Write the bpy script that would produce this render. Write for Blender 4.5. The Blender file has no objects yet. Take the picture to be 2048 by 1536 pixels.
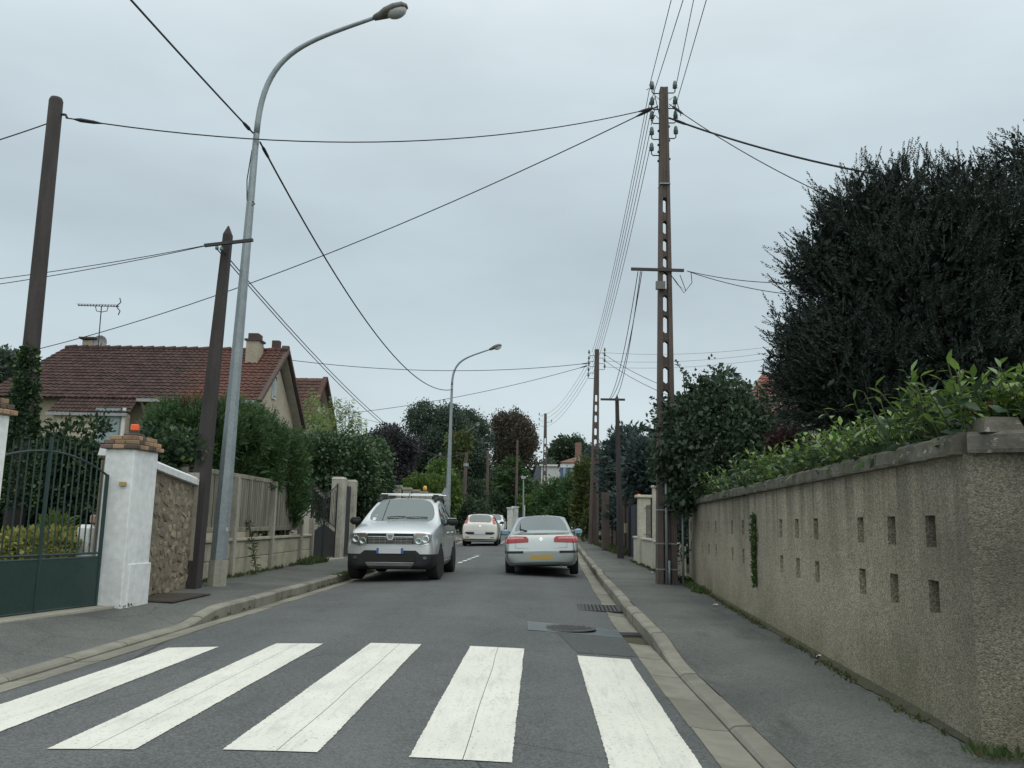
import bpy, bmesh, math, random
import numpy as np
from mathutils import Vector, Matrix, noise as mnoise
from mathutils.bvhtree import BVHTree
random.seed(7)
RNG = np.random.default_rng(11)
SC = bpy.context.scene
COL = SC.collection
rad = math.radians

# ------------------------------------------------------------------ camera
CAM_H = 1.25
YAW, PITCH, ROLL = rad(1.904), rad(9.16), rad(1.2)
FPX = 1717.0                      # focal length in pixels of a 2048 px wide frame
_F = Vector((-math.sin(YAW)*math.cos(PITCH), math.cos(YAW)*math.cos(PITCH), math.sin(PITCH)))
_R0 = Vector((math.cos(YAW), math.sin(YAW), 0)); _U0 = _R0.cross(_F)
_R = _R0*math.cos(ROLL) + _U0*math.sin(ROLL); _U = _R.cross(_F)
cam_d = bpy.data.cameras.new('camera'); cam = bpy.data.objects.new('camera', cam_d); COL.objects.link(cam)
cam_d.sensor_width = 36; cam_d.lens = 36*FPX/2048; cam_d.clip_start = .05; cam_d.clip_end = 3000
_m = Matrix((( _R.x,_U.x,-_F.x,0),(_R.y,_U.y,-_F.y,0),(_R.z,_U.z,-_F.z,CAM_H),(0,0,0,1)))
cam.matrix_world = _m
SC.camera = cam

# ------------------------------------------------------------------ sky, sun, exposure
SUN_EL, SUN_AZ = rad(56), rad(34)          # overcast: a broad, weak sun behind the camera, a little to the right
W = bpy.data.worlds.new('World'); SC.world = W; W.use_nodes = True
nt = W.node_tree; nt.nodes.clear()
def wn(t, **k):
    n = nt.nodes.new(t)
    for a, b in k.items(): setattr(n, a, b)
    return n
out = wn('ShaderNodeOutputWorld'); bg = wn('ShaderNodeBackground')
sky = wn('ShaderNodeTexSky'); sky.sky_type = 'NISHITA'; sky.sun_disc = False
sky.sun_elevation = SUN_EL; sky.sun_rotation = math.pi-SUN_AZ; sky.dust_density = 3.0; sky.air_density = 1.0
skys = wn('ShaderNodeVectorMath', operation='SCALE'); skys.inputs['Scale'].default_value = .10
nt.links.new(sky.outputs[0], skys.inputs[0])
tc = wn('ShaderNodeTexCoord'); sep = wn('ShaderNodeSeparateXYZ'); nt.links.new(tc.outputs['Generated'], sep.inputs[0])
ramp = wn('ShaderNodeValToRGB')                # the cloud layer: brighter overhead, paler at the horizon
cr = ramp.color_ramp
cr.elements[0].position = 0.0; cr.elements[0].color = (.74, .83, .845, 1)
cr.elements[1].position = 1.0; cr.elements[1].color = (1.32, 1.37, 1.34, 1)
for p, c in ((.12, (.635, .74, .775, 1)), (.30, (.52, .617, .667, 1)), (.46, (.66, .765, .81, 1)), (.60, (.84, .93, .96, 1))):
    e = cr.elements.new(p); e.color = c
nt.links.new(sep.outputs['Z'], ramp.inputs[0])
mp = wn('ShaderNodeMapping'); mp.inputs['Scale'].default_value = (1.6, 1.6, 5)
nz = wn('ShaderNodeTexNoise'); nz.inputs['Scale'].default_value = 1.9; nz.inputs['Detail'].default_value = 4; nz.inputs['Roughness'].default_value = .5
nt.links.new(tc.outputs['Generated'], mp.inputs[0]); nt.links.new(mp.outputs[0], nz.inputs['Vector'])
mr = wn('ShaderNodeMapRange'); mr.inputs['From Min'].default_value = .3; mr.inputs['From Max'].default_value = .7
mr.inputs['To Min'].default_value = .96; mr.inputs['To Max'].default_value = 1.13
nt.links.new(nz.outputs[0], mr.inputs[0])
cl = wn('ShaderNodeVectorMath', operation='SCALE'); nt.links.new(ramp.outputs[0], cl.inputs[0]); nt.links.new(mr.outputs[0], cl.inputs['Scale'])
mx = wn('ShaderNodeMixRGB'); mx.inputs[0].default_value = .88
nt.links.new(skys.outputs[0], mx.inputs[1]); nt.links.new(cl.outputs[0], mx.inputs[2])
nt.links.new(mx.outputs[0], bg.inputs[0]); bg.inputs[1].default_value = 1.0
nt.links.new(bg.outputs[0], out.inputs[0])
sun_d = bpy.data.lights.new('sun', 'SUN'); sun_d.energy = 1.2; sun_d.angle = rad(120); sun_d.color = (1, .97, .90)
sun = bpy.data.objects.new('sun', sun_d); COL.objects.link(sun)
_sd = Vector((math.sin(SUN_AZ)*math.cos(SUN_EL), -math.cos(SUN_AZ)*math.cos(SUN_EL), math.sin(SUN_EL)))
sun.rotation_euler = _sd.to_track_quat('Z', 'Y').to_euler(); sun.location = (0, 0, 40)
vs = SC.view_settings; vs.view_transform = 'Standard'; vs.look = 'None'; vs.gamma = 1; vs.exposure = 0.0; vs.use_curve_mapping = False
SC.render.engine = 'CYCLES'
SC.cycles.use_denoising = True
SC.cycles.max_bounces = 6; SC.cycles.transparent_max_bounces = 12; SC.cycles.diffuse_bounces = 3; SC.cycles.glossy_bounces = 3
SC.cycles.caustics_reflective = False; SC.cycles.caustics_refractive = False

# ------------------------------------------------------------------ helpers: survey points measured in the photograph
def ray(px, py): return _F + _R*((px-1024)/FPX) + _U*((768-py)/FPX)
O = Vector((0, 0, CAM_H))
def PY(px, py, Y): d = ray(px, py); return O + d*(Y/d.y)
def PX(px, py, X): d = ray(px, py); return O + d*(X/d.x)
def PZ(px, py, z): d = ray(px, py); return O + d*((z-CAM_H)/d.z)
def zg(y):                         # the street climbs gently beyond 20 m
    t = max(0.0, y-18.0); return .0085*t*t/(t+6.0) if y < 110 else .0085*92*92/98
def zroad(x, y): return zg(y) - .011*min((x+1.4)**2, 9.0)
ZS = .07
# ------------------------------------------------------------------ helpers: objects
WORLD = set()                      # empties whose parts are modelled in street coordinates
def link(o, parent=None):
    COL.objects.link(o)
    if parent is not None:
        o.parent = parent
        if parent.name in WORLD: o.matrix_parent_inverse = Matrix.LocRotScale(parent.location, parent.rotation_euler, None).inverted()
    return o
def tag(o, label=None, cat=None, group=None, kind=None):
    if label: o['label'] = label
    if cat: o['category'] = cat
    if group: o['group'] = group
    if kind: o['kind'] = kind
    return o
def empty(name, loc=(0, 0, 0), rz=0, label=None, cat=None, group=None, kind=None, rot=None, world=True):
    o = bpy.data.objects.new(name, None); o.location = loc; o.rotation_euler = rot or (0, 0, rz); o.empty_display_size = .2
    COL.objects.link(o)
    if world: WORLD.add(o.name)
    return tag(o, label, cat, group, kind)
def inst(name, mesh, parent=None, loc=(0, 0, 0), rot=(0, 0, 0), sc=(1, 1, 1)):
    o = bpy.data.objects.new(name, mesh); o.location = loc; o.rotation_euler = rot; o.scale = sc
    return link(o, parent)
def copy_tree(o, parent=None):
    kids = list(o.children)
    c = o.copy(); COL.objects.link(c); c.parent = parent
    for k in kids: copy_tree(k, c)
    return c
def local(parent, p):              # world point in a parent's frame (unscaled, z-rotated empties)
    return Matrix.LocRotScale(parent.location, parent.rotation_euler, parent.scale).inverted() @ Vector(p)

class MB:
    def __init__(s): s.v = []; s.f = []; s.o = Vector((0, 0, 0))
    def add(s, vs, fs):
        b = len(s.v); s.v += [tuple(v) for v in vs]; s.f += [tuple(i+b for i in f) for f in fs]; return s
    def box(s, c, d, rz=0, taper=1.0, rot=None):
        c = Vector(c); R = rot or Matrix.Rotation(rz, 3, 'Z'); P = []
        for z in (-.5, .5):
            t = 1 if z < 0 else taper
            for x, y in ((-.5, -.5), (.5, -.5), (.5, .5), (-.5, .5)):
                P.append(c + R @ Vector((x*d[0]*t, y*d[1]*t, z*d[2])))
        return s.add(P, [(3, 2, 1, 0), (4, 5, 6, 7), (0, 1, 5, 4), (1, 2, 6, 5), (2, 3, 7, 6), (3, 0, 4, 7)])
    def prism(s, pts, lo, hi):     # polygon in xy between two heights
        n = len(pts)
        P = [(x, y, lo) for x, y in pts] + [(x, y, hi) for x, y in pts]
        return s.add(P, [tuple(range(n-1, -1, -1)), tuple(range(n, 2*n))] + [(i, (i+1) % n, n+(i+1) % n, n+i) for i in range(n)])
    def plate(s, pts, nrm, th):    # planar polygon with thickness
        nrm = Vector(nrm).normalized(); n = len(pts)
        P = [Vector(p) + nrm*th/2 for p in pts] + [Vector(p) - nrm*th/2 for p in pts]
        return s.add(P, [tuple(range(n)), tuple(range(2*n-1, n-1, -1))] + [(i, n+i, n+(i+1) % n, (i+1) % n) for i in range(n)])
    def tube(s, path, r, n=8, cap=True, twist=0):
        path = [Vector(p) for p in path]; m = len(path)
        rs = r if isinstance(r, (list, tuple)) else [r]*m
        P = []; up = None
        for i, p in enumerate(path):
            t = (path[min(i+1, m-1)] - path[max(i-1, 0)]).normalized()
            if up is None:
                up = Vector((0, 0, 1)) if abs(t.z) < .9 else Vector((0, 1, 0))
            a = t.cross(up).normalized(); b = a.cross(t).normalized(); up = b
            for k in range(n):
                w = 2*math.pi*k/n + twist
                P.append(p + (a*math.cos(w) + b*math.sin(w))*rs[i])
        F = [(i*n+k, i*n+(k+1) % n, (i+1)*n+(k+1) % n, (i+1)*n+k) for i in range(m-1) for k in range(n)]
        if cap: F += [tuple(range(n-1, -1, -1)), tuple(range((m-1)*n, m*n))]
        return s.add(P, F)
    def lathe(s, prof, c=(0, 0, 0), n=12, axis='Z'):
        P = []; c = Vector(c)
        for r, h in prof:
            for k in range(n):
                w = 2*math.pi*k/n; q = (r*math.cos(w), r*math.sin(w), h)
                if axis == 'X': q = (h, q[0], q[1])
                if axis == 'Y': q = (q[0], h, q[1])
                P.append(c + Vector(q))
        m = len(prof)
        F = [(i*n+k, i*n+(k+1) % n, (i+1)*n+(k+1) % n, (i+1)*n+k) for i in range(m-1) for k in range(n)]
        F += [tuple(range(n-1, -1, -1)), tuple(range((m-1)*n, m*n))]
        return s.add(P, F)
    def ellip(s, c, r, n=10, m=6):
        c = Vector(c); P = []
        for i in range(m+1):
            ph = math.pi*i/m
            for k in range(n):
                w = 2*math.pi*k/n
                P.append(c + Vector((r[0]*math.sin(ph)*math.cos(w), r[1]*math.sin(ph)*math.sin(w), r[2]*math.cos(ph))))
        return s.add(P, [(i*n+k, (i+1)*n+k, (i+1)*n+(k+1) % n, i*n+(k+1) % n) for i in range(m) for k in range(n)])
    def mesh(s, name, mat=None, smooth=False, bevel=0):
        me = bpy.data.meshes.new(name); me.from_pydata(s.v, [], s.f)
        if smooth or bevel:
            bm = bmesh.new(); bm.from_mesh(me)
            bmesh.ops.remove_doubles(bm, verts=bm.verts, dist=1e-5)
            if bevel: bmesh.ops.bevel(bm, geom=bm.edges[:], offset=bevel, segments=1, affect='EDGES')
            bmesh.ops.recalc_face_normals(bm, faces=bm.faces)
            bm.to_mesh(me); bm.free()
            if smooth: me.shade_smooth()
        if mat: me.materials.append(mat)
        return me
    def build(s, name, mat, parent=None, smooth=False, bevel=0, **t):
        o = bpy.data.objects.new(name, s.mesh(name, mat, smooth, bevel)); link(o, parent); return tag(o, **t)
def grid(name, rows, mat, parent=None, smooth=True, **t):      # rows of points -> a sheet
    n = len(rows[0]); V = [p for r in rows for p in r]
    F = [(i*n+j, i*n+j+1, (i+1)*n+j+1, (i+1)*n+j) for i in range(len(rows)-1) for j in range(n-1)]
    m = MB().add(V, F); return m.build(name, mat, parent, smooth, **t)

# ------------------------------------------------------------------ helpers: materials
class NT:
    def __init__(s, name):
        s.m = bpy.data.materials.new(name); s.m.use_nodes = True; s.t = s.m.node_tree; s.t.nodes.clear()
        s.out = s.n('ShaderNodeOutputMaterial'); s.pos = None
    def n(s, t, **k):
        x = s.t.nodes.new(t)
        for a, b in k.items(): setattr(x, a, b)
        return x
    def l(s, a, b): s.t.links.new(a, b)
    def P(s):
        if s.pos is None: s.pos = s.n('ShaderNodeNewGeometry')
        return s.pos.outputs['Position']
    def noise(s, scale, detail=4, rough=.55, stretch=None, obj=False):
        x = s.n('ShaderNodeTexNoise'); x.inputs['Scale'].default_value = scale; x.inputs['Detail'].default_value = detail; x.inputs['Roughness'].default_value = rough
        src = s.n('ShaderNodeTexCoord').outputs['Object'] if obj else s.P()
        if stretch:
            mp = s.n('ShaderNodeMapping'); mp.inputs['Scale'].default_value = stretch; s.l(src, mp.inputs[0]); src = mp.outputs[0]
        s.l(src, x.inputs['Vector']); return x.outputs[0]
    def voro(s, scale, feature='F1', out='Distance', stretch=None, rand=1.0):
        x = s.n('ShaderNodeTexVoronoi', feature=feature); x.inputs['Scale'].default_value = scale; x.inputs['Randomness'].default_value = rand
        src = s.P()
        if stretch:
            mp = s.n('ShaderNodeMapping'); mp.inputs['Scale'].default_value = stretch; s.l(src, mp.inputs[0]); src = mp.outputs[0]
        s.l(src, x.inputs['Vector']); return x.outputs[out]
    def range(s, v, a, b, c=0.0, d=1.0):
        x = s.n('ShaderNodeMapRange'); s.l(v, x.inputs[0])
        for i, q in enumerate((a, b, c, d)): x.inputs[i+1].default_value = q
        return x.outputs[0]
    def math(s, op, a, b=None):
        x = s.n('ShaderNodeMath', operation=op)
        for i, q in enumerate((a, b)):
            if q is None: continue
            if hasattr(q, 'is_linked'): s.l(q, x.inputs[i])
            else: x.inputs[i].default_value = q
        return x.outputs[0]
    def mix(s, f, a, b, mode='MIX'):
        x = s.n('ShaderNodeMixRGB', blend_type=mode)
        for i, q in enumerate((f, a, b)):
            if hasattr(q, 'is_linked'): s.l(q, x.inputs[i])
            elif i == 0: x.inputs[0].default_value = q
            else: x.inputs[i].default_value = (*q, 1) if len(q) == 3 else q
        return x.outputs[0]
    def bsdf(s, col, rough=.6, metal=0, spec=.5, bump=None, bstr=.3, bdist=.01, coat=0):
        b = s.n('ShaderNodeBsdfPrincipled')
        for k, q in (('Base Color', col), ('Roughness', rough), ('Metallic', metal)):
            if hasattr(q, 'is_linked'): s.l(q, b.inputs[k])
            else: b.inputs[k].default_value = (*q, 1) if k == 'Base Color' else q
        b.inputs['Specular IOR Level'].default_value = spec
        if coat: b.inputs['Coat Weight'].default_value = coat; b.inputs['Coat Roughness'].default_value = .05
        if bump is not None:
            u = s.n('ShaderNodeBump'); u.inputs['Strength'].default_value = bstr; u.inputs['Distance'].default_value = bdist
            s.l(bump, u.inputs['Height']); s.l(u.outputs[0], b.inputs['Normal'])
        s.l(b.outputs[0], s.out.inputs[0]); s.b = b; return s.m
    def orand(s): return s.n('ShaderNodeObjectInfo').outputs['Random']
    def irand(s):
        if s.pos is None: s.P()
        return s.pos.outputs['Random Per Island']
def M(name, a, b=None, scale=3.0, rough=.7, metal=0, bump=0, bscale=40, spec=.4, per=0.0, stretch=None, coat=0, detail=5):
    """plain weathered surface: two tones broken up by noise at two scales, optional fine relief and per-piece variation"""
    t = NT(name); b = b or tuple(x*.8 for x in a)
    f = t.range(t.noise(scale, detail, .62, stretch), .33, .67)
    c = t.mix(f, a, b)
    f2 = t.range(t.noise(scale*7, 3), .3, .7, .88, 1.1)
    x = t.n('ShaderNodeVectorMath', operation='SCALE'); t.l(c, x.inputs[0]); t.l(f2, x.inputs['Scale']); c = x.outputs[0]
    if per:
        x = t.n('ShaderNodeVectorMath', operation='SCALE'); t.l(c, x.inputs[0]); t.l(t.range(t.orand(), 0, 1, 1-per, 1+per), x.inputs['Scale']); c = x.outputs[0]
    return t.bsdf(c, rough, metal, spec, t.noise(bscale, 4) if bump else None, bump, .01, coat)
def leafmat(name, a, b, c=None, rough=.5, trans=.25, spec=.3):
    t = NT(name); r = t.irand()
    col = t.mix(r, a, b)
    if c is not None: col = t.mix(t.range(r, .86, .9), col, c)
    big = t.range(t.noise(.9, 3), .3, .7, .72, 1.2)
    x = t.n('ShaderNodeVectorMath', operation='SCALE'); t.l(col, x.inputs[0]); t.l(big, x.inputs['Scale']); col = x.outputs[0]
    t.bsdf(col, rough, 0, spec)
    tr = t.n('ShaderNodeBsdfTranslucent'); t.l(col, tr.inputs[0])
    mx = t.n('ShaderNodeMixShader'); mx.inputs[0].default_value = trans
    t.l(t.b.outputs[0], mx.inputs[1]); t.l(tr.outputs[0], mx.inputs[2]); t.l(mx.outputs[0], t.out.inputs[0])
    return t.m
def glassmat(name, tint, see=.5, base=.12, ior=1.55):
    t = NT(name)
    tr = t.n('ShaderNodeBsdfTransparent'); tr.inputs[0].default_value = (*tint, 1)
    df = t.n('ShaderNodeBsdfDiffuse'); df.inputs[0].default_value = (.12, .15, .15, 1)
    gl = t.n('ShaderNodeBsdfGlossy'); gl.inputs['Roughness'].default_value = .03; gl.inputs[0].default_value = (.9, 1, 1, 1)
    m1 = t.n('ShaderNodeMixShader'); m1.inputs[0].default_value = 1-see; t.l(tr.outputs[0], m1.inputs[1]); t.l(df.outputs[0], m1.inputs[2])
    fr = t.n('ShaderNodeFresnel'); fr.inputs[0].default_value = ior
    f = t.math('ADD', fr.outputs[0], base); f = t.math('MINIMUM', f, 1.0)
    m2 = t.n('ShaderNodeMixShader'); t.l(f, m2.inputs[0]); t.l(m1.outputs[0], m2.inputs[1]); t.l(gl.outputs[0], m2.inputs[2])
    t.l(m2.outputs[0], t.out.inputs[0]); return t.m

# ------------------------------------------------------------------ helpers: foliage
def unit(a): return a/np.maximum(np.linalg.norm(a, axis=-1, keepdims=True), 1e-9)
def rdir(n): return unit(RNG.normal(size=(n, 3)))
def leaves(name, P, D, L, Wd, mat, parent=None, fold=.25, kind=None, **t):
    """one mesh of folded kite-shaped leaves: base P, axis D, length L, half width Wd"""
    n = len(P); D = unit(D); S = unit(np.cross(D, rdir(n))); N = np.cross(S, D)
    L = np.broadcast_to(np.asarray(L, float), (n,))[:, None]; Wd = np.broadcast_to(np.asarray(Wd, float), (n,))[:, None]
    mid = P + D*L*.45
    V = np.empty((n, 4, 3)); V[:, 0] = P; V[:, 1] = mid + S*Wd + N*Wd*fold; V[:, 2] = P + D*L; V[:, 3] = mid - S*Wd + N*Wd*fold
    me = bpy.data.meshes.new(name); me.vertices.add(4*n); me.vertices.foreach_set('co', V.astype(np.float32).ravel())
    base = np.arange(n, dtype=np.int32)[:, None]*4
    idx = (base + np.array([0, 1, 2, 0, 2, 3], dtype=np.int32)).ravel()
    me.loops.add(6*n); me.loops.foreach_set('vertex_index', idx)
    me.polygons.add(2*n); me.polygons.foreach_set('loop_start', np.arange(0, 6*n, 3, dtype=np.int32))
    me.update(calc_edges=True); me.materials.append(mat)
    o = bpy.data.objects.new(name, me); link(o, parent); return tag(o, kind=kind, **t)
def blob_pts(blobs, n, shell=.72, jag=.12):
    B = np.array(blobs, float); A = (B[:, 3]*B[:, 4]*B[:, 5])**(2/3)
    k = RNG.choice(len(B), size=int(n*1.8), p=A/A.sum()); d = rdir(len(k))
    r = shell + (1.0-shell)*RNG.random((len(k), 1))**.6 + RNG.normal(size=(len(k), 1))*jag*.4
    P = B[k, :3] + d*r*B[k, 3:6]; Nn = unit(d/B[k, 3:6])
    keep = np.ones(len(k), bool)
    for i, b in enumerate(B):
        q = (((P-b[:3])/b[3:6])**2).sum(1); keep &= ~((q < .45) & (k != i))
    P, Nn = P[keep][:n], Nn[keep][:n]; return P, Nn
def clumps(P, N, per, spread):
    """scatter `per` leaf origins around every clump centre"""
    P2 = np.repeat(P, per, 0) + RNG.normal(size=(len(P)*per, 3))*spread; return P2, np.repeat(N, per, 0)
def box_pts(x0, x1, y0, y1, z0, z1, n, lump=.12):
    """points on a clipped hedge's sides and top, its faces gently lumpy"""
    ax, ay, az = (y1-y0)*(z1-z0), (x1-x0)*(z1-z0), (x1-x0)*(y1-y0)
    k = RNG.choice(5, size=n, p=np.array([ax, ax, ay, ay, az])/(2*ax+2*ay+az)); u = RNG.random((n, 3)); P = np.array([x0, y0, z0]) + u*np.array([x1-x0, y1-y0, z1-z0])
    N = np.zeros((n, 3))
    for i, (a, s, v) in enumerate(((0, -1, x0), (0, 1, x1), (1, -1, y0), (1, 1, y1), (2, 1, z1))):
        q = k == i; P[q, a] = v; N[q, a] = s
    w = np.array([mnoise.noise(Vector(p)*1.1) for p in P])[:, None]
    P = P + N*(w*lump*2 - RNG.random((n, 1))**2*.25)
    return P, N
def trunk(parent, base, top, r0, r1, mat, limbs=(), name='trunk'):
    b, t = Vector(base), Vector(top); m = MB(); k = 6
    path = [b.lerp(t, i/k) + Vector((random.uniform(-1, 1), random.uniform(-1, 1), 0))*r0*.25*(0 < i < k) for i in range(k+1)]
    m.tube(path, [r0*1.25 if i == 0 else r0+(r1-r0)*i/k for i in range(k+1)], 9)
    for f, e, r in limbs:
        a = b.lerp(t, f); e = Vector(e); mid = a.lerp(e, .5) + Vector((0, 0, -.06*(e-a).length))
        m.tube([a, mid, e], [r, r*.7, r*.25], 6)
    return m.build(name, mat, parent, True)

# ================================================================== THE SETTING
def asphalt(name, a, b, spk=.35, patch=.6):
    t = NT(name)
    c = t.mix(t.range(t.noise(.55, 5, .6), .35, .65), a, b)
    agg = t.voro(95, 'F1', 'Color')
    sp = t.n('ShaderNodeSeparateXYZ'); t.l(agg, sp.inputs[0])
    f = t.range(sp.outputs[0], 0, 1, 1-spk, 1+spk)
    x = t.n('ShaderNodeVectorMath', operation='SCALE'); t.l(c, x.inputs[0]); t.l(f, x.inputs['Scale']); c = x.outputs[0]
    st = t.range(t.noise(2.2, 6, .7, (1, .25, 1)), .58, .74)          # long faint stains along the traffic
    c = t.mix(t.math('MULTIPLY', st, patch), c, tuple(q*.62 for q in a))
    sx = t.n('ShaderNodeSeparateXYZ'); t.l(t.P(), sx.inputs[0])
    wob = t.math('ADD', sx.outputs[0], t.math('MULTIPLY', t.noise(.25, 3), .5))
    trk = t.math('MULTIPLY', t.range(t.math('ABSOLUTE', t.math('SINE', t.math('MULTIPLY', wob, 2.05))), .55, 1.0), t.range(t.noise(1.1, 4, .6, (1, .15, 1)), .35, .65))
    c = t.mix(t.math('MULTIPLY', trk, .24), c, tuple(q*1.55 for q in b))
    c = t.mix(t.math('MULTIPLY', t.range(t.noise(.8, 5, .7), .57, .66), .35*patch), c, tuple(q*.55 for q in a))
    cr = t.range(t.voro(.75, 'DISTANCE_TO_EDGE'), 0, .006, 1, 0)
    msk = t.range(t.noise(.35, 2), .50, .56)
    c = t.mix(t.math('MULTIPLY', t.math('MULTIPLY', cr, msk), .7), c, (.02, .02, .02))
    h = t.math('ADD', t.voro(95), t.math('MULTIPLY', t.noise(60, 3), .6))
    return t.bsdf(c, .82, 0, .3, h, .5, .006)
M_ROAD = asphalt('asphalt_road', (.086, .096, .095), (.110, .119, .115), .42)
M_WALK = asphalt('asphalt_pavement', (.082, .090, .086), (.135, .142, .13), .36, 1.0)
M_PATCH = asphalt('asphalt_patch', (.07, .078, .078), (.085, .093, .092), .3, .3)
M_TARW = M('fresh_bitumen', (.062, .078, .082), (.085, .10, .104), 1.5, .38, bump=.2, bscale=60)
def mat_kerb(name, a, b):
    t = NT(name)
    c = t.mix(t.range(t.noise(4, 6, .65), .32, .68), a, b)
    c = t.mix(t.math('MULTIPLY', t.range(t.noise(1.1, 5, .7), .5, .72), .55), c, (.10, .095, .075))
    x = t.n('ShaderNodeVectorMath', operation='SCALE'); t.l(c, x.inputs[0]); t.l(t.range(t.orand(), 0, 1, .82, 1.14), x.inputs['Scale'])
    return t.bsdf(x.outputs[0], .9, 0, .2, t.noise(70, 4), .5, .006)
M_KERB = mat_kerb('kerb_concrete', (.275, .265, .22), (.195, .19, .16))
M_GUT = mat_kerb('gutter_concrete', (.27, .26, .215), (.195, .19, .16))
def mat_paint():
    t = NT('road_paint')
    c = t.mix(t.range(t.noise(1.3, 5, .6), .3, .7), (.74, .74, .66), (.64, .64, .57))
    c = t.mix(t.math('MULTIPLY', t.range(t.noise(5, 6, .75, (2.5, .35, 1)), .50, .70), .5), c, (.40, .40, .37))
    c = t.mix(t.math('MULTIPLY', t.range(t.noise(42, 4, .7), .585, .67), .75), c, (.20, .20, .19))
    return t.bsdf(c, .6, 0, .4, t.noise(90, 3), .25, .004)
M_PAINT = mat_paint()
M_IRON = M('cast_iron', (.055, .055, .055), (.09, .085, .08), 8, .55, .5, .3, 60)
M_DIRT = M('soil', (.075, .065, .045), (.05, .055, .03), 2, .95, 0, .5, 20)
M_LAWN = M('garden_ground', (.05, .075, .03), (.075, .07, .04), .6, .95, 0, .5, 12)

# ground: one sheet to the horizon
ys = [-60, -20, 0, 10, 18, 24, 30, 40, 50, 60, 75, 90, 110, 150, 300, 900]; xs = [-900, -300, -100, -40, -12, -7, 0, 4, 8, 40, 100, 300, 900]
grid('ground', [[(x, y, zg(y)-.16) for x in xs] for y in ys], M_LAWN, kind='structure')

# the street's two edges (inner face of the kerbs), bending away beyond 60 m
def XR(y):
    x = 1.30 + (.020*(y-12) if y > 12 else 0)
    if y > 50: x -= .0125*(y-50)**2
    return x
def XL(y):
    x = -4.20 - .006*max(0, y-20)
    if y > 46: x -= .0115*(y-46)**2
    return x
YS = [-8+.75*i for i in range(0, 60)] + [37+1.5*i for i in range(0, 40)]
rows = []
for y in YS:
    a, b = XL(y)+.26, XR(y)-.27
    rows.append([(a+(b-a)*j/12, y, zroad(a+(b-a)*j/12, y) if y < 50 else zg(y)-.03) for j in range(13)])
grid('road', rows, M_ROAD, kind='structure')

def smooth(a, b, t): t = min(1, max(0, (t-a)/(b-a))); return t*t*(3-2*t)
def hk(y, side):                   # height of the kerb's top: dropped at the crossing
    if side > 0: return zg(y) + (-.045 + .115*smooth(8.3, 10.2, y) if y > -2 else -.045) + .008*math.sin(y*1.7)*(y > 11)
    return zg(y) - .05 + .12*smooth(10.4, 11.7, y)
def edge(side): return (lambda y: XR(y)) if side > 0 else (lambda y: XL(y))
for side, nm in ((1, 'kerb_right'), (-1, 'kerb_left')):
    X = edge(side); root = empty(nm, (X(6), 6, 0), kind='structure')
    gut = empty('gutter_right' if side > 0 else 'gutter_left', (X(6), 6, 0), kind='structure')
    y = -1.0; i = 0
    while y < 60:
        L = 1.0 if y < 32 else 3.0
        y1 = y+L; e = .007
        V = []
        jx = random.uniform(-.012, .012)*(y > 9); jz = random.uniform(-.006, .006)
        n = 4 if y < 32 else 2
        for k in range(n+1):
            yy = y+e + (L-2*e)*k/n; x = X(yy)+jx; t = hk(yy, side)+jz; s = side
            for dx, z in ((-.0, t-.3), (-.012, t-.025), (.008, t-.006), (.03, t), (.125, t+.004), (.14, t-.004), (.14, t-.3)):
                V.append((x+s*dx, yy, z))
        F = []
        for k in range(n):
            for j in range(6): F.append((k*7+j, k*7+j+1, (k+1)*7+j+1, (k+1)*7+j))
        F += [tuple(range(7)), tuple(n*7+j for j in range(6, -1, -1))]
        MB().add(V, F).build('kerb_stone', M_KERB, root)
        # gutter slab beside it
        V = []; jz = random.uniform(-.003, .003); jw = random.uniform(-.012, .012)
        for k in range(n+1):
            yy = y+e*.6 + (L-1.2*e)*k/n; x = X(yy); s = side
            for dx, dz in ((-.275+jw, -.1), (-.275+jw, .007), (-.14, -.004), (-.02, -.002), (.004, -.1)):
                xx = x+s*dx; V.append((xx, yy, (zroad(xx, yy) if yy < 50 else zg(yy)-.03)+dz+jz))
        F = []
        for k in range(n):
            for j in range(4): F.append((k*5+j, k*5+j+1, (k+1)*5+j+1, (k+1)*5+j))
        F += [tuple(range(5)), tuple(n*5+j for j in range(4, -1, -1))]
        skip = side > 0 and 9.9 < y+.5 < 11.0
        if not skip: MB().add(V, F).build('gutter_slab', M_GUT, gut)
        y = y1; i += 1

# pavements
def wallX(y): return 2.53 + (y-6.6)*.060
rows = []
for y in [-3+.5*i for i in range(0, 80)] + [37+2*i for i in range(0, 12)]:
    a = XR(y)+.142; b = (wallX(y) if y < 17.5 else 3.05+.02*(y-17.5))+.12 if y > 5.0 else 4.2
    rows.append([(a+(b-a)*j/8, y, (hk(y, 1)-.004)*(1-smooth(0, .55, j/8)) + (zg(y)+ZS)*smooth(0, .55, j/8) + .006*mnoise.noise(Vector((j*.7, y*.8, 0)))) for j in range(9)])
grid('pavement_right', rows, M_WALK, kind='structure')
rows = []
for y in [-3+.5*i for i in range(0, 80)] + [37+2*i for i in range(0, 12)]:
    a = XL(y)-.142; b = -6.9
    rows.append([(a+(b-a)*j/8, y, (hk(y, -1)-.004)*(1-smooth(0, .5, j/8)) + (zg(y)+ZS+.02)*smooth(0, .5, j/8) + .005*mnoise.noise(Vector((j*.7, y*.8, 5)))) for j in range(9)])
rows = [r[::-1] for r in rows]
grid('pavement_left', rows, M_WALK, kind='structure')

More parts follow.
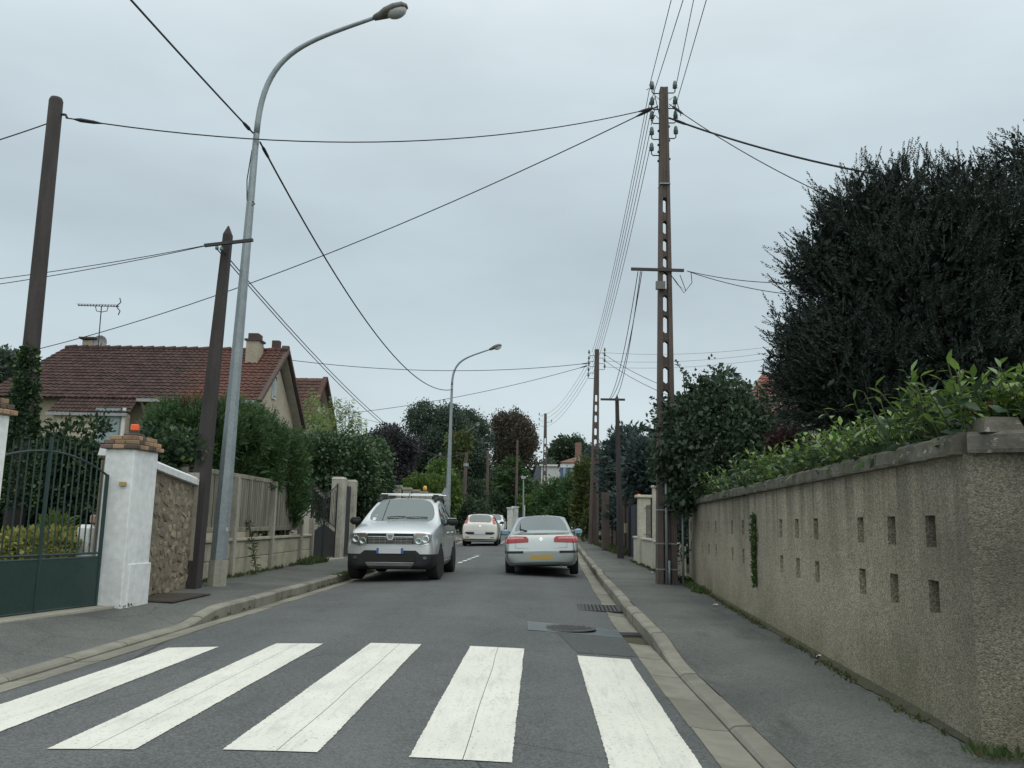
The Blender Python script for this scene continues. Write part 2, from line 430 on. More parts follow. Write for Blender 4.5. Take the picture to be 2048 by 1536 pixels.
# zebra crossing
zc = empty('zebra_crossing', (-1.4, 6.9, 0), kind='structure')
for (xa, xb, y0, y1) in ((-3.66, -3.15, 4.85, 8.75), (-2.64, -2.16, 4.83, 8.96), (-1.69, -1.17, 4.86, 9.05), (-.67, -.12, 4.84, 9.05), (.405, .92, 4.55, 8.80)):
    m = MB(); xm = (xa+xb)/2 + random.uniform(-.05, .05); gp_ = .0005 if abs(xa) > 3 or xa > 0 else .0022
    for a, b in ((xa, xm-gp_), (xm+gp_, xb)):
        V = []; n = 220
        for k in range(n+1):
            y = y0+(y1-y0)*k/n; j1, j2 = random.uniform(-.0035, .0035)+.006*mnoise.noise(Vector((xa, y*2, 0))), random.uniform(-.0035, .0035)+.006*mnoise.noise(Vector((xb, y*2, 4)))
            aa = a + (j1 if a == xa else .012*mnoise.noise(Vector((xm*7, y*.9, 9)))); bb = b + (j2 if b == xb else .012*mnoise.noise(Vector((xm*7, y*.9, 9))))
            for x in (aa, (aa+bb)/2, bb): V.append((x, y, zroad(x, y)+.005))
        F = [(3*k+j, 3*k+j+1, 3*k+4+j, 3*k+3+j) for k in range(n) for j in (0, 1)]
        m.add(V, F)
    m.build('stripe', M_PAINT, zc)
# parking bay marks beyond the crossing
bay = empty('parking_marks', (-2.2, 27, 0), kind='structure')
def mark(x0, x1, y0, y1):
    MB().add([(x, y, zroad(x, y)+.005) for x, y in ((x0, y0), (x1, y0), (x1, y1), (x0, y1))], [(0, 1, 2, 3)]).build('paint_dash', M_PAINT, bay)
ba, bb_ = PZ(917, 1126, zroad(-2.3, 26.5)), PZ(958, 1111.5, zroad(-2, 30))
for k in range(5):
    c0, c1 = ba.lerp(bb_, k/5+.02), ba.lerp(bb_, k/5+.135)
    MB().add([(x, y, zroad(x, y)+.005) for x, y in ((c0.x-.06, c0.y), (c0.x+.06, c0.y), (c1.x+.06, c1.y), (c1.x-.06, c1.y))], [(0, 1, 2, 3)]).build('paint_dash', M_PAINT, bay)
mark(-4.0, bb_.x+.05, bb_.y+.3, bb_.y+.42)
for k in range(5): mark(-1.9, -1.8, 44+2.4*k, 45+2.4*k)

# road repairs, drain and covers
def sheet(name, pts, mat, dz, parent=None, **t):
    return MB().add([(x, y, zroad(x, y)+dz) for x, y in pts], [tuple(range(len(pts)))]).build(name, mat, parent, **t)
sheet('bitumen_patch', [(-.10, 10.62), (1.02, 10.42), (1.03, 11.2), (.5, 11.35), (-.12, 11.52)], M_TARW, .006, kind='structure')
sheet('bitumen_strip', [(.42, 9.0), (1.02, 9.0), (1.02, 10.42), (.25, 10.52)], M_PATCH, .004, kind='structure')
mc = empty('manhole_cover', (.38, 10.98, zroad(.38, 10.98)), label='round cast iron manhole cover in the dark tar patch', cat='manhole cover')
m = MB(); n = 28; z0 = zroad(.38, 10.98)
m.lathe([(.36, .006), (.36, .013), (.30, .013)], (.38, 10.98, z0), n); m.build('frame_ring', M_IRON, mc)
m = MB(); m.lathe([(.297, .004), (.297, .011)], (.38, 10.98, z0), n)
for k in range(-4, 5):
    for j in range(-4, 5):
        if math.hypot(k, j) < 4.3: m.box((.38+k*.062+(j % 2)*.03, 10.98+j*.062, z0+.014), (.036, .03, .007))
m.build('lid', M_IRON, mc)
gp = empty('drain_grate', (1.02, 13.9, zroad(1.02, 13.9)), label='rectangular cast iron drain grate near the kerb ahead of the manhole', cat='drain grate')
gz0 = zroad(1.0, 13.9)
m = MB()
for c, d in (((.64, 13.95), (.03, 1.0)), ((1.30, 13.95), (.03, 1.0)), ((.97, 13.46), (.69, .03)), ((.97, 14.44), (.69, .03))): m.box((c[0], c[1], gz0+.008), (d[0], d[1], .02), rz=-.03)
m.build('frame', M_IRON, gp)
m = MB(); m.box((.97, 13.95, gz0-.006), (.66, .98, .012)); m.build('pit', M('drain_dark', (.012, .012, .012)), gp)
for k in range(11):
    MB().box((.67+k*.06, 13.95, gz0+.010), (.034, .97, .016), rz=-.03).build('bar', M_IRON, gp)
for k in range(5): MB().box((.97, 13.6+k*.18, gz0+.012), (.66, .03, .016), rz=-.03).build('cross_bar', M_IRON, gp)
# broken kerb inlet with litter beside the tar patch
m = MB(); m.box((1.14, 10.45, zroad(1.14, 10.45)-.03), (.27, .9, .03)); m.build('inlet_floor', M_DIRT, kind='structure')
m = MB()
for k in range(3): m.box((1.14, 10.75+k*.10, zroad(1.14, 10.8)+.0), (.25, .045, .03), rz=.05*k)
m.build('inlet_grate', M_IRON, label='small rusty inlet grate set in the gutter beside the tar patch', cat='drain grate')
# service cover in the left pavement
c0 = PZ(330, 1195, .09)
sc_ = empty('service_cover', c0, label='flat brown metal service cover in the pavement by the stone wall', cat='service cover')
M_RUST = M('rusty_plate', (.085, .07, .055), (.06, .052, .045), 6, .8, .3, .3, 80)
for k in range(2): MB().box((c0.x+.05, c0.y-.32+k*.64, .098), (.62, .62, .012)).build('plate', M_RUST, sc_)
MB().box((c0.x+.05, c0.y, .094), (.72, 1.36, .010)).build('frame', M_IRON, sc_)

# litter
M_WHITE_P = M('white_paper', (.62, .63, .62), (.5, .5, .5), 20)
def paper(px, py, z, s, label):
    p = PZ(px, py, z); b = []
    for k in range(9):
        a = 2*math.pi*k/9; r = s*random.uniform(.5, 1)
        b.append((p.x+math.cos(a)*r, p.y+math.sin(a)*r*.9, z+random.uniform(.006, .035)))
    b.append((p.x, p.y, z+.03))
    m = MB().add(b, [(k, (k+1) % 9, 9) for k in range(9)]); m.build('paper_scrap', M_WHITE_P, label=label, cat='litter')
paper(1296, 1262, zroad(1.14, 10.4), .06, 'crumpled white paper scrap in the gutter inlet by the tar patch')
paper(1432, 1212, .08, .06, 'flattened white wrapper on the pavement by the wall weeds')
paper(1562, 1264, .08, .035, 'small white scrap at the foot of the pebble-dashed wall')
paper(1638, 1316, .08, .04, 'white scrap on the pavement closest to the camera by the wall')
paper(1305, 1146, .08, .04, 'white scrap lying near the foot of the concrete pole')

# ================================================================== RIGHT WALL
def mat_pebble():
    t = NT('pebble_dash')
    v = t.n('ShaderNodeTexVoronoi', feature='F1'); v.inputs['Scale'].default_value = 105; t.l(t.P(), v.inputs['Vector'])
    sp = t.n('ShaderNodeSeparateXYZ'); t.l(v.outputs['Color'], sp.inputs[0])
    c = t.mix(t.range(t.noise(1.2, 5, .6), .3, .7), (.385, .345, .265), (.29, .262, .202))
    x = t.n('ShaderNodeVectorMath', operation='SCALE'); t.l(c, x.inputs[0]); t.l(t.range(sp.outputs[0], 0, 1, .5, 1.5), x.inputs['Scale']); c = x.outputs[0]
    c = t.mix(t.range(sp.outputs[1], .90, .94), c, (.52, .48, .38))
    # dark rain streaks below the coping, moss near the pavement
    gz = t.n('ShaderNodeSeparateXYZ'); t.l(t.P(), gz.inputs[0]); z = gz.outputs[2]
    st = t.range(t.noise(2.6, 6, .75, (.0, 1.3, .07)), .45, .62)
    c = t.mix(t.math('MULTIPLY', t.math('MULTIPLY', st, t.range(z, .85, 1.55)), .65), c, (.05, .05, .042))
    c = t.mix(t.math('MULTIPLY', t.range(t.noise(.55, 4, .6), .5, .72), .5), c, (.13, .118, .09))
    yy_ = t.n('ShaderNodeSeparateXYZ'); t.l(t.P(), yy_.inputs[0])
    near_dark = t.math('MULTIPLY', t.range(t.math('ADD', yy_.outputs[1], t.math('MULTIPLY', t.noise(1.4, 5, .65), 2.2)), 7.3, 5.6), .72)
    c = t.mix(near_dark, c, (.085, .082, .066))  # tone darkens towards the wall's near end and return, edge broken by noise
    ms = t.math('MULTIPLY', t.range(z, .55, .05), t.range(t.noise(1.6, 6, .7), .38, .62))
    c = t.mix(t.math('MULTIPLY', ms, .55), c, (.13, .135, .055))
    h = t.math('ADD', t.math('SUBTRACT', 1.0, v.outputs['Distance']), t.math('MULTIPLY', t.noise(30, 4), .8))
    return t.bsdf(c, .95, 0, .15, h, .6, .009)
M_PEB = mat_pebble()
def mat_coping():
    t = NT('mossy_coping')
    c = t.mix(t.range(t.noise(5, 6, .7), .35, .65), (.17, .16, .13), (.085, .082, .07))
    c = t.mix(t.range(t.noise(9, 5, .75, (1, 1, 2)), .60, .68), c, (.40, .40, .36))
    c = t.mix(t.math('MULTIPLY', t.range(t.noise(3, 4), .5, .65), .5), c, (.07, .08, .035))
    return t.bsdf(c, .95, 0, .15, t.noise(45, 5), .7, .012)
M_COP = mat_coping()
WA = Vector((wallX(5.0), 5.0, 0)); WB = Vector((wallX(19.0), 19.0, 0))
wd = (WB-WA).normalized(); wnrm = Vector((-wd.y, wd.x, 0)); WL = (WB-WA).length; WZ = 1.69
def on_wall(px, py):
    d = ray(px, py); k = (WA-O).dot(wnrm)/d.dot(wnrm); p = O+d*k; return (p-WA).dot(wd), p.z
rw = empty('pebble_dash_wall', WA, label='long grey-brown pebble-dashed garden wall with slots beside the pavement', cat='wall')
holes = []
cols = [(1845, 1866, 1858, 1884), (1771, 1788, 1780, 1801), (1713, 1724, 1720, 1734), (1626, 1634, 1631, 1641), (1589, 1597, 1592, 1602), (1557.5, 1562, 1563, 1567),
        (1508.5, 1515, 1508.5, 1515), (1482, 1488.5, 1485, 1491), (1461.5, 1466, 1464, 1468), (1429, 1433, 1431, 1435), (1415, 1418.5, 1417, 1421), (1402, 1405.5, 1403, 1406), (1381, 1384, 1381, 1384), (1374, 1376.5, 1374, 1376.5)]
HT = (on_wall(1780, 1033)[1], on_wall(1780, 1089)[1], on_wall(1790, 1148)[1], on_wall(1790, 1206)[1])
for i, (a, b, c, d) in enumerate(cols):
    s0 = (on_wall(a, 1035)[0] + on_wall(c, 1150)[0])/2; s1 = (on_wall(b, 1035)[0]+on_wall(d, 1150)[0])/2
    w = .165; sc0 = (s0+s1)/2
    if i != 6 and sc0 < WL-.15:
        holes.append((sc0-w/2, sc0+w/2, HT[1], HT[0])); holes.append((sc0-w/2, sc0+w/2, HT[3], HT[2]))
ss = sorted({0.0, WL} | {round(q, 4) for h in holes for q in h[:2]} | {WL*k/20 for k in range(21)})
zz = sorted({-.3, WZ} | {q for h in holes for q in h[2:]} | {.0, .25, 1.45})
m = MB(); inner = MB()
def W3(s, z, dep=0): p = WA + wd*s - wnrm*dep; return (p.x, p.y, z)
def inh(s, z): return any(h[0]-1e-4 < s < h[1]+1e-4 and h[2]-1e-4 < z < h[3]+1e-4 for h in holes)
for a, b in zip(ss, ss[1:]):
    for c, d in zip(zz, zz[1:]):
        if inh((a+b)/2, (c+d)/2): continue
        m.add([W3(a, c), W3(b, c), W3(b, d), W3(a, d)], [(3, 2, 1, 0)])
for h in holes:
    q = [(h[0], h[2]), (h[1], h[2]), (h[1], h[3]), (h[0], h[3])]
    for k in range(4):
        (a, b), (c, d) = q[k], q[(k+1) % 4]
        m.add([W3(a, b), W3(c, d), W3(c, d, .2), W3(a, b, .2)], [(0, 1, 2, 3)])
m.add([W3(0, -.3, .3), W3(WL, -.3, .3), W3(WL, WZ, .3), W3(0, WZ, .3)], [(0, 1, 2, 3)])
m.add([W3(WL, -.3), W3(WL, -.3, .3), W3(WL, WZ, .3), W3(WL, WZ)], [(0, 1, 2, 3)])
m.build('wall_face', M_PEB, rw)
M_BOARD = M('old_board', (.10, .070, .052), (.06, .045, .036), 7, .9, bump=.4, bscale=30, stretch=(1, 1, .2))
for h in holes:
    MB().add([W3(h[0]-.01, h[2]-.01, .195), W3(h[1]+.01, h[2]-.01, .195), W3(h[1]+.01, h[3]+.01, .195), W3(h[0]-.01, h[3]+.01, .195)], [(3, 2, 1, 0)]).build('slot_back', M_BOARD, rw)
V = []; nS = 150
M_VERGE = M('mossy_dirt', (.06, .056, .042), (.075, .08, .042), 5, .95, bump=.8, bscale=40)
for k in range(nS+1):
    s_ = WL*k/nS; o_ = (.025+.09*abs(mnoise.noise(Vector((s_*1.3, 2, 0))))+.06*abs(mnoise.noise(Vector((s_*6, 7, 0)))))*min(1, .15+s_*1.2)
    for d_, z_ in ((-.01, .05), (o_*.4, .022), (o_, .001)): p_ = WA+wd*s_+wnrm*d_; V.append((p_.x, p_.y, ZS+z_+.006))
MB().add(V, [(k*3+j, k*3+j+1, k*3+j+4, k*3+j+3) for k in range(nS) for j in (0, 1)]).build('verge', M_VERGE, kind='structure')
# return of the wall beyond the corner, turning away from the street
WC = PZ(2048, 858, 1.82); WC.z = 0
wd2 = (WC-WA).normalized(); wn2 = Vector((-wd2.y, wd2.x, 0))
if wn2.dot(Vector((-1, -.3, 0))) < 0: wn2 = -wn2
WC = WA + wd2*3.2
def W4(s, z, dep=0): p = WA + wd2*s - wn2*dep; return (p.x, p.y, z)
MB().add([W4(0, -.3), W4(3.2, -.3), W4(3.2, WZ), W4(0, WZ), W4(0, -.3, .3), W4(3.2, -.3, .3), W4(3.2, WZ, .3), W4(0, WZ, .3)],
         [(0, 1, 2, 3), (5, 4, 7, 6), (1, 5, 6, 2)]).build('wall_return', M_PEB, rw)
def coping(s0, s1, f, n):
    V = []; prof = ((.06, WZ-.002), (.065, WZ+.02), (.06, WZ+.10), (.02, WZ+.125), (-.33, WZ+.135), (-.36, WZ))
    for k in range(n+1):
        s = s0+(s1-s0)*k/n
        for d, z in prof: V.append(f(s, z+random.uniform(-.003, .003), -d+random.uniform(-.004, .004)))
    F = [(k*6+j, k*6+(j+1) % 6, (k+1)*6+(j+1) % 6, (k+1)*6+j) for k in range(n) for j in range(6)]
    F += [tuple(range(5, -1, -1)), tuple(n*6+j for j in range(6))]
    mm = MB().add(V, F); me = mm.mesh('coping_slab', M_COP, False)
    o = bpy.data.objects.new('coping_slab', me); link(o, rw)
s = 0.0
while s < WL-.1: e = min(WL+.03, s+1.35); coping(s+.004, e-.004, W3, 9); s = e
coping(.03, 1.6, W4, 9); coping(1.605, 3.2, W4, 8)
p = PY(1948, 852, 4.4); MB().box((WA.x+.17, WA.y-.02, WZ+.16), (.24, .24, .09), taper=.75).build('corner_cap', M_COP, rw)

# ================================================================== LEFT SIDE: gate, pillars, rubble wall
M_RENDER = M('white_render', (.76, .78, .77), (.66, .69, .69), 1.4, .85, bump=.18, bscale=35)
M_BRICK = M('cap_brick', (.36, .25, .15), (.26, .17, .11), 9, .9, bump=.4, bscale=50, per=.25)
M_BRICKD = M('dark_brick', (.10, .075, .065), (.15, .11, .09), 9, .9, bump=.4, bscale=50, per=.25)
M_MORT = M('mortar', (.42, .40, .35), (.34, .32, .28), 12, .95)
M_GREEN = M('green_gate_paint', (.022, .048, .044), (.028, .056, .052), 3, .45, bump=.05, bscale=90)
M_ORANGE = NT('orange_lens').bsdf((.85, .13, .03), .35)
M_BRASS = M('brass_plate', (.5, .36, .14), (.42, .3, .12), 20, .5, .3)
M_CONC = M('pale_concrete', (.42, .40, .33), (.31, .30, .25), 2.2, .92, bump=.3, bscale=45)

GA = PZ(-38, 1240, ZS+.02); GA = Vector((-5.95, 9.2, ZS)); GB = Vector((-5.56, 11.0, ZS))
gd = (GB-GA).normalized(); gn = Vector((gd.y, -gd.x, 0))
def pillar(name, c, w, d, rz, h, label, low=False):
    r = empty(name, (c[0], c[1], ZS), label=label, cat='pillar', world=False, rz=rz)
    m = MB(); m.box((0, 0, h/2-.05), (w, d, h+.1)); m.build('shaft', M_RENDER, r, bevel=.012)
    if low: MB().box((w/2+.004, .06, .27), (.035, d*.86, .56)).build('plinth', M_RENDER, r, bevel=.008)
    # stepped brick cap: every brick a piece of its own
    bw, bh = .22, .052; z = h
    MB().box((0, 0, h+.035), (w+.02, d+.02, .065)).build('cap_mortar', M_MORT, r)
    for (course, grow) in enumerate((.11, .055, -.03)):
        W_, D_ = w+grow, d+grow; z = h+.004+course*(bh+.010)
        if course: MB().box((0, 0, z+bh/2-.003), (W_-.05, D_-.05, bh+.008)).build('cap_mortar', M_MORT, r)
        for side in range(4):
            L = W_ if side % 2 == 0 else D_; n = max(2, round(L/.155)); off = (.5 if course % 2 else 0)
            for k in range(n):
                u = -L/2 + L*(k+.5)/n; bl = L/n-.012; dd = .10
                if side == 0: c_, s_ = (u, -D_/2+dd/2), (bl, dd)
                elif side == 2: c_, s_ = (u, D_/2-dd/2), (bl, dd)
                elif side == 1: c_, s_ = (W_/2-dd/2+.001, u*(D_-2*dd-.02)/D_), (dd, bl*(D_-2*dd-.02)/D_)
                else: c_, s_ = (-W_/2+dd/2-.001, u*(D_-2*dd-.02)/D_), (dd, bl*(D_-2*dd-.02)/D_)
                MB().box((c_[0], c_[1], z+bh/2), (s_[0], s_[1], bh)).build('brick', M_BRICKD if random.random() < .22 else M_BRICK, r, bevel=.006)
    MB().box((0, 0, z+bh+.02), (w*.45, d*.38, .05)).build('cap_block', M_BRICKD, r, bevel=.006)
    r['_top'] = z+bh+.045
    return r
pc = Vector((-5.43, 11.32))
pr = pillar('gate_pillar', pc, .40, .60, rad(-5), 2.02, 'white rendered gate pillar with stepped brick cap and orange lamp', True)
pl = pillar('gate_pillar', Vector((-6.075, 8.98)), .46, .50, rad(-14), 2.22, 'white rendered gate pillar cut off by the edge of the picture')
zt = pr['_top']; del pr['_top'], pl['_top']
gl = empty('gate_beacon', (pc.x+.01, pc.y-.02, ZS+zt), label='orange warning lamp on top of the white gate pillar', cat='warning lamp', world=False)
MB().box((0, 0, .02), (.075, .06, .04)).build('base', M_IRON, gl)
MB().box((0, 0, .085), (.095, .07, .085)).build('lens', M_ORANGE, gl, bevel=.01)
q = PY(252, 968, 11.02)
m = MB(); m.box((q.x-.03, 11.012, q.z), (.085, .07, .05)); m.build('letter_plate', M_BRASS, label='small brass doorbell plate on the white gate pillar', cat='doorbell')

def on_gate(s, z, d=0): p = GA + gd*s + gn*d; return Vector((p.x, p.y, ZS+z))
GL = (GB-GA).length
gt = empty('iron_gate', GA.lerp(GB, .5), label='dark green metal double gate with solid lower panels and vertical bars', cat='gate')
def top(s):                        # arched top
    u = (s-GL*.44)/(GL*.58); return 2.02 - .26*u*u
split = GL*.44
for s in (.03, split, GL-.03):
    MB().tube([on_gate(s, .02), on_gate(s, top(s)+.05 if s != GL-.03 else 1.68)], .028, 6).build('stile', M_GREEN, gt)
for a, b in ((.03, split), (split, GL-.03)):
    m = MB(); c = on_gate((a+b)/2, .34); m.box(c, (b-a-.03, .02, .58), rz=math.atan2(gd.y, gd.x)); m.build('lower_panel', M_GREEN, gt)
    for z in (.05, .64, .69): MB().tube([on_gate(a, z), on_gate(b, z)], .016, 6).build('rail', M_GREEN, gt)
    MB().tube([on_gate(a+(b-a)*k/8, top(a+(b-a)*k/8)-.12) for k in range(9)], .014, 6).build('top_rail', M_GREEN, gt)
    n = round((b-a)/.105)
    for k in range(1, n):
        s = a+(b-a)*k/n
        MB().tube([on_gate(s, .69), on_gate(s, top(s)-.03), on_gate(s, top(s)+.05)], [.0095, .0095, .002], 5).build('bar', M_GREEN, gt)
m = MB()
P4 = [on_gate(-.3, -.02, .35), on_gate(GL+.05, -.02, .22), on_gate(GL+.05, -.02, -.25), on_gate(-.3, -.02, -.25)]
m.prism([(p.x, p.y) for p in P4], .0, ZS+.035); m.build('gate_threshold', M_CONC, kind='structure')

# rubble wall between the pillar and the timber pole
M_STONE = M('rubble_stone', (.29, .24, .17), (.185, .16, .12), 6, .95, bump=.8, bscale=28, per=.42)
M_MORTB = M('rubble_mortar', (.25, .215, .16), (.165, .145, .11), 7, .95, bump=.8, bscale=26)
sw = empty('rubble_wall', (-5.64, 12.8, ZS), label='brown rubble stone wall under a white sloping coping', cat='wall')
x0, y0, y1 = -5.60, 11.62, 13.95
def swtop(y): return 1.98 - .10*(y-11.6)
MB().add([(x0-.03, y0, 0), (x0-.03, y1, 0), (x0-.03, y1, swtop(y1)), (x0-.03, y0, swtop(y0)), (x0-.4, y0, 0), (x0-.4, y1, 0), (x0-.4, y1, swtop(y1)), (x0-.4, y0, swtop(y0))],
         [(0, 1, 2, 3), (5, 4, 7, 6), (0, 3, 7, 4), (1, 5, 6, 2), (3, 2, 6, 7)]).build('mortar_bed', M_MORTB, sw)
stone_meshes = []
for k in range(9):
    bm = bmesh.new(); bmesh.ops.create_icosphere(bm, subdivisions=1, radius=1)
    for v in bm.verts:
        c = v.co; c = Vector([math.copysign(abs(q)**.55, q) for q in c]); v.co = c*(1+random.uniform(-.16, .16))
    me = bpy.data.meshes.new('stone'); bm.to_mesh(me); bm.free(); me.materials.append(M_STONE); stone_meshes.append(me)
z = .04
while z < 1.95:
    y = y0+.02; hrow = random.uniform(.085, .145)
    while y < y1-.05:
        w = random.uniform(.09, .25); h = hrow*random.uniform(.8, 1.15)
        if z+h/2 < swtop(y)-.03:
            inst('stone', random.choice(stone_meshes), sw, (x0-.034+random.uniform(-.008, .004), y+w/2, z+hrow/2+random.uniform(-.05, .05)), (random.uniform(-.7, .7), random.uniform(-.1, .1), 0), (random.uniform(.012, .026), w*random.uniform(.34, .5), h*random.uniform(.36, .58)))
        y += w
    z += hrow
V = []
for k in range(9):
    y = y0-.02+(y1+.02-y0)*k/8; t = swtop(y)+.03*math.exp(-(y-y0)*2.5)*2
    for dx, dz in ((.05, 0), (.055, .09), (.0, .13), (-.42, .13), (-.45, 0)): V.append((x0+dx, y, t+dz))
MB().add(V, [(k*5+j, (k+1)*5+j, (k+1)*5+(j+1) % 5, k*5+(j+1) % 5) for k in range(8) for j in range(5)] + [(0, 1, 2, 3, 4), (44, 43, 42, 41, 40)]).build('coping', M_RENDER, sw)
M_POST = M('weathered_post', (.40, .38, .32), (.24, .23, .19), 3, .95, bump=.4, bscale=40, stretch=(1, 1, .3))
MB().box((-5.66, 14.02, .95), (.2, .10, 2.0)).build('end_post', M_POST, sw)

# precast concrete fence: low block wall, then slats between posts
M_SLAT = M('mossy_concrete_slat', (.27, .255, .20), (.15, .145, .11), 5, .95, bump=.4, bscale=40, stretch=(1, 1, .25), per=.22)
M_PANEL = M('cream_panel', (.44, .41, .31), (.30, .285, .22), 2.2, .95, bump=.3, bscale=40, per=.12)
fc = empty('concrete_fence', (-5.98, 18, ZS), label='weathered cream concrete fence of slats over a low block wall', cat='fence')
fx = lambda y: -5.92 - .02*(y-14)
posts = [14.15, 16.75, 19.35, 21.9, 23.1]
for y in posts: MB().box((fx(y)+.06, y, 1.0 if y < 20 else .62), (.13, .12, 2.1 if y < 20 else 1.25)).build('post', M_POST, fc, bevel=.008)
for a, b in zip(posts, posts[1:]):
    n = 2 if b-a > 2 else 1
    for r_, (z0, z1) in enumerate(((-.05, .36), (.37, .70))):
        for k in range(n):
            ya, yb = a+.06+(b-a-.12)*k/n+.004, a+.06+(b-a-.12)*(k+1)/n-.004
            MB().box((fx((ya+yb)/2), (ya+yb)/2, ZS+(z0+z1)/2), (.09, yb-ya, z1-z0), rz=.02).build('block_panel', M_PANEL, fc, bevel=.010)
    MB().box((fx((a+b)/2)+.005, (a+b)/2, ZS+.735), (.17, b-a-.11, .06), rz=.02).build('low_coping', M_PANEL, fc, bevel=.01)
    if b < 22.5:
        for z_ in (.93, 1.98): MB().box((fx((a+b)/2), (a+b)/2, ZS+z_), (.09, b-a-.12, .09), rz=.02).build('rail', M_SLAT, fc, bevel=.01)
        n = round((b-a)/.125)
        for k in range(n):
            y = a+.11+(b-a-.22)*(k+.5)/n
            MB().box((fx(y)+.012+random.uniform(-.006, .006), y, ZS+1.455), (.035, .088, .97), rz=.02).build('slat', M_SLAT, fc)

# black iron garden gate with its concrete pillars
M_BLACK = M('black_iron', (.018, .02, .022), (.03, .032, .033), 5, .45)
M_OLDC = M('peeling_concrete', (.46, .44, .37), (.26, .25, .21), 2.6, .95, bump=.4, bscale=35, stretch=(1, 1, .6))
bg_ = empty('garden_gate', (-6.0, 24.1, ZS), label='black wrought iron double garden gate with a scrolled dip', cat='gate')
ga, gb = Vector((-6.12, 23.25, 0)), Vector((-5.86, 25.05, 0))
def G2(u, z, d=0): p = ga.lerp(gb, u); return Vector((p.x+d, p.y, zg(24)+ZS+.02+z))
def gtop(u): return 1.95 + .30*abs(2*u-1)**1.5 - .12
def gmid(u): return .72 + .26*(1-abs(2*u-1))
for u in (0.01, .485, .515, .99): MB().tube([G2(u, .03), G2(u, gtop(u)+.03)], .024, 6).build('stile', M_BLACK, bg_)
for u0, u1 in ((.01, .485), (.515, .99)):
    n = 8; pts = [G2(u0+(u1-u0)*k/n, gmid(u0+(u1-u0)*k/n)) for k in range(n+1)]
    low = [G2(u1-(u1-u0)*k/n, .06) for k in range(n+1)]
    MB().plate(pts+low, (1, -.14, 0), .012).build('lower_panel', M_BLACK, bg_)
    MB().tube(pts, .014, 5).build('rail', M_BLACK, bg_)
    MB().tube([p+Vector((0, 0, .16)) for p in pts], .014, 5).build('rail', M_BLACK, bg_)
    MB().tube([G2(u0+(u1-u0)*k/n, gtop(u0+(u1-u0)*k/n)) for k in range(n+1)], .016, 5).build('top_rail', M_BLACK, bg_)
    for k in range(1, 7):
        u = u0+(u1-u0)*k/7; MB().tube([G2(u, gmid(u)+.16), G2(u, gtop(u))], .008, 5).build('bar', M_BLACK, bg_)
    for k in range(5):
        u = u0+(u1-u0)*(k+.5)/5
        for base in (gmid(u)+.08, gtop(u)-.09):
            MB().tube([G2(u+.03*math.cos(w), base+.055*math.sin(w)) for w in [j*.7 for j in range(10)]], .007, 4).build('scroll', M_POST, bg_)
def cpillar(name, px, py_b, Y, w, d, h, label):
    p = Vector((PY(px, py_b, Y).x, Y, zg(Y)+ZS))
    r = empty(name, p, label=label, cat='pillar', world=False)
    MB().box((0, 0, h/2-.1), (w, d, h+.2)).build('shaft', M_OLDC, r, bevel=.015)
    MB().box((0, 0, h+.02), (w+.03, d+.03, .08), taper=.8).build('cap', M_OLDC, r, bevel=.01)
    return r
cpillar('gate_pillar', 671, 1118, 25.3, .36, .42, 2.30, 'pale peeling concrete pillar holding the black garden gate')
cpillar('gate_pillar', 697, 1113, 27.3, .28, .36, 2.30, 'second pale concrete pillar just behind the black garden gate')
MB().box((-5.9, 26.3, 1.2), (.05, 1.3, 2.1)).build('side_door', M_BLACK, label='narrow black metal door between the two pale concrete pillars', cat='door')
m = MB(); m.prism([(-5.70, 23.2), (-5.55, 25.3), (-6.2, 25.3), (-6.3, 23.2)], .0, zg(24)+ZS+.05); m.build('garden_threshold', M_CONC, kind='structure')

# low fence posts further up the street, with dark boarding between
M_DARKW = M('dark_boarding', (.035, .035, .035), (.06, .055, .05), 4, .85)
f2 = empty('boarded_fence', (-6.1, 42, zg(42)), label='dark boarded fence with cream concrete posts beyond the parked SUV', cat='fence')
yy = 36.5; k = 0
while yy < 62:
    x = -6.0-.01*(yy-36)-(.0115*(yy-46)**2 if yy > 46 else 0)
    MB().box((x, yy, zg(yy)+1.25), (.34, .34, 2.5)).build('post', M_CONC, f2, bevel=.02)
    MB().box((x, yy, zg(yy)+2.54), (.42, .42, .10)).build('post_cap', M_CONC, f2)
    y2 = yy+3.1; x2 = -6.0-.01*(y2-36)-(.0115*(y2-46)**2 if y2 > 46 else 0)
    for j in range(12):
        if y2 > 60: break
        u = (j+.5)/12*.86+.07; MB().box((x+(x2-x)*u, yy+3.1*u, zg(yy)+1.1), (.03, .20, 2.1), rz=math.atan2(x-x2, 3.1)).build('board', M_DARKW, f2)
    yy += 3.1
gl2 = empty('gate_beacon', (-6.05, 45.9, zg(46)+3.0), label='small yellow-orange lamp on the boarded fence beyond the SUV', cat='warning lamp', world=False)
gl2.location = (-6.05, 45.95, zg(46)+2.59)
MB().box((0, 0, .03), (.1, .1, .06)).build('base', M_IRON, gl2); MB().lathe([(.10, .05), (.11, .2), (.06, .3)], n=10).build('lens', NT('amber_lens').bsdf((.8, .4, .05), .4), gl2, True)

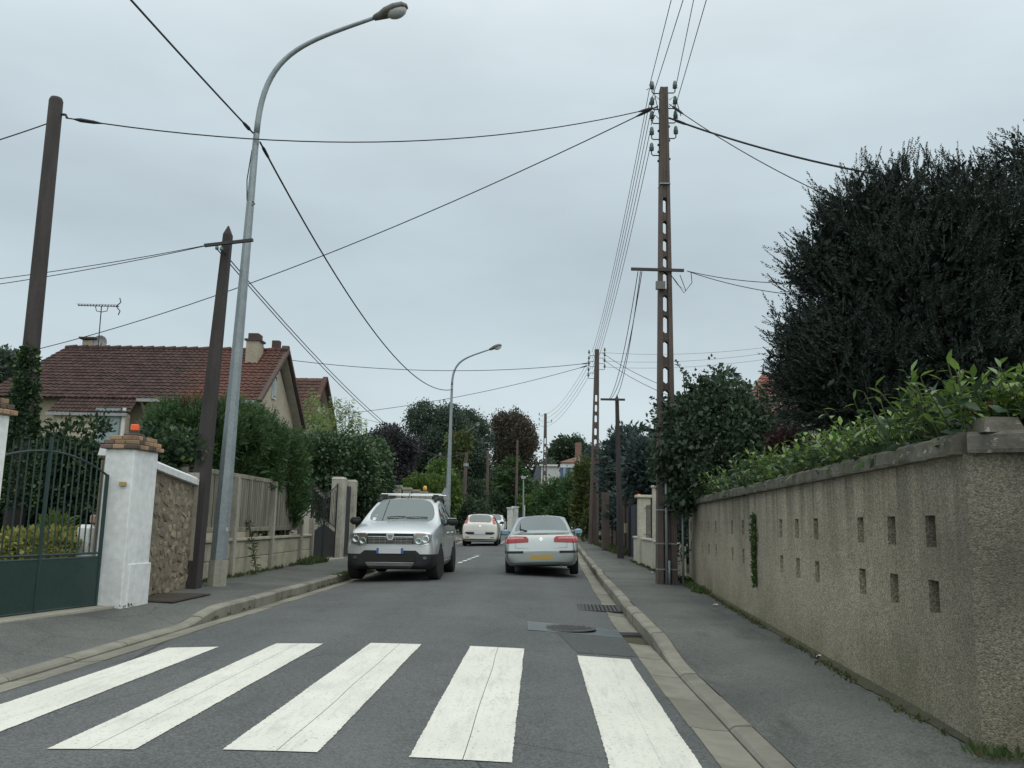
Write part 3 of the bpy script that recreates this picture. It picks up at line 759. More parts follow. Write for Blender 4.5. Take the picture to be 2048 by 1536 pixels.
# ================================================================== POLES AND LAMPS
M_WOOD = M('pole_timber', (.068, .060, .058), (.040, .037, .037), 6, .95, bump=.5, bscale=30, stretch=(1, 1, .12))
M_PCON = M('pole_concrete', (.135, .105, .092), (.088, .072, .064), 2.5, .9, bump=.35, bscale=45, stretch=(1, 1, .5))
M_GALV = M('galvanised_steel', (.30, .345, .36), (.24, .28, .295), 4, .5, .35, bump=.1, bscale=30)
M_STEEL = M('dark_steel', (.05, .052, .055), (.075, .07, .065), 8, .6, .5)
M_INS = NT('insulator_glass').bsdf((.10, .15, .15), .12, 0, .7)
M_CABLE = NT('cable_sheath').bsdf((.012, .013, .015), .7)
M_LAMPH = M('lamp_hood', (.16, .145, .13), (.12, .11, .10), 5, .55)
t_ = NT('lamp_bowl'); M_BOWL = t_.bsdf((.62, .64, .64), .15); t_.b.inputs['Transmission Weight'].default_value = .35

# tall timber pole in the garden, ivy-clad
bt = PY(113, 196, 13.4); bb = PY(44, 880, 13.0)
p_base = bb + (bb-bt)*(bb.z/(bt.z-bb.z))
tp = empty('timber_pole', p_base, label='tall dark timber pole with ivy climbing its foot behind the gate', cat='pole')
MB().tube([p_base, p_base.lerp(bt, .5), bt-Vector((0, 0, .06)), bt], [.155, .125, .112, .09], 9).build('shaft', M_WOOD, tp, True)
hk_ = PY(131, 234, 13.4)
MB().tube([hk_+Vector((-.10, 0, .05)), hk_+Vector((0, 0, .04)), hk_+Vector((.03, 0, -.02))], .022, 6).build('cable_hook', M_STEEL, tp)

# shorter squared timber pole with a cross-arm
q0 = Vector((-5.62, 14.1, ZS-.1)); q1 = PY(456, 470, 14.1)
sp_ = empty('timber_pole', q0, label='weathered square timber pole with a pointed top beside the rubble wall', cat='pole')
MB().tube([q0, q0.lerp(q1, .5), q1, PY(457, 452, 14.1)], [.195, .135, .092, .012], 4, twist=math.pi/4).build('shaft', M_WOOD, sp_)
a_, b_ = PY(409, 491, 13.85), PY(506, 480, 13.85)
MB().box(a_.lerp(b_, .5), ((b_-a_).length, .05, .05), rot=(b_-a_).to_track_quat('X', 'Z').to_matrix()).build('cross_arm', M_STEEL, sp_)
for px, py in ((434, 494), (443, 496)):
    p = PY(px, py, 13.85); MB().lathe([(.012, -.05), (.03, -.04), (.03, 0), (.015, .02)], p, 8).build('insulator', M_INS, sp_, True)

def lamp(base, neck, head, label, k=1.0, far=False):
    """conical column, curved arm and a hooded lantern; points are world positions"""
    r = empty('street_lamp', base, label=label, cat='street lamp', group='street lamps along the left pavement')
    base, neck, head = Vector(base), Vector(neck), Vector(head)
    n = 10
    MB().tube([base, base.lerp(neck, .055)], [.165*k, .158*k], 8).build('foot', M_CONC, r)
    MB().tube([base.lerp(neck, .055)-Vector((0, 0, .02)), base.lerp(neck, .45), neck], [.150*k, .105*k, .058*k], 8 if not far else 6).build('column', M_GALV, r)
    hor = Vector((head.x-neck.x, head.y-neck.y, 0)); H = head.z-neck.z; L = hor.length; hd = hor.normalized()
    ax = (neck-base).normalized()
    c1 = neck + ax*H*.62; pts = []
    p0, p1, p2, p3 = neck, neck + ax*H*.74, head - hd*L*.66 - Vector((0, 0, L*.21)), head
    for i in range(n*2+1):
        u = i/(2*n); pts.append(p0*(1-u)**3 + p1*3*u*(1-u)**2 + p2*3*u*u*(1-u) + p3*u**3)
    MB().tube(pts, [(.058-.022*i/(2*n))*k for i in range(2*n+1)], 8).build('arm', M_GALV, r, True)
    d = (pts[-1]-pts[-2]).normalized(); s = d.cross(Vector((0, 0, 1))).normalized(); u_ = s.cross(d)
    R = Matrix((d, s, u_)).transposed()
    Lh = .66*k; V = []; ring = 10; st = ((0, .055, .055, -.055), (.18, .075, .085, -.075), (.35, .13, .12, -.06), (.62, .155, .135, -.04), (.88, .125, .115, -.035), (1.0, .05, .05, -.03))
    for (t, w, up, dn) in st:
        for j in range(ring):
            a = 2*math.pi*j/ring; y = math.cos(a)*w*k; z = math.sin(a); z = z*up*k if z > 0 else z*(-dn)*k
            V.append(head + R @ Vector((t*Lh, y, z)))
    F = [(i*ring+j, i*ring+(j+1) % ring, (i+1)*ring+(j+1) % ring, (i+1)*ring+j) for i in range(len(st)-1) for j in range(ring)]
    F += [tuple(range(ring-1, -1, -1)), tuple((len(st)-1)*ring+j for j in range(ring))]
    MB().add(V, F).build('hood', M_LAMPH, r, True)
    m = MB(); c = head + R @ Vector((.66*Lh, 0, -.035*k)); Vb = []
    for i in range(6):
        ph = math.pi/2*i/5
        for j in range(12):
            a = 2*math.pi*j/12; Vb.append(c + R @ Vector((math.cos(a)*math.cos(ph)*.195*k, math.sin(a)*math.cos(ph)*.125*k, -math.sin(ph)*.125*k)))
    MB().add(Vb, [(i*12+j, (i+1)*12+j, (i+1)*12+(j+1) % 12, i*12+(j+1) % 12) for i in range(5) for j in range(12)]).build('bowl', M_BOWL, r, True)
    return r, pts
b1 = Vector((-5.43, 14.75, ZS)); n1 = PY(513, 268, 14.75); h1 = PY(748, 36, 14.55)
l1, _ = lamp(b1, n1, h1, 'tall grey street lamp rising beside the square timber pole', 1.0)
MB().tube([PY(504, 300, 14.72), PY(494, 360, 14.70), PY(494, 400, 14.70), PY(502, 412, 14.70), PY(510, 408, 14.70), PY(505, 402, 14.7)], .010, 5).build('loose_wire', M_CABLE, l1)
MB().box(PY(441, 1058, 14.58)+Vector((.11, 0, 0)), (.03, .03, .06)).build('sticker', M_WHITE_P, l1)
b2 = Vector((PY(893, 1080, 43).x, 43, zg(43)+ZS)); n2 = PY(904, 770, 43); h2 = PY(979, 699, 42.6)
lamp(b2, n2, h2, 'grey street lamp behind the parked silver SUV', 1.0, True)
b3 = Vector((PY(915, 1060, 68).x, 68, zg(68))); n3 = PY(921, 880, 68); h3 = PY(950, 853, 66)
l3, _ = lamp(b3, n3, h3, 'distant street lamp overgrown with green creeper', 1.0, True)
b4 = Vector((PY(856, 1060, 92).x, 92, zg(92))); n4 = PY(857, 930, 92); h4 = PY(876, 911, 90.5)
lamp(b4, n4, h4, 'small far street lamp before the round dark tree', 1.0, True)

def slot_pole(name, base, top, w0, w1, slots, label, ins_l, ins_r, iw=.2):
    """reinforced concrete pole: two tapering flanges joined by a web with oblong openings; insulators on iron brackets"""
    r = empty(name, base, label=label, cat='utility pole', group='slotted concrete utility poles')
    base, top = Vector(base), Vector(top); ax = top-base; H = ax.z
    def at(z): return base + ax*(z/H)
    def w(z): return w0+(w1-w0)*z/H
    m = MB(); N = 12
    for s in (-1, 1):
        V = []
        for k in range(N+1):
            z = -.1+(H+.1)*k/N; c = at(max(z, 0)); ww = w(max(z, 0)); fl = ww*.30; d = .11+.05*(1-k/N)
            xo, xi = s*ww/2, s*(ww/2-fl)
            for x, y in ((xi, -d), (xo, -d), (xo, d), (xi, d)): V.append((c.x+x, c.y+y, base.z+z))
        F = [(k*4+j, k*4+(j+1) % 4, (k+1)*4+(j+1) % 4, (k+1)*4+j) for k in range(N) for j in range(4)] + [(3, 2, 1, 0), (N*4, N*4+1, N*4+2, N*4+3)]
        m.add(V, F)
    # web pieces between the openings
    def web(z0, z1, dep):
        a, b = at(z0), at(z1); V = []
        for c, z in ((a, z0), (b, z1)):
            h = w(z)*.21
            for x, y in ((-h, -dep), (h, -dep), (h, dep), (-h, dep)): V.append((c.x+x, c.y+y, base.z+z))
        m.add(V, [(3, 2, 1, 0), (4, 5, 6, 7), (0, 1, 5, 4), (1, 2, 6, 5), (2, 3, 7, 6), (3, 0, 4, 7)])
    z = 0
    for (s0, s1) in slots:
        web(z, s0, .045 if z == 0 else .085)
        # rounded ends of the opening
        for (e, sg) in ((s0, 1), (s1, -1)):
            c = at(e); h = w(e)*.21
            for x in (-1, 1):
                m.add([(c.x+x*h, c.y+y, base.z+e) for y in (-.08, .08)] + [(c.x+x*h*.1, c.y+y, base.z+e) for y in (-.08, .08)] + [(c.x+x*h, c.y+y, base.z+e+sg*h*.8) for y in (-.08, .08)],
                      [(0, 2, 4), (1, 5, 3), (2, 3, 5, 4), (0, 4, 5, 1)])
        z = s1
    web(z, H, .10)
    m.build('shaft', M_PCON, r)
    # climbing irons and bands
    for (lst, s) in ((ins_l, -1), (ins_r, 1)):
        for zi in lst:
            c = at(zi); x0 = c.x+s*w(zi)/2; x1 = c.x+s*(w(zi)/2+iw)
            br = MB().tube([(x0-s*.03, c.y, base.z+zi), (x1-s*.03, c.y, base.z+zi), (x1, c.y, base.z+zi+.03), (x1, c.y, base.z+zi+.16)], .014, 5).build('bracket', M_STEEL, r)
            MB().lathe([(.02, .10), (.055, .12), (.05, .17), (.058, .18), (.042, .23), (.045, .25), (.03, .29), (.012, .30)], (x1, c.y, base.z+zi), 9).build('insulator', M_INS, br, True)
    return r, at, w
# the near pole
pb = Vector((2.66, 18.15, ZS)); ptop = PY(1327, 178, 18.15)
HP = ptop.z-pb.z
zpy = lambda py: PY(1328, py, 18.15).z-pb.z
slots1 = []; py = 814
rows_py = [(781, 812), (735, 768), (683, 716), (633, 668), (592, 625), (546, 580), (515, 537), (480, 505), (444, 470), (398, 428)]
z = .62+.0
slots1 = [(zpy(b), zpy(a)) for a, b in rows_py]
pole1, at1, w1 = slot_pole('concrete_pole', pb, ptop, .42, .17, slots1, 'tall slotted concrete utility pole at the end of the pebble-dashed wall', [zpy(y) for y in (187, 219, 247, 279, 311)], [zpy(y) for y in (186, 217, 246, 277)], .17)
for py_ in (372, 1020, 1087, 1138):
    c = at1(zpy(py_)); MB().box((c.x, c.y-.01, pb.z+zpy(py_)), (w1(zpy(py_))+.012, .30, .025)).build('metal_band', M_GALV, pole1)
for z_, s_ in ((281, 1), (290, -1), (253, 1), (262, -1), (318, 1), (322, -1), (304, -1)):
    c = at1(zpy(z_)); MB().box((c.x+s_*(w1(zpy(z_))/2+.015), c.y, pb.z+zpy(z_)), (.05, .05, .035)).build('bolt', M_STEEL, pole1)
aa, ab = PY(1262, 538, 17.98), PY(1368, 541, 17.98)
MB().box(aa.lerp(ab, .5), ((ab-aa).length, .05, .06), rot=(ab-aa).to_track_quat('X', 'Z').to_matrix()).build('cross_arm', M_STEEL, pole1)
MB().box(PY(1321, 571, 17.96), (.20, .10, .17)).build('junction_box', M('grey_box', (.18, .18, .17), rough=.6), pole1)
MB().tube([PY(1360, 550, 17.9), PY(1372, 582, 17.9), PY(1356, 570, 17.9), PY(1344, 553, 17.9)], .008, 4).build('wire_loop', M_CABLE, pole1)
MB().tube([PY(1382, 545, 17.9), PY(1384, 565, 17.9), PY(1368, 586, 17.9), PY(1350, 560, 17.9), PY(1340, 548, 17.9)], .008, 4).build('wire_loop', M_CABLE, pole1)
for (x, y0_, x2, y2) in ((1293, 180, 1318, 228), (1302, 214, 1320, 200), (1302, 242, 1320, 222), (1362, 232, 1338, 200), (1355, 238, 1338, 214), (1302, 250, 1318, 238)):
    MB().tube([PY(x, y0_, 18.0), PY((x+x2)/2, min(y0_, y2)-8, 18.0), PY(x2, y2, 18.05)], .009, 4).build('jumper_wire', M_CABLE, pole1)
# conduits strapped to its foot
for dx, h, r_ in ((-.03, 3.0, .03), (.30, 2.2, .025), (.02, .55, .025)):
    MB().tube([(pb.x+dx, 17.9, 0), (pb.x+dx, 17.9, h)], r_, 8).build('conduit', M_GALV, pole1, True)
# the second and third poles up the street
p2b = Vector((PY(1187, 1085, 45).x, 45, zg(45)+ZS)); p2t = PY(1194, 699, 45)
z2 = lambda py: PY(1190, py, 45).z-p2b.z
pole2, at2, w2 = slot_pole('concrete_pole', p2b, p2t, .52, .22, [(z2(y+15), z2(y)) for y in (965, 940, 900, 878, 856, 830, 809, 789)], 'slotted concrete utility pole behind the silver-green hatchback', [z2(y) for y in (711, 723, 733, 746, 757)], [z2(y) for y in (706, 716, 727, 739)], .30)
p3b = Vector((PY(1088, 1055, 80).x, 80, zg(80))); p3t = PY(1091, 827, 80)
pole3, at3, w3 = slot_pole('concrete_pole', p3b, p3t, .52, .25, [(PY(1088, y+12, 80).z-p3b.z, PY(1088, y, 80).z-p3b.z) for y in (1000, 975, 950, 930, 910, 893, 876)], 'farthest slotted concrete utility pole before the white houses', [PY(1088, y, 80).z-p3b.z for y in (832, 842, 852)], [PY(1088, 845, 80).z-p3b.z], .45)
# slim timber pole with cross-arm on the right pavement
w0_ = Vector((PY(1241, 1115, 29.6).x, 29.6, zg(29.6)+ZS)); wt_ = PY(1234, 800, 29.6)
wp = empty('timber_pole', w0_, label='slim dark timber pole with a pointed top by the blue gate', cat='pole')
MB().tube([w0_, wt_, PY(1234, 789, 29.6)], [.15, .085, .01], 4, twist=math.pi/4).build('shaft', M_WOOD, wp)
a_, b_ = PY(1201, 798, 29.4), PY(1250, 800, 29.4)
MB().box(a_.lerp(b_, .5), ((b_-a_).length, .06, .07)).build('cross_arm', M_STEEL, wp)
# far timber poles and a small globe lamp
for (px, top_, bot, Y, r_, lab, arm) in ((931, 905, 1050, 64, .15, 'far timber pole with a cross-arm left of the white hatchback', True), (974, 900, 1050, 72, .13, 'far bare timber pole above the white hatchback', False), (1033, 880, 1050, 84, .13, 'far thin pole before the brown tree', False)):
    b = PY(px-(6 if arm else 1), bot, Y); b.z = zg(Y)-.05; tq = PY(px+2, top_, Y)
    r = empty('timber_pole', b, label=lab, cat='pole'); MB().tube([b, tq], [r_*1.25, r_*.8], 7).build('shaft', M_PCON, r)
    if arm:
        MB().box(tq+Vector((0, 0, -.05)), (1.6, .06, .07)).build('cross_arm', M_STEEL, r)
        MB().tube([PY(932, 930, Y)-Vector((0, 0, .1)), PY(932, 930, Y)+Vector((0, 0, .12))], .2, 8).build('band', M_GALV, r)
b = PY(1047, 1040, 78); b.z = zg(78)-.05; r = empty('globe_lamp', b, label='slim lamp post with a small white top before the conifers', cat='street lamp')
MB().tube([b, PY(1047, 958, 78)], [.09, .06], 7).build('column', M_GALV, r); MB().box(PY(1047, 955, 78), (.34, .34, .22), taper=1.4).build('lantern', M_WHITE_P, r)
# triangular warning sign seen from behind, with a small plate
sg = Vector((PY(889, 1080, 41).x, 41, zg(41)+ZS)); r = empty('road_sign', sg, label='triangular road sign seen from behind, with a plate, above the SUV roof', cat='road sign')
MB().tube([sg, PY(889.5, 980, 41)], .04, 8).build('post', M_GALV, r)
c = PY(889.5, 992, 40.93); h = .30
M_SIGNB = M('sign_back', (.36, .39, .39), (.30, .33, .33), 5, .5, .4)
MB().plate([(c.x-h*.95, c.y, c.z-.22), (c.x+h*.95, c.y, c.z-.22), (c.x+.03, c.y, c.z+.36), (c.x-.03, c.y, c.z+.36)], (0, 1, 0), .025).build('triangle_panel', M_SIGNB, r, bevel=.006)
MB().box((c.x, c.y, c.z-.36), (.58, .025, .16)).build('plate', M_SIGNB, r, bevel=.005)

# ================================================================== OVERHEAD CABLES
def cable(label, a, b, sag, r=.011, n=18, name='overhead_cable', ends=False, cat='cable', group=None):
    a, b = Vector(a), Vector(b); pts = []
    for i in range(n+1):
        u = i/n; p = a.lerp(b, u); p.z -= 4*sag*u*(1-u); pts.append(p)
    m = MB().tube(pts, r, 5)
    o = m.build(name, M_CABLE, label=label, cat=cat, group=group)
    if ends:
        for i, j in ((0, 1), (n, n-1)):
            d = (pts[j]-pts[i]).normalized(); k = MB().tube([pts[i]+d*.12, pts[i]+d*.22, pts[i]+d*.42, pts[i]+d*.55], [.012, .035, .03, .012], 6); k.build('clamp', M_CABLE, o)
    return o
cable('cable from the tall ivy-clad timber pole across to the near concrete pole', PY(132, 236, 13.4), PY(1316, 214, 18.08), .62, .012, 24, ends=True)
cable('cable leaving the tall ivy-clad pole towards the edge of the picture', PY(95, 247, 13.4), PY(-260, 350, 12.0), .05, .011)
cable('thick twisted cable coming overhead to the near street lamp', PY(506, 266, 14.7), Vector((-5.8, -9, 7.6)), .32, .016, 30, ends=True)
cable('thick sagging cable from the near street lamp to the next lamp', PY(520, 284, 14.7), PY(905, 779, 42.9), 1.35, .018, 30, ends=True)
cable('long cable descending from the near concrete pole past the tiled house', PY(1316, 212, 18.08), PY(60, 702, 27), .55, .013, 24, ends=True)
for i, (py, r_) in enumerate(((552, .007), (566, .007))):
    cable('%s of two thin wires from the square timber pole to the picture edge' % ('upper', 'lower')[i], PY(410, 491+i, 13.85), PY(-140, 573+14*i, 14.4), .06, r_, group='wires leaving the square timber pole')
for i, (x, y) in enumerate(((434, 498), (443, 500))):
    cable('%s of two wires descending from the square timber pole up the street' % ('lower', 'upper')[i], PY(x, y, 13.85), PY(925+i*8, 905, 64), 1.5, .010, 26, group='wires descending up the street')
cable('thick cable from the near concrete pole into the dark yew', PY(1338, 236, 18.08), PY(1900, 372, 15.0), .18, .022, 16, ends=True)
cable('thin cable from the near concrete pole crossing the thick one', PY(1338, 208, 18.05), PY(1720, 420, 15.0), .15, .010, 16, ends=True)
for i, y in enumerate((561, 590)):
    cable('%s thin wire from the concrete pole cross-arm to the yew' % ('upper', 'lower')[i], PY(1374, 542, 17.9), PY(1640, y+4, 15.5), .10, .008, 12, group='wires from the cross-arm')
for i, (x, xe) in enumerate(((1276, 1218), (1281, 1228), (1284, 1214))):
    cable('%s of three thin wires falling from the cross-arm to the slim timber pole' % ('leftmost', 'rightmost', 'most slack')[i], PY(x, 543, 17.95), PY(xe, 798, 29.4), .5+.15*i, .009, 16, group='wires falling to the slim pole')
ly = (178, 205, 236, 268, 300)
for i, (ya, yb) in enumerate(zip(ly, (704, 717, 727, 738, 750))):
    cable('bare line wire between the first and second concrete poles, %s of five' % ('topmost', 'second from the top', 'middle', 'second from the bottom', 'lowest')[i], PY(1299, ya, 18.1), PY(1184, yb, 45), .55, .008, 22, group='line wires between the near poles')
for i, (x, ya, xt) in enumerate(((1299, 172, 1372), (1303, 200, 1391), (1352, 172, 1412), (1353, 205, 1434))):
    a = PY(x, ya, 18.1); b = PY(xt, 0, 13.0); d = b-a; e = a + d*(( -16-a.y)/d.y); e.z = a.z+.15
    b2_ = a.lerp(e, (a.y-13)/(a.y+16)); e.x += (b.x-b2_.x)*(a.y+16)/(a.y-13)
    cable('line wire running overhead from the near concrete pole, %s of four' % ('leftmost', 'second from left', 'third from left', 'rightmost')[i], a, e, .45, .008, 26, group='line wires overhead')
cable('cable from the second concrete pole to the far house gable', PY(1180, 726, 45), PY(556, 717, 40), .50, .016, 18, ends=True)
cable('lower cable from the second concrete pole towards the bamboo', PY(1180, 730, 45), PY(700, 826, 47), .30, .014, 18, ends=True)
for i, (ya, yb) in enumerate(((706, 775), (718, 790))):
    cable('%s of two cables running from the second concrete pole behind the near one' % ('upper', 'lower')[i], PY(1205, ya, 45), PY(1335, yb, 33), .12, .012, 10, group='cables behind the near pole')
for i, (ya, yb) in enumerate(((705, 678), (722, 688), (734, 700))):
    cable('faint wire from the second concrete pole to the yew, %s of three' % ('top', 'middle', 'bottom')[i], PY(1205, ya, 45), PY(1640, yb, 40), .35, .007, 16, group='faint wires to the yew')
for i in range(4):
    cable('faint line wire between the second and third concrete poles, %s of four' % ('top', 'second', 'third', 'bottom')[i], PY(1182, 712+11*i, 45), PY(1083, 830+8*i, 80), .8, .009, 14, group='line wires between the far poles')
cable('thin cable from the far house to the trees', PY(630, 806, 44), PY(842, 858, 85), .3, .014, 12)

# ================================================================== HOUSES
def mat_tiles(name, a, b, warm=None, px=None):
    t = NT(name); r = t.irand()
    c = t.mix(r, a, b)
    if warm:
        sp = t.n('ShaderNodeSeparateXYZ'); t.l(t.P(), sp.inputs[0])
        f = t.math('MULTIPLY', t.range(t.math('ADD', sp.outputs[0], t.math('MULTIPLY', t.noise(.9, 4), 3.0)), px[0], px[1]), t.range(sp.outputs[0], px[3], px[2]))
        c = t.mix(t.math('MULTIPLY', f, .85), c, warm)
    c = t.mix(t.range(t.noise(2.5, 5, .7), .56, .7, 0, .6), c, (.05, .04, .036))
    return t.bsdf(c, .85, 0, .25, t.noise(30, 3), .3, .01)
M_WALLB = M('beige_render', (.46, .41, .31), (.40, .355, .27), 1.1, .92, bump=.15, bscale=25)
M_WALLW = M('white_wall', (.66, .68, .66), (.58, .60, .58), .8, .9)
M_GUTR = M('zinc_gutter', (.34, .35, .34), (.26, .27, .27), 4, .5, .3)
M_SOFF = M('grey_timber', (.40, .38, .34), (.30, .285, .255), 4, .9, stretch=(.2, 1, 1))
M_SHUT = M('blue_grey_shutter', (.27, .34, .35), (.23, .30, .31), 3, .7)
M_GLASSW = glassmat('window_glass', (.25, .28, .28), .25, .08)
M_CHIM = M('chimney_render', (.42, .37, .28), (.30, .27, .21), 2, .92, bump=.2, bscale=30)
M_DARKC = M('dark_terracotta', (.09, .065, .055), (.06, .05, .045), 6, .9)
def tiled(name, a, b, c, d, cols, rows, mat, parent, cutoff=None):
    """roof slope of overlapping tiles between ridge a-b and eave d-c (a over d)"""
    a, b, c, d = map(Vector, (a, b, c, d)); m = MB()
    nrm = (b-a).cross(d-a).normalized()
    if nrm.z < 0: nrm = -nrm
    for i in range(rows):
        for j in range(cols):
            u0, u1, v0, v1 = j/cols, (j+1.05)/cols, i/rows, (i+1.15)/rows
            if cutoff and not cutoff((u0+u1)/2, v0): continue
            P = lambda u, v: a.lerp(b, u).lerp(d.lerp(c, u), v)
            um = (u0+u1)/2; e = random.uniform(-.006, .006)
            V = [P(u0, v0)+nrm*(.0+e), P(u0+(um-u0)*.6, v0)+nrm*(.035+e), P(um+(u1-um)*.35, v0)+nrm*(.03+e), P(u1, v0)+nrm*(.005+e),
                 P(u0, v1)+nrm*(.035+e), P(u0+(um-u0)*.6, v1)+nrm*(.075+e), P(um+(u1-um)*.35, v1)+nrm*(.07+e), P(u1, v1)+nrm*(.04+e)]
            V += [P(u0, v1)+nrm*(.0+e), P(u0+(um-u0)*.6, v1)+nrm*(.04+e), P(um+(u1-um)*.35, v1)+nrm*(.035+e), P(u1, v1)+nrm*(.005+e)]
            m.add(V, [(0, 4, 5, 1), (1, 5, 6, 2), (2, 6, 7, 3), (4, 8, 9, 5), (5, 9, 10, 6), (6, 10, 11, 7)])
    return m.build(name, mat, parent, kind='stuff')
# --- house with the long brown roof, gable to the street
HX = -9.75; hy = 32.0; hz = PY(548, 702, hy).z; xe = PY(132, 690, hy).x
ey, ez = 29.15, PY(500, 799, 29.15).z; ry, rz_ = 34.9, PY(577, 857, 34.9).z
h1_ = empty('tiled_house', (HX-3, hy, 0), label='beige house with a long brown tiled roof and street-facing gable', cat='house')
MT1 = mat_tiles('brown_tiles', (.048, .033, .031), (.088, .053, .046), (.125, .056, .044), (-11.5, -10.3, -10.4, -9.3))
wy0, wy1, wxr, wxl = ey+.5, ry-.35, HX-.30, xe+.6
wz = ez-.25
m = MB().add([(wxr, wy0, -.2), (wxr, wy1, -.2), (wxr, wy1, rz_+.2), (wxr, hy, hz-.38), (wxr, wy0, ez+.18), (wxl, wy0, -.2), (wxl, wy1, -.2), (wxl, wy1, rz_+.2), (wxl, hy, hz-.38), (wxl, wy0, ez+.18)],
             [(0, 1, 2, 3, 4), (9, 8, 7, 6, 5), (0, 4, 9, 5), (1, 6, 7, 2)]); m.build('wall', M_WALLB, h1_)
sl = hz-ez
roof = MB().add([(HX, hy, hz-.06), (xe, hy, hz-.06), (xe-1.2, ey, ez-.06), (HX, ey, ez-.06), (HX, ry, rz_-.06), (xe-1.2, ry, rz_-.06)], [(0, 1, 2, 3), (0, 4, 5, 1), (1, 5, 2)]).build('roof', M_SOFF, h1_)
tiled('roof_tiles', (HX+.03, hy, hz), (xe, hy, hz), (xe-1.2, ey-.08, ez-.04), (HX+.03, ey-.08, ez-.04), 44, 17, MT1, roof)
tiled('roof_tiles', (HX+.03, hy, hz), (xe, hy, hz), (xe-1.2, ry, rz_), (HX+.03, ry, rz_), 30, 12, MT1, roof)
# lower extension of the slope over a lean-to
lx0, lx1 = PY(262, 800, 28.6).x, PY(92, 812, 28.2).x
dz = sl/(hy-ey)
tiled('roof_tiles', (lx0, ey+.1, ez+.05), (lx1, ey+.1, ez+.05), (lx1, ey-.75, ez-.75*dz-.02), (lx0+.1, ey-.75, ez-.75*dz-.02), 19, 5, MT1, roof)
MB().box(((lx0+lx1)/2, ey-.80, ez-.8*dz-.06), (abs(lx1-lx0)+.1, .12, .10)).build('gutter', M_GUTR, h1_)
MB().box(((lx0+lx1)/2, ey-.45, (ez-.8*dz)/2), (abs(lx1-lx0)-.3, .5, ez-.8*dz)).build('lean_to_wall', M_WALLB, h1_)
MB().box(((lx0+HX)/2, ey-.12, ez-.10), (abs(HX-lx0), .13, .11)).build('gutter', M_GUTR, h1_)
MB().tube([(lx0+.12, ey-.05, ez-.1), (lx0+.12, ey+.3, ez-.6), (lx0+.12, ey+.42, .2)], .05, 6).build('downpipe', M_GUTR, h1_)
wdw = PY(215, 840, ey-.72); MB().box((wdw.x, ey-.72, wdw.z-.25), (.85, .06, 1.3)).build('window_shutter', M_SHUT, h1_)
MB().box((wdw.x+.55, ey-.72, wdw.z-.25), (.10, .07, 1.35)).build('window_frame', M_WALLW, h1_)
# bargeboards, ridge and soffit
M_BARGE = M('verge_clay', (.115, .078, .065), (.08, .06, .052), 5, .9)
for (yb, zb) in ((ey-.08, ez-.04), (ry, rz_)):
    d = Vector((0, yb-hy, zb-hz)); n = 15
    for k in range(n):
        p = Vector((HX+.07, hy, hz)) + d*((k+.5)/n)
        MB().box(p+Vector((0, 0, -.01)), (.16, d.length/n*1.06, .11), rot=Matrix.Rotation(math.atan2(d.z, d.y), 3, 'X')).build('verge_tile', M_BARGE, roof)
    MB().plate([(HX-.30, hy, hz-.18), (HX+.02, hy, hz-.18), (HX+.02, yb, zb-.16), (HX-.30, yb, zb-.16)], (0, d.z, -d.y), .03).build('soffit', M_SOFF, roof)
n = 20
for k in range(n):
    u = (k+.5)/n; x = HX+(xe-HX)*u
    MB().tube([(x-.20, hy, hz+.0), (x+.22, hy, hz+.02)], [.10, .125], 8).build('ridge_tile', MT1, roof, True)
MB().tube([(HX+.10, hy, hz+.05), (HX-.14, hy, hz+.06)], .16, 8).build('ridge_end', M_DARKC, roof)
cx = PY(507, 720, hy-.6).x; cz = PY(507, 682, hy-.6).z
ch = MB().box((cx, hy-.55, (cz+hz-.9)/2), (.46, .62, cz-hz+.9)).build('chimney', M_CHIM, roof)
MB().box((cx, hy-.55, cz+.0), (.58, .74, .07)).build('chimney_slab', M_DARKC, ch); MB().box((cx, hy-.55, cz+.15), (.38, .52, .22)).build('chimney_pot', M_DARKC, ch)
MB().box((cx+.55, hy+.3, hz+.2), (.28, .28, .5)).build('chimney', M_DARKC, roof)
vx = PY(181, 680, hy+.3); MB().box((vx.x, hy+.3, hz+.1), (.40, .40, .5)).build('chimney', M_CHIM, roof)
MB().box((vx.x, hy+.3, vx.z+.03), (.62, .62, .07)).build('chimney_slab', M_DARKC, roof)
w_ = PY(528, 790, 32.2); gw = MB().box((wxr+.03, 31.7, w_.z+.25), (.05, .42, .95)).build('gable_window', M_WALLW, h1_); MB().box((wxr+.06, 31.7, w_.z+.25), (.02, .30, .8)).build('pane', M_GLASSW, gw)
an = empty('roof_antenna', (PY(199, 680, hy).x, hy, hz), label='rake-like television antenna on a mast above the brown roof', cat='antenna')
mt_, am = PY(198, 676, hy), PY(203, 612, hy)
MB().tube([mt_-Vector((0, 0, .3)), am], .022, 6).build('mast', M_STEEL, an)
e0, e1 = PY(156, 611, hy), PY(238, 613, hy)
MB().tube([e0, e1], .018, 5).build('boom', M_STEEL, an)
for k in range(14):
    p = e0.lerp(e1, (k+.3)/14); MB().tube([p+Vector((0, -.16, .03)), p+Vector((0, .16, .03))], .010, 4).build('element', M_STEEL, an); MB().tube([p+Vector((0, 0, -.02)), p+Vector((0, 0, .08))], .014, 4).build('element', M_STEEL, an)
for s in (-1, 1):
    p = e1+Vector((-.1, 0, 0)); MB().tube([p, p+Vector((.16, 0, s*.18)), p+Vector((.10, 0, s*.34))], .022, 5).build('reflector', M_STEEL, an)
MB().tube([PY(191, 613, hy), PY(193, 622, hy), PY(203, 624, hy), PY(214, 622, hy), PY(216, 613, hy)], .016, 5).build('bracket', M_STEEL, an)
dp = PY(200, 686, hy+.2); m = MB(); V = [dp+Vector((0, .10, 0))]
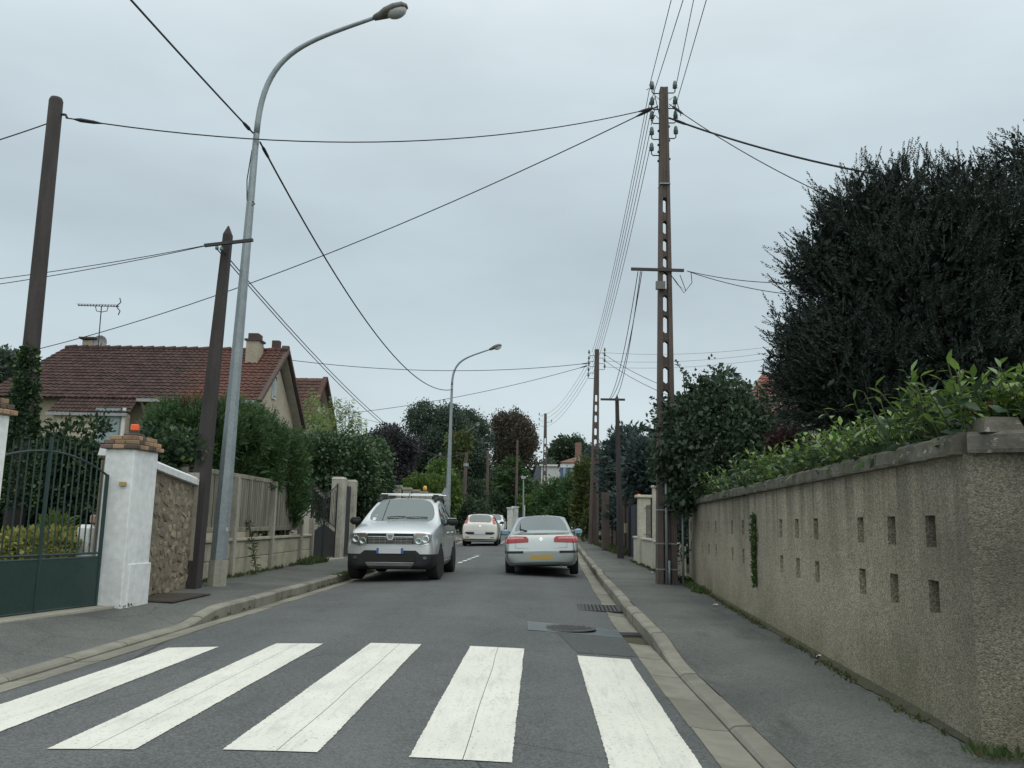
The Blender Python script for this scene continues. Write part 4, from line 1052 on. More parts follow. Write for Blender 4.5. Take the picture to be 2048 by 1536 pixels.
for rr, dd in ((.16, .06), (.30, -.04)):
    for k in range(14): a = 2*math.pi*k/14; V.append(dp+Vector((math.cos(a)*rr, dd, math.sin(a)*rr)))
m.add(V, [(0, 1+k, 1+(k+1) % 14) for k in range(14)] + [(1+k, 15+k, 15+(k+1) % 14, 1+(k+1) % 14) for k in range(14)])
ds = m.build('dish', M('dish_grey', (.45, .46, .46), rough=.5), label='grey satellite dish behind the ridge beside the antenna mast', cat='satellite dish')
MB().tube([dp+Vector((0, .1, 0)), dp+Vector((0, .1, -.6))], .03, 6).build('mount', M_STEEL, ds)
# --- the second gabled house behind it
H2X = -10.9; y2 = 42.5; z2r = PY(621, 757, y2).z
def P2(px, py, y): return PY(px, py, y)
e2 = 40.2; ez2 = PY(575, 840, e2).z; r2 = 45.2; rz2 = ez2
h2_ = empty('tiled_house', (H2X-3, y2, 0), label='cream house with a small red-brown gable behind the first roof', cat='house')
MT2 = mat_tiles('red_brown_tiles', (.065, .042, .038), (.115, .06, .048))
MB().add([(H2X-.4, e2+.3, 0), (H2X-.4, r2-.3, 0), (H2X-.4, r2-.3, rz2+.1), (H2X-.4, y2, z2r-.3), (H2X-.4, e2+.3, ez2+.1), (H2X-8, e2+.3, 0), (H2X-8, r2-.3, 0), (H2X-8, r2-.3, rz2+.1), (H2X-8, y2, z2r-.3), (H2X-8, e2+.3, ez2+.1)],
         [(0, 1, 2, 3, 4), (9, 8, 7, 6, 5), (0, 4, 9, 5), (1, 6, 7, 2)]).build('wall', M('cream_render', (.55, .52, .43), (.48, .46, .39), 1, .9), h2_)
rf2 = MB().add([(H2X, y2, z2r-.06), (H2X-8.4, y2, z2r-.06), (H2X-8.4, e2, ez2-.06), (H2X, e2, ez2-.06), (H2X, r2, rz2-.06), (H2X-8.4, r2, rz2-.06)], [(0, 1, 2, 3), (0, 4, 5, 1)]).build('roof', M_SOFF, h2_)
tiled('roof_tiles', (H2X, y2, z2r), (H2X-8.4, y2, z2r), (H2X-8.4, e2, ez2), (H2X, e2, ez2), 32, 13, MT2, rf2)
tiled('roof_tiles', (H2X, y2, z2r), (H2X-8.4, y2, z2r), (H2X-8.4, r2, rz2), (H2X, r2, rz2), 20, 8, MT2, rf2)
for (yb, zb) in ((e2, ez2), (r2, rz2)):
    d = Vector((0, yb-y2, zb-z2r)); n = 13
    for k in range(n): MB().box(Vector((H2X+.05, y2, z2r+.03)) + d*((k+.5)/n), (.22, d.length/n*1.1, .16), rot=Matrix.Rotation(math.atan2(d.z, d.y), 3, 'X')).build('verge_tile', MT2, rf2)
c2 = PY(570, 760, y2-.8); cc = MB().box((c2.x, y2-.8, c2.z-.6), (.5, .5, 2.2)).build('chimney', M('brown_render', (.22, .17, .13), rough=.9), rf2)
MB().box((c2.x, y2-.8, c2.z+.52), (.62, .62, .12)).build('chimney_slab', M_DARKC, cc); MB().lathe([(.13, 0), (.10, .42)], (c2.x, y2-.8, c2.z+.58), 10).build('chimney_pot', M('terracotta', (.30, .09, .045), rough=.85), cc, True)
g2 = MB().box((H2X-.37, y2+.4, z2r-2.1), (.06, .7, 1.2)).build('gable_window', M_WALLW, h2_); MB().box((H2X-.33, y2+.4, z2r-2.1), (.02, .5, 1.0)).build('pane', M_GLASSW, g2)
# --- house behind the right wall, brown hipped roof mostly hidden by trees
h3x0, h3x1 = PY(1494, 830, 27).x, PY(1612, 820, 27).x+3; hz3 = PY(1530, 832, 27).z
h3_ = empty('tiled_house', (h3x0+2, 29, 0), label='beige house with red-brown roof half hidden behind the dark trees', cat='house')
MB().box(((h3x0+h3x1)/2+.3, 30, hz3/2), (h3x1-h3x0-.2, 5.4, hz3)).build('wall', M_WALLB, h3_)
rt = PY(1540, 772, 29.5).z
rf3 = MB().add([(h3x0-.2, 26.8, hz3), (h3x1, 26.8, hz3), (h3x1, 33.2, hz3), (h3x0-.2, 33.2, hz3), (h3x0+1.2, 30, rt+.4), (h3x1-1.2, 30, rt+.4)], [(0, 1, 5, 4), (1, 2, 5), (2, 3, 4, 5), (3, 0, 4), (3, 2, 1, 0)]).build('roof', M_SOFF, h3_)
tiled('roof_tiles', (h3x0+1.2, 29.9, rt+.42), (h3x1-1.2, 29.9, rt+.42), (h3x1, 26.75, hz3+.02), (h3x0-.2, 26.75, hz3+.02), 20, 10, mat_tiles('old_red_tiles', (.15, .065, .05), (.22, .10, .075)), rf3)
MB().lathe([(.07, 0), (.04, .15), (.01, .42)], (h3x0+1.3, 29.9, rt+.42), 8).build('finial', M('terracotta_b', (.17, .08, .06)), rf3)
MB().box(((h3x0+h3x1)/2, 27.18, hz3-.5), (h3x1-h3x0, .12, .14)).build('string_course', M_WALLW, h3_)
for k in range(2):
    f = MB().box((h3x0+1.0+1.6*k, 27.26, hz3-1.5), (.95, .12, 1.5)).build('window', M_WALLW, h3_); MB().box((h3x0+1.0+1.6*k, 27.19, hz3-1.5), (.78, .02, 1.3)).build('pane', M_GLASSW, f)
# --- far white houses
h4 = empty('white_house', (4, 98, 0), label='far white house with red roof and blue shutters behind the second pole', cat='house')
xa, xb = PY(1123, 940, 94).x, PY(1123, 940, 94).x+7; za = PY(1125, 925, 94).z
MB().box(((xa+xb)/2, 98, za/2), (xb-xa, 8, za)).build('wall', M_WALLW, h4)
rf = MB().add([(xa-.3, 93.6, za), (xb+.3, 93.6, za), (xb+.3, 102.4, za), (xa-.3, 102.4, za), (xa+2.6, 98, za+1.2), (xb-2.6, 98, za+1.2)], [(0, 1, 5, 4), (1, 2, 5), (2, 3, 4, 5), (3, 0, 4), (3, 2, 1, 0)]).build('roof', M('far_red_roof', (.20, .10, .075), (.15, .08, .065), 2, .9), h4)
MB().box(((xa+xb)/2, 97.9, za-.35), (xb-xa+.25, 8.2, .4)).build('cornice', M_WALLW, h4)
ccx = PY(1157, 890, 97); MB().box((ccx.x, 97.5, za+1.2), (.7, .9, 2.6)).build('chimney', M('far_brick', (.2, .125, .1)), rf)
for k, px in enumerate((1131, 1142)):
    w_ = PY(px, 948, 93.9); f = MB().box((w_.x, 93.97, w_.z), (.5, .1, 1.5)).build('window', M_GLASSW, h4)
    for s in (-1, 1): MB().box((s*.42+w_.x, 93.93, w_.z), (.30, .08, 1.55)).build('shutter', M('blue_shutter', (.10, .15, .28)), h4)
h5 = empty('white_house', (0, 108, 0), label='far white house with a grey slate slope left of the red roof', cat='house')
xa, xb = PY(1082, 940, 104).x, PY(1120, 940, 104).x+1; za = PY(1090, 932, 104).z
MB().box(((xa+xb)/2, 108, za/2), (xb-xa, 8, za)).build('wall', M_WALLW, h5)
rf = MB().add([(xa-.05, 103.9, za-3), (xa-.05, 112, za-3), (xa-.05, 112, za+.15), (xa-.05, 103.9, za+.15), (xa-1.4, 103.9, za-3), (xa-1.4, 112, za-3), (xa-.6, 112, za-.2), (xa-.6, 103.9, za-.2)], [(4, 5, 6, 7), (7, 6, 2, 3), (0, 3, 7, 4)]).build('roof', M('far_slate', (.12, .14, .17)), h5)
MB().box(((xa+xb)/2, 107.9, za+.08), (xb-xa+.4, 8.4, .22)).build('cornice', M_WALLW, h5)

# ================================================================== RIGHT SIDE BEYOND THE WALL
M_CREAM = M('cream_low_wall', (.56, .53, .43), (.44, .42, .35), 1.8, .92, bump=.2, bscale=30)
M_BLUE = M('navy_gate', (.016, .02, .032), (.024, .03, .042), 3, .5)
fr = empty('cream_fence', (3.1, 21.5, zg(21)), label='cream low wall with pillar and iron railing beyond the concrete pole', cat='fence')
cx1 = PY(1272, 1100, 24.5).x
def fbox(x, y, z0, z1, w, d, nm, mat=M_CREAM, bev=.01): return MB().box((x, y, zg(y)+(z0+z1)/2), (w, d, z1-z0)).build(nm, mat, fr, bevel=bev)
fbox(3.13, 23.2, 0, 2.22, .18, .18, 'pillar'); fbox(3.13, 23.2, 2.22, 2.28, .24, .24, 'pillar_cap')
fbox(3.15, 26.0, 0, 2.02, .36, .36, 'pillar'); fbox(3.15, 26.0, 2.02, 2.10, .50, .50, 'pillar_cap')
for ya_, yb_ in ((19.25, 23.05), (23.35, 25.78), (26.24, 27.9)):
    fbox(3.15, (ya_+yb_)/2, 0, .80, .2, yb_-ya_, 'low_wall'); fbox(3.15, (ya_+yb_)/2, .80, .86, .27, yb_-ya_-.02, 'low_coping')
for k in range(26):
    y = 19.4+k*.24
    if abs(y-23.2) > .15: MB().tube([(3.15, y, zg(y)+.86), (3.15, y, zg(y)+1.80)], .011, 5).build('bar', M_BLACK, fr)
for z_ in (.95, 1.72): MB().tube([(3.15, 19.3, zg(20)+z_), (3.15, 25.8, zg(25)+z_)], .014, 5).build('rail', M_BLACK, fr)
ng = empty('navy_gate', (3.2, 26, zg(26)), label='dark blue ribbed metal gate behind the slim timber pole', cat='gate')
for k in range(14):
    MB().box((3.24+.004*k, 28.1+k*.2, zg(29)+1.0), (.03, .17, 1.75)).build('slat', M_BLUE, ng)
for y in (28.0, 30.95): MB().box((3.24, y, zg(29)+1.0), (.09, .09, 1.9)).build('post', M_BLUE, ng)
bl = PY(1269, 998, 24.3); be = empty('gate_beacon', (3.24, 28.0, zg(29)+1.96), label='small orange lamp on the dark blue gate post', cat='warning lamp', world=False)
MB().box((0, 0, .02), (.07, .07, .05)).build('base', M_IRON, be); MB().lathe([(.075, .04), (.08, .13), (.04, .22)], n=10).build('lens', M_ORANGE, be, True)
M_RUSTW = M('brown_boarding', (.095, .065, .05), (.06, .046, .038), 3, .9, stretch=(1, 1, .2), per=.3)
bf = empty('brown_fence', (3.2, 33, zg(33)), label='rusty brown board fence with posts beyond the blue gate', cat='fence')
for k in range(58):
    y = 31.2+k*.24
    if 34.6 < y < 35.1: continue
    MB().box((3.25+.02*(y-27), y, zg(y)+.95+random.uniform(-.04, .04)), (.03, .22, 1.75)).build('board', M_RUSTW, bf)
for y in (31.1, 33.2, 34.8, 38, 41, 44): MB().box((3.21+.02*(y-27), y, zg(y)+1.05), (.10, .10, 2.1)).build('post', M_RUSTW, bf)
MB().box((PY(1211, 1100, 36).x, 36, zg(36)+1.2), (.30, .30, 2.5)).build('gate_pillar', M_PCON, label='brown weathered concrete pillar behind the second utility pole', cat='pillar')
MB().box((3.24, 32.2, zg(32)+1.05), (.10, .42, .34)).build('letter_box', M('letter_box_beige', (.30, .25, .16)), label='beige letter box on the brown board fence', cat='letter box')
# white gate posts where the street bends
wg = empty('white_gate_posts', (-2, 80, zg(80)), label='white gate pillars with a dark gate where the street bends', cat='gate')
for px, w_, t_p in ((1020, .5, 1016), (1030, .55, 1014)):
    c = PY(px, 1040, 80); zt_ = PY(px, t_p, 80).z; MB().box((c.x, 80+(px-1020)*.05, zt_/2), (w_, .5, zt_)).build('pillar', M_WALLW, wg); MB().box((c.x, 80+(px-1020)*.05, zt_), (w_+.16, .66, .12)).build('pillar_cap', M_WALLW, wg)
c = PY(1048, 1040, 80); MB().box((c.x, 80.4, 1.0), (.16, .2, PY(1048, 1012, 80).z+.9)).build('pillar', M_WALLW, wg)
c = PY(1040, 1040, 80); MB().box((c.x, 80.6, 1.0), (.75, .06, 2.6)).build('gate_panel', M_BLACK, wg); MB().box((c.x, 80.3, .45), (.8, .3, 1.0)).build('low_wall', M_WALLW, wg)

# ================================================================== VEGETATION
M_BARK = M('bark', (.075, .06, .048), (.05, .042, .036), 7, .95, bump=.5, bscale=25, stretch=(1, 1, .3))
def pb(px, py, Y, rx, rz, ry): c = PY(px, py, Y); s = Y/FPX; return (c.x, c.y, c.z, rx*s, ry, rz*s)
L_YEW = leafmat('yew_needles', (.019, .030, .025), (.038, .055, .042), None, .6, .12)
L_THUJA = leafmat('thuja_sprays', (.038, .088, .034), (.075, .145, .05), (.11, .15, .05), .6, .2)
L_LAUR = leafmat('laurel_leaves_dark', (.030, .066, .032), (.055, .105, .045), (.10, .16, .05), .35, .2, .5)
L_IVY = leafmat('ivy_leaves', (.022, .050, .026), (.045, .085, .036), (.11, .16, .05), .5, .2)
L_SHRUB = leafmat('shrub_leaves', (.036, .066, .040), (.072, .108, .058), None, .5, .2)
L_CEDAR = leafmat('cedar_needles', (.042, .072, .064), (.082, .120, .108), None, .6, .15)
L_FARD = leafmat('dark_broadleaf', (.055, .088, .066), (.088, .122, .088), None, .6, .2)
L_BROWN = leafmat('rusty_chestnut', (.085, .078, .058), (.118, .10, .076), (.07, .082, .056), .7, .25)
L_PLUM = leafmat('plum_leaves', (.034, .036, .040), (.058, .056, .058), None, .6, .15)
L_GREEN = leafmat('bright_hedge', (.06, .12, .03), (.11, .18, .045), (.20, .22, .05), .6, .25)
L_BAMB = leafmat('bamboo_leaves', (.17, .25, .09), (.28, .36, .15), (.34, .36, .16), .5, .35)
L_YEL = leafmat('variegated_leaves', (.24, .26, .07), (.36, .35, .11), (.07, .12, .05), .5, .25)
L_WEED = leafmat('weeds', (.055, .095, .035), (.10, .14, .05), (.16, .13, .06), .6, .3)
L_DEADT = leafmat('dead_twigs', (.16, .085, .045), (.10, .06, .035), None, .8, .1)

def foliage(name, parent, blobs, n, per, spread, L, Wd, mat, up=.25, wild=.7, shell=.72, jag=.12, **t):
    P, N = blob_pts(blobs, n, shell, jag)
    P, N = clumps(P, N, per, spread)
    D = N + rdir(len(P))*wild + np.array([0, 0, up])
    s = .7+.6*RNG.random(len(P)); return leaves(name, P, D, L*s, Wd*s, mat, parent, **t)
def tree(name, label, cat, base, blobs, n, per, spread, L, Wd, mat, tr=.2, up=.25, wild=.7, group=None, fill=True, jag=.12, fillmat=None):
    r = empty(name, base, label=label, cat=cat, group=group)
    B = np.array(blobs); top = Vector(B[:, :3].mean(0)); base = Vector(base)
    limbs = [(random.uniform(.45, .9), Vector(b[:3])+Vector((0, 0, -.1*b[5])), tr*.45) for b in blobs[:10]]
    trunk(r, base, Vector((base.x*.4+top.x*.6, base.y*.4+top.y*.6, top.z+.1)), tr, tr*.4, M_BARK, limbs)
    foliage('crown', r, blobs, n, per, spread, L, Wd, mat, up, wild, jag=jag)
    if fill:                       # shaded inner leaves and twigs so that the crown has a body
        inner = [(b[0], b[1], b[2], b[3]*.78, b[4]*.78, b[5]*.78) for b in blobs]
        foliage('inner_foliage', r, inner, max(300, n), 6, spread*1.2, L*1.25, Wd*2.0, fillmat or mat, 0, 1.0, .45)
    return r
def rand_blobs(c, R, k, r0, r1, flat=1.0):
    out_ = [(c[0], c[1], c[2], R[0]*.72, R[1]*.72, R[2]*.72)]
    for i in range(k):
        a = random.uniform(0, 2*math.pi); ph = math.acos(random.uniform(-.75, 1)); f = random.uniform(.6, .95); s = random.uniform(r0*.7, r1)
        out_.append((c[0]+R[0]*f*math.sin(ph)*math.cos(a), c[1]+R[1]*f*math.sin(ph)*math.sin(a), c[2]+R[2]*f*math.cos(ph), s, s, s*flat))
    return out_

def bush(name, label, blobs, n, per, spread, L, Wd, mat, cat='hedge', up=.3):
    c = Vector(blobs[0][:3]); r = empty(name, (c.x, c.y, zg(c.y)), label=label, cat=cat)
    foliage('foliage', r, blobs, n, per, spread, L, Wd, mat, up); foliage('inner_foliage', r, [(b[0], b[1], b[2], b[3]*.8, b[4]*.8, b[5]*.8) for b in blobs], max(120, n), 5, spread, L*1.3, Wd*1.8, mat, 0, 1, .4)
    MB().tube([(c.x, c.y, zg(c.y)-.1), (c.x, c.y, c.z)], [.08, .04], 6).build('stem', M_BARK, r); return r
# --- the big dark yew behind the laurel hedge
yb = [pb(1770, 610, 12.5, 175, 205, 1.6), pb(1900, 570, 12.6, 190, 205, 1.6), pb(1690, 720, 12.2, 125, 120, 1.3), pb(2040, 560, 12.2, 130, 175, 1.4), pb(1655, 660, 12.2, 72, 80, .9), pb(1680, 490, 12.4, 72, 92, .9), pb(1740, 440, 12.4, 95, 75, 1.0),
      pb(1960, 760, 11.8, 170, 110, 1.2), pb(2150, 660, 12.2, 190, 250, 1.5), pb(1640, 740, 12.1, 70, 90, .9), pb(1880, 420, 12.3, 110, 60, .9), pb(1720, 800, 12, 110, 60, 1.0), pb(1850, 700, 12, 150, 140, 1.4), pb(1610, 770, 12.2, 45, 50, .6)]
yb = [(b_[0]+.12, b_[1], b_[2]-.12, b_[3]*.9, b_[4]*.9, b_[5]*.9) for b_ in yb]
yb += [pb(px_+34, py_+26, 12.3, r_, r_*1.05, r_*.007) for px_, py_, r_ in ((1556, 668, 30), (1548, 640, 20), (1590, 520, 30), (1604, 480, 34), (1628, 440, 34), (1662, 400, 40), (1545, 690, 24), (1705, 385, 40), (1770, 372, 42), (1840, 362, 44), (1905, 356, 44), (1965, 352, 42), (2005, 325, 40), (2048, 298, 44), (1566, 700, 32), (1592, 745, 34), (1612, 790, 30), (1560, 735, 18))]
yw = empty('yew_tree', (6.2, 12.8, -.1), label='huge near-black yew rising behind the pebble-dashed wall', cat='tree')
trunk(yw, (6.2, 12.8, -.1), (6.0, 12.6, 4.6), .30, .10, M_BARK, [(random.uniform(.3, .9), Vector(b_[:3]), .10) for b_ in yb[:15]])
def sprays(name, parent, blobs, n, k, l0, l1, Ln, Wn, mat, up=.7, out=.9, wild=.35, shell=.85, bias=(0, 0, 0), curve=.15, tip=0, tipr=.1):
    """feathery conifer sprays: a curved twig with needles along both sides, standing out from the crown"""
    P, N = blob_pts(blobs, n, shell, .1)
    if tip: P, N = np.repeat(P, tip, 0), np.repeat(N, tip, 0); P = P + RNG.normal(size=P.shape)*tipr
    D0 = unit(N*out+np.array([0, 0, up])+np.array(bias)+rdir(len(P))*wild); Ls = l0+(l1-l0)*RNG.random(len(P))
    u = np.tile(np.linspace(.02, 1, k), len(P)); D1 = np.repeat(D0, k, 0); S1 = np.repeat(unit(np.cross(D0, rdir(len(P)))), k, 0)
    sg = np.tile(np.where(np.arange(k) % 2 == 0, 1., -1.), len(P))[:, None]; LL = np.repeat(Ls, k)
    PP = np.repeat(P, k, 0) + D1*(u*LL)[:, None] + np.array([0, 0, 1])*(curve*(u**2)*LL)[:, None]
    leaves(name, PP, unit(D1*.85+S1*sg*(.95-.5*u)[:, None]+rdir(len(PP))*.3), Ln*(1.25-.75*u)*(.8+.4*RNG.random(len(PP))), Wn, mat, parent)
sprays('crown', yw, yb, 640, 32, .18, .46, .062, .010, L_YEW, up=.45, tip=11, tipr=.13, wild=.45, shell=.9)
foliage('inner_foliage', yw, [(b_[0], b_[1], b_[2], b_[3]*.86, b_[4]*.8, b_[5]*.86) for b_ in yb], 5200, 7, .13, .11, .022, L_YEW, .3, .8, .5)
foliage('core', yw, [(b_[0], b_[1]+.2, b_[2], b_[3]*.58, b_[4]*.6, b_[5]*.58) for b_ in yb[:9]], 2600, 4, .10, .24, .07, L_YEW, 0, 1, .3)

# --- dark leafy shrub around the concrete pole, with whippy shoots
sb = [pb(1450, 900, 17.2, 85, 75, 1.0), pb(1400, 850, 17.6, 65, 60, .9), pb(1478, 850, 17.4, 52, 52, 1.0), pb(1385, 935, 17.9, 55, 50, .7), pb(1440, 815, 17.8, 70, 45, .9), pb(1360, 880, 18.4, 45, 80, .6), pb(1505, 925, 17.0, 36, 36, .7), pb(1470, 950, 16.8, 70, 36, .8), pb(1370, 960, 18.0, 28, 40, .4)]
sb = [(b_[0], b_[1], b_[2], b_[3]*.86, b_[4]*.86, b_[5]*.86) for b_ in sb]
for i in range(26):
    b_ = random.choice(sb[:9]); a_ = random.uniform(0, 6.28); sb.append((b_[0]+math.cos(a_)*b_[3]*1.0, b_[1]-random.random()*.4, b_[2]+math.sin(a_)*b_[5]*1.0, random.uniform(.12, .28), .2, random.uniform(.12, .28)))
sh = tree('garden_shrub', 'dark leafy shrub spilling over the wall around the near concrete pole', 'shrub', (4.2, 18.2, 0), sb, 1500, 14, .14, .085, .03, L_SHRUB, .1, .1, .9)
m = MB(); PP = []; DD = []
for (px, py, tx, ty) in ((1370, 800, 1352, 722), (1380, 800, 1368, 742), (1395, 800, 1400, 748), (1400, 800, 1412, 760), (1385, 810, 1378, 770), (1420, 800, 1428, 770), (1360, 810, 1372, 760)):
    a, b = PY(px, py, 17.8), PY(tx, ty, 17.6); mid = a.lerp(b, .6)+Vector((.08, 0, .06)); MB().tube([a, mid, b], [.012, .009, .004], 4).build('whip', M_BARK, sh)
    for j in range(26):
        u = random.uniform(.25, 1); p = (a.lerp(mid, u/.6) if u < .6 else mid.lerp(b, (u-.6)/.4)); PP.append(p); DD.append(Vector((random.gauss(0, 1), random.gauss(0, 1), random.gauss(.2, .8))))

leaves('shoots', np.array(PP), np.array(DD), .085, .032, L_SHRUB, sh)
iv = [pb(1356, 985, 18.0, 18, 40, .2), pb(1358, 1050, 18.3, 9, 70, .12), pb(1370, 1000, 17.8, 20, 24, .2), pb(1360, 1120, 18.4, 8, 50, .12), pb(1385, 985, 17.4, 22, 16, .2)]
r = empty('ivy', (2.95, 17.7, ZS), label='ivy trailing down the end of the pebble-dashed wall by the pole', cat='ivy'); foliage('foliage', r, iv, 260, 5, .05, .075, .03, L_IVY, .0, .9)

# --- ivy sprig growing out of the wall slot
s7 = (on_wall(1508.5, 1035)[0]+on_wall(1515, 1035)[0])/2
r = empty('ivy', W3(s7, .5), label='narrow ivy sprig growing up the face of the pebble-dashed wall', cat='ivy')
PP = []; DD = []
for j in range(420):
    z = random.uniform(.52, 1.42); w_ = .022+.12*math.exp(-((z-1.16)/.12)**2)+.03*math.exp(-((z-1.3)/.1)**2)
    p = Vector(W3(s7+random.gauss(0, w_*.55), z, -random.uniform(.01, .05))); PP.append(p); DD.append(Vector((random.gauss(-.5, .5), random.gauss(0, .6), random.gauss(-.2, .7))))
leaves('foliage', np.array(PP), np.array(DD), .03+.03*RNG.random(len(PP)), .017, leafmat('wall_ivy', (.05, .10, .035), (.10, .17, .05), None, .5, .25), r)
MB().tube([W3(s7, .5, -.01), W3(s7+.01, .9, -.015), W3(s7-.02, 1.35, -.012)], .008, 5).build('stem', M_BARK, r)

# --- laurel hedge along the top of the wall
def laurel_mesh(name, mat, bend):
    V = []; prof = ((0, .012), (.18, .55), (.45, 1.0), (.72, .72), (.92, .25), (1.0, .02))
    for t, w in prof:
        z = -bend*t*t
        for s in (-1, 0, 1): V.append((t, s*w*.19, z + (abs(s)*w*.055)))
    F = [(i*3+j, i*3+j+1, (i+1)*3+j+1, (i+1)*3+j) for i in range(5) for j in (0, 1)]
    me = bpy.data.meshes.new(name); me.from_pydata(V, [], F); me.shade_smooth(); me.materials.append(mat); return me
t = NT('laurel_leaf_fresh'); col = t.mix(t.orand(), (.095, .175, .042), (.235, .35, .072)); col = t.mix(t.range(t.orand(), .955, .97), col, (.22, .10, .035)); t.bsdf(col, .32, 0, .5)
tr = t.n('ShaderNodeBsdfTranslucent'); t.l(col, tr.inputs[0]); mxs = t.n('ShaderNodeMixShader'); mxs.inputs[0].default_value = .28; t.l(t.b.outputs[0], mxs.inputs[1]); t.l(tr.outputs[0], mxs.inputs[2]); t.l(mxs.outputs[0], t.out.inputs[0])
M_LFRESH = t.m
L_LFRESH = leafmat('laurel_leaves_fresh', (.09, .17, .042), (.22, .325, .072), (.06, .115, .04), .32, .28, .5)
lmesh = [laurel_mesh('leaf', M_LFRESH, b) for b in (.08, .2, .32)]
lh = empty('laurel_hedge', W3(4, WZ, .4), label='glossy bright green laurel hedge growing over the wall coping', cat='hedge')
LV = []; stems = MB()
def hgt(s):
    return .40+.07*math.sin(s*1.9)+.08*math.sin(s*.8+1)+.10*smooth(1, 3.5, s)-.14*smooth(8, 12, s)
for i in range(1050):
    s = -1.6+(WL+1.2)*random.random()**1.35; dep = random.uniform(.05, 1.0)
    f = W3 if s > 0 else (lambda a, z, d: (Vector(W4(-a, z, d))))
    hh = hgt(max(s, 0))*random.uniform(.55, 1.12)*(1 if dep < .6 else 1.1)
    b = Vector(f(s, WZ+.0, dep)); tp_ = b + Vector((random.gauss(-.05, .10), random.gauss(-.02, .10), hh))
    if dep < .25: tp_ -= wnrm*-random.uniform(.0, .16)
    stems.tube([b, tp_], [.008, .004], 4, cap=False)
    n = random.randint(8, 12); a0 = random.uniform(0, 6.28); rosette = random.random() < .8
    for k in range(n):
        u = .25+.75*(k/(n-1)); p = b.lerp(tp_, u); a = a0+k*2.4; el = rad(-15+62*u*u + random.gauss(0, 16))
        if not rosette: el = rad(random.gauss(15, 18))
        d = Vector((math.cos(a)*math.cos(el), math.sin(a)*math.cos(el), math.sin(el)))
        LV.append((p, d, random.uniform(.085, .135)*(1.1-.3*u), u))
stems.build('stems', M('green_stem', (.06, .08, .03)), lh, kind='stuff')
def leaf_matrix(p, d, L):
    s = d.cross(Vector((0, 0, 1))); s = s.normalized() if s.length > 1e-3 else Vector((1, 0, 0)); n_ = s.cross(d)
    if n_.z < 0: s, n_ = -s, -n_
    R = Matrix((d, -s, n_)).transposed(); return Matrix.Translation(p) @ R.to_4x4() @ Matrix.Diagonal((L, L*1.2, L, 1))
key = lambda q: (q[0]-O).length*(1.0 if q[3] > .45 else 1.6)/(q[2]/.12)
vis = [q for q in LV if 0 < (q[0]-O).dot(_R)/(q[0]-O).dot(_F) < .62 and q[0].y > 3]
near = sorted(vis, key=key)[:300]; ids = {id(q) for q in near}
inv = Matrix.Translation(Vector(W3(4, WZ, .4))).inverted()
for q in near:
    o = bpy.data.objects.new('leaf', random.choice(lmesh)); COL.objects.link(o); o.parent = lh; o.matrix_basis = inv @ leaf_matrix(*q[:3])
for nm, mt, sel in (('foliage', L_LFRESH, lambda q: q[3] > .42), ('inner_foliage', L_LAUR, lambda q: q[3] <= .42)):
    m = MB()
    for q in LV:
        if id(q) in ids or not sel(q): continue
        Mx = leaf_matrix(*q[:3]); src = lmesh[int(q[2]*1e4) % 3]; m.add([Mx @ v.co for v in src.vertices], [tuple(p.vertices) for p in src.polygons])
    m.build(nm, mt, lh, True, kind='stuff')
# dark old leaves filling the hedge below
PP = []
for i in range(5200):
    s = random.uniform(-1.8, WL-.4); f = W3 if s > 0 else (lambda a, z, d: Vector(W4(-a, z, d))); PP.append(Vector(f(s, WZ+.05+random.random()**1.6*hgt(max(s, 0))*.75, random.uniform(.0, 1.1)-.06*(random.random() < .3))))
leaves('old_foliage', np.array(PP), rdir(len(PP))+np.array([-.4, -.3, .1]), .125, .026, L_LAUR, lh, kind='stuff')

# --- drooping conifer and cedars on the right
def conifer(name, label, base, H, R, mat, tiers=14, per=26, L=.5, Wd=.06, droop=.15, r0=.18, lean=0, cone=.9, z0=.08):
    base = Vector(base); r = empty(name, base, label=label, cat='tree', group='conifers')
    trunk(r, base, base+Vector((lean, 0, H*.97)), r0, .03, M_BARK)
    P, D, m = [], [], MB()
    for i in range(tiers):
        u = z0+(1-z0)*(i+random.random()*.6)/tiers; rr = R*(1-u)**cone*random.uniform(.75, 1.1)+.12
        n = max(4, int(per*(1-u)**.5))
        nb = max(5, int(9*(1-u)+4))
        for j in range(nb):
            a = 2*math.pi*j/nb + random.uniform(-.3, .3)+i; q = rr*random.uniform(.7, 1.12)
            o0 = base+Vector((lean*u, 0, H*u)); e = o0+Vector((math.cos(a)*q, math.sin(a)*q, -droop*q+random.uniform(-.1, .25)))
            m.tube([o0, o0.lerp(e, .5)+Vector((0, 0, .06*q)), e], [.03, .02, .006], 4, cap=False)
            for k in range(n):
                v = random.random()**.6; p = o0.lerp(e, .18+.85*v)+Vector((random.gauss(0, .10*q*.6), random.gauss(0, .10*q*.6), random.gauss(0, .05*q)+.05*q*math.sin(v*3)))
                P.append(p); D.append(Vector((math.cos(a), math.sin(a), -.1))+Vector((random.gauss(0, .6), random.gauss(0, .6), random.gauss(.15, .45))))
    m.build('branches', M_BARK, r)
    s = .7+.6*RNG.random(len(P)); leaves('crown', np.array(P), np.array(D), L*s, Wd*s, mat, r)
    return r
def atpx(px, Y): p = PY(px, 1000, Y); return Vector((p.x, Y, zg(Y)-.1))
def htop(px, py, Y): return PY(px, py, Y).z-zg(Y)+.1
conifer('cedar_tree', 'blue-green cedar behind the slim timber pole', atpx(1268, 40)+Vector((2.2, 0, 0)), htop(1262, 785, 40), 3.0, L_CEDAR, 22, 90, .36, .05, .10, .25, cone=.62, z0=.05)
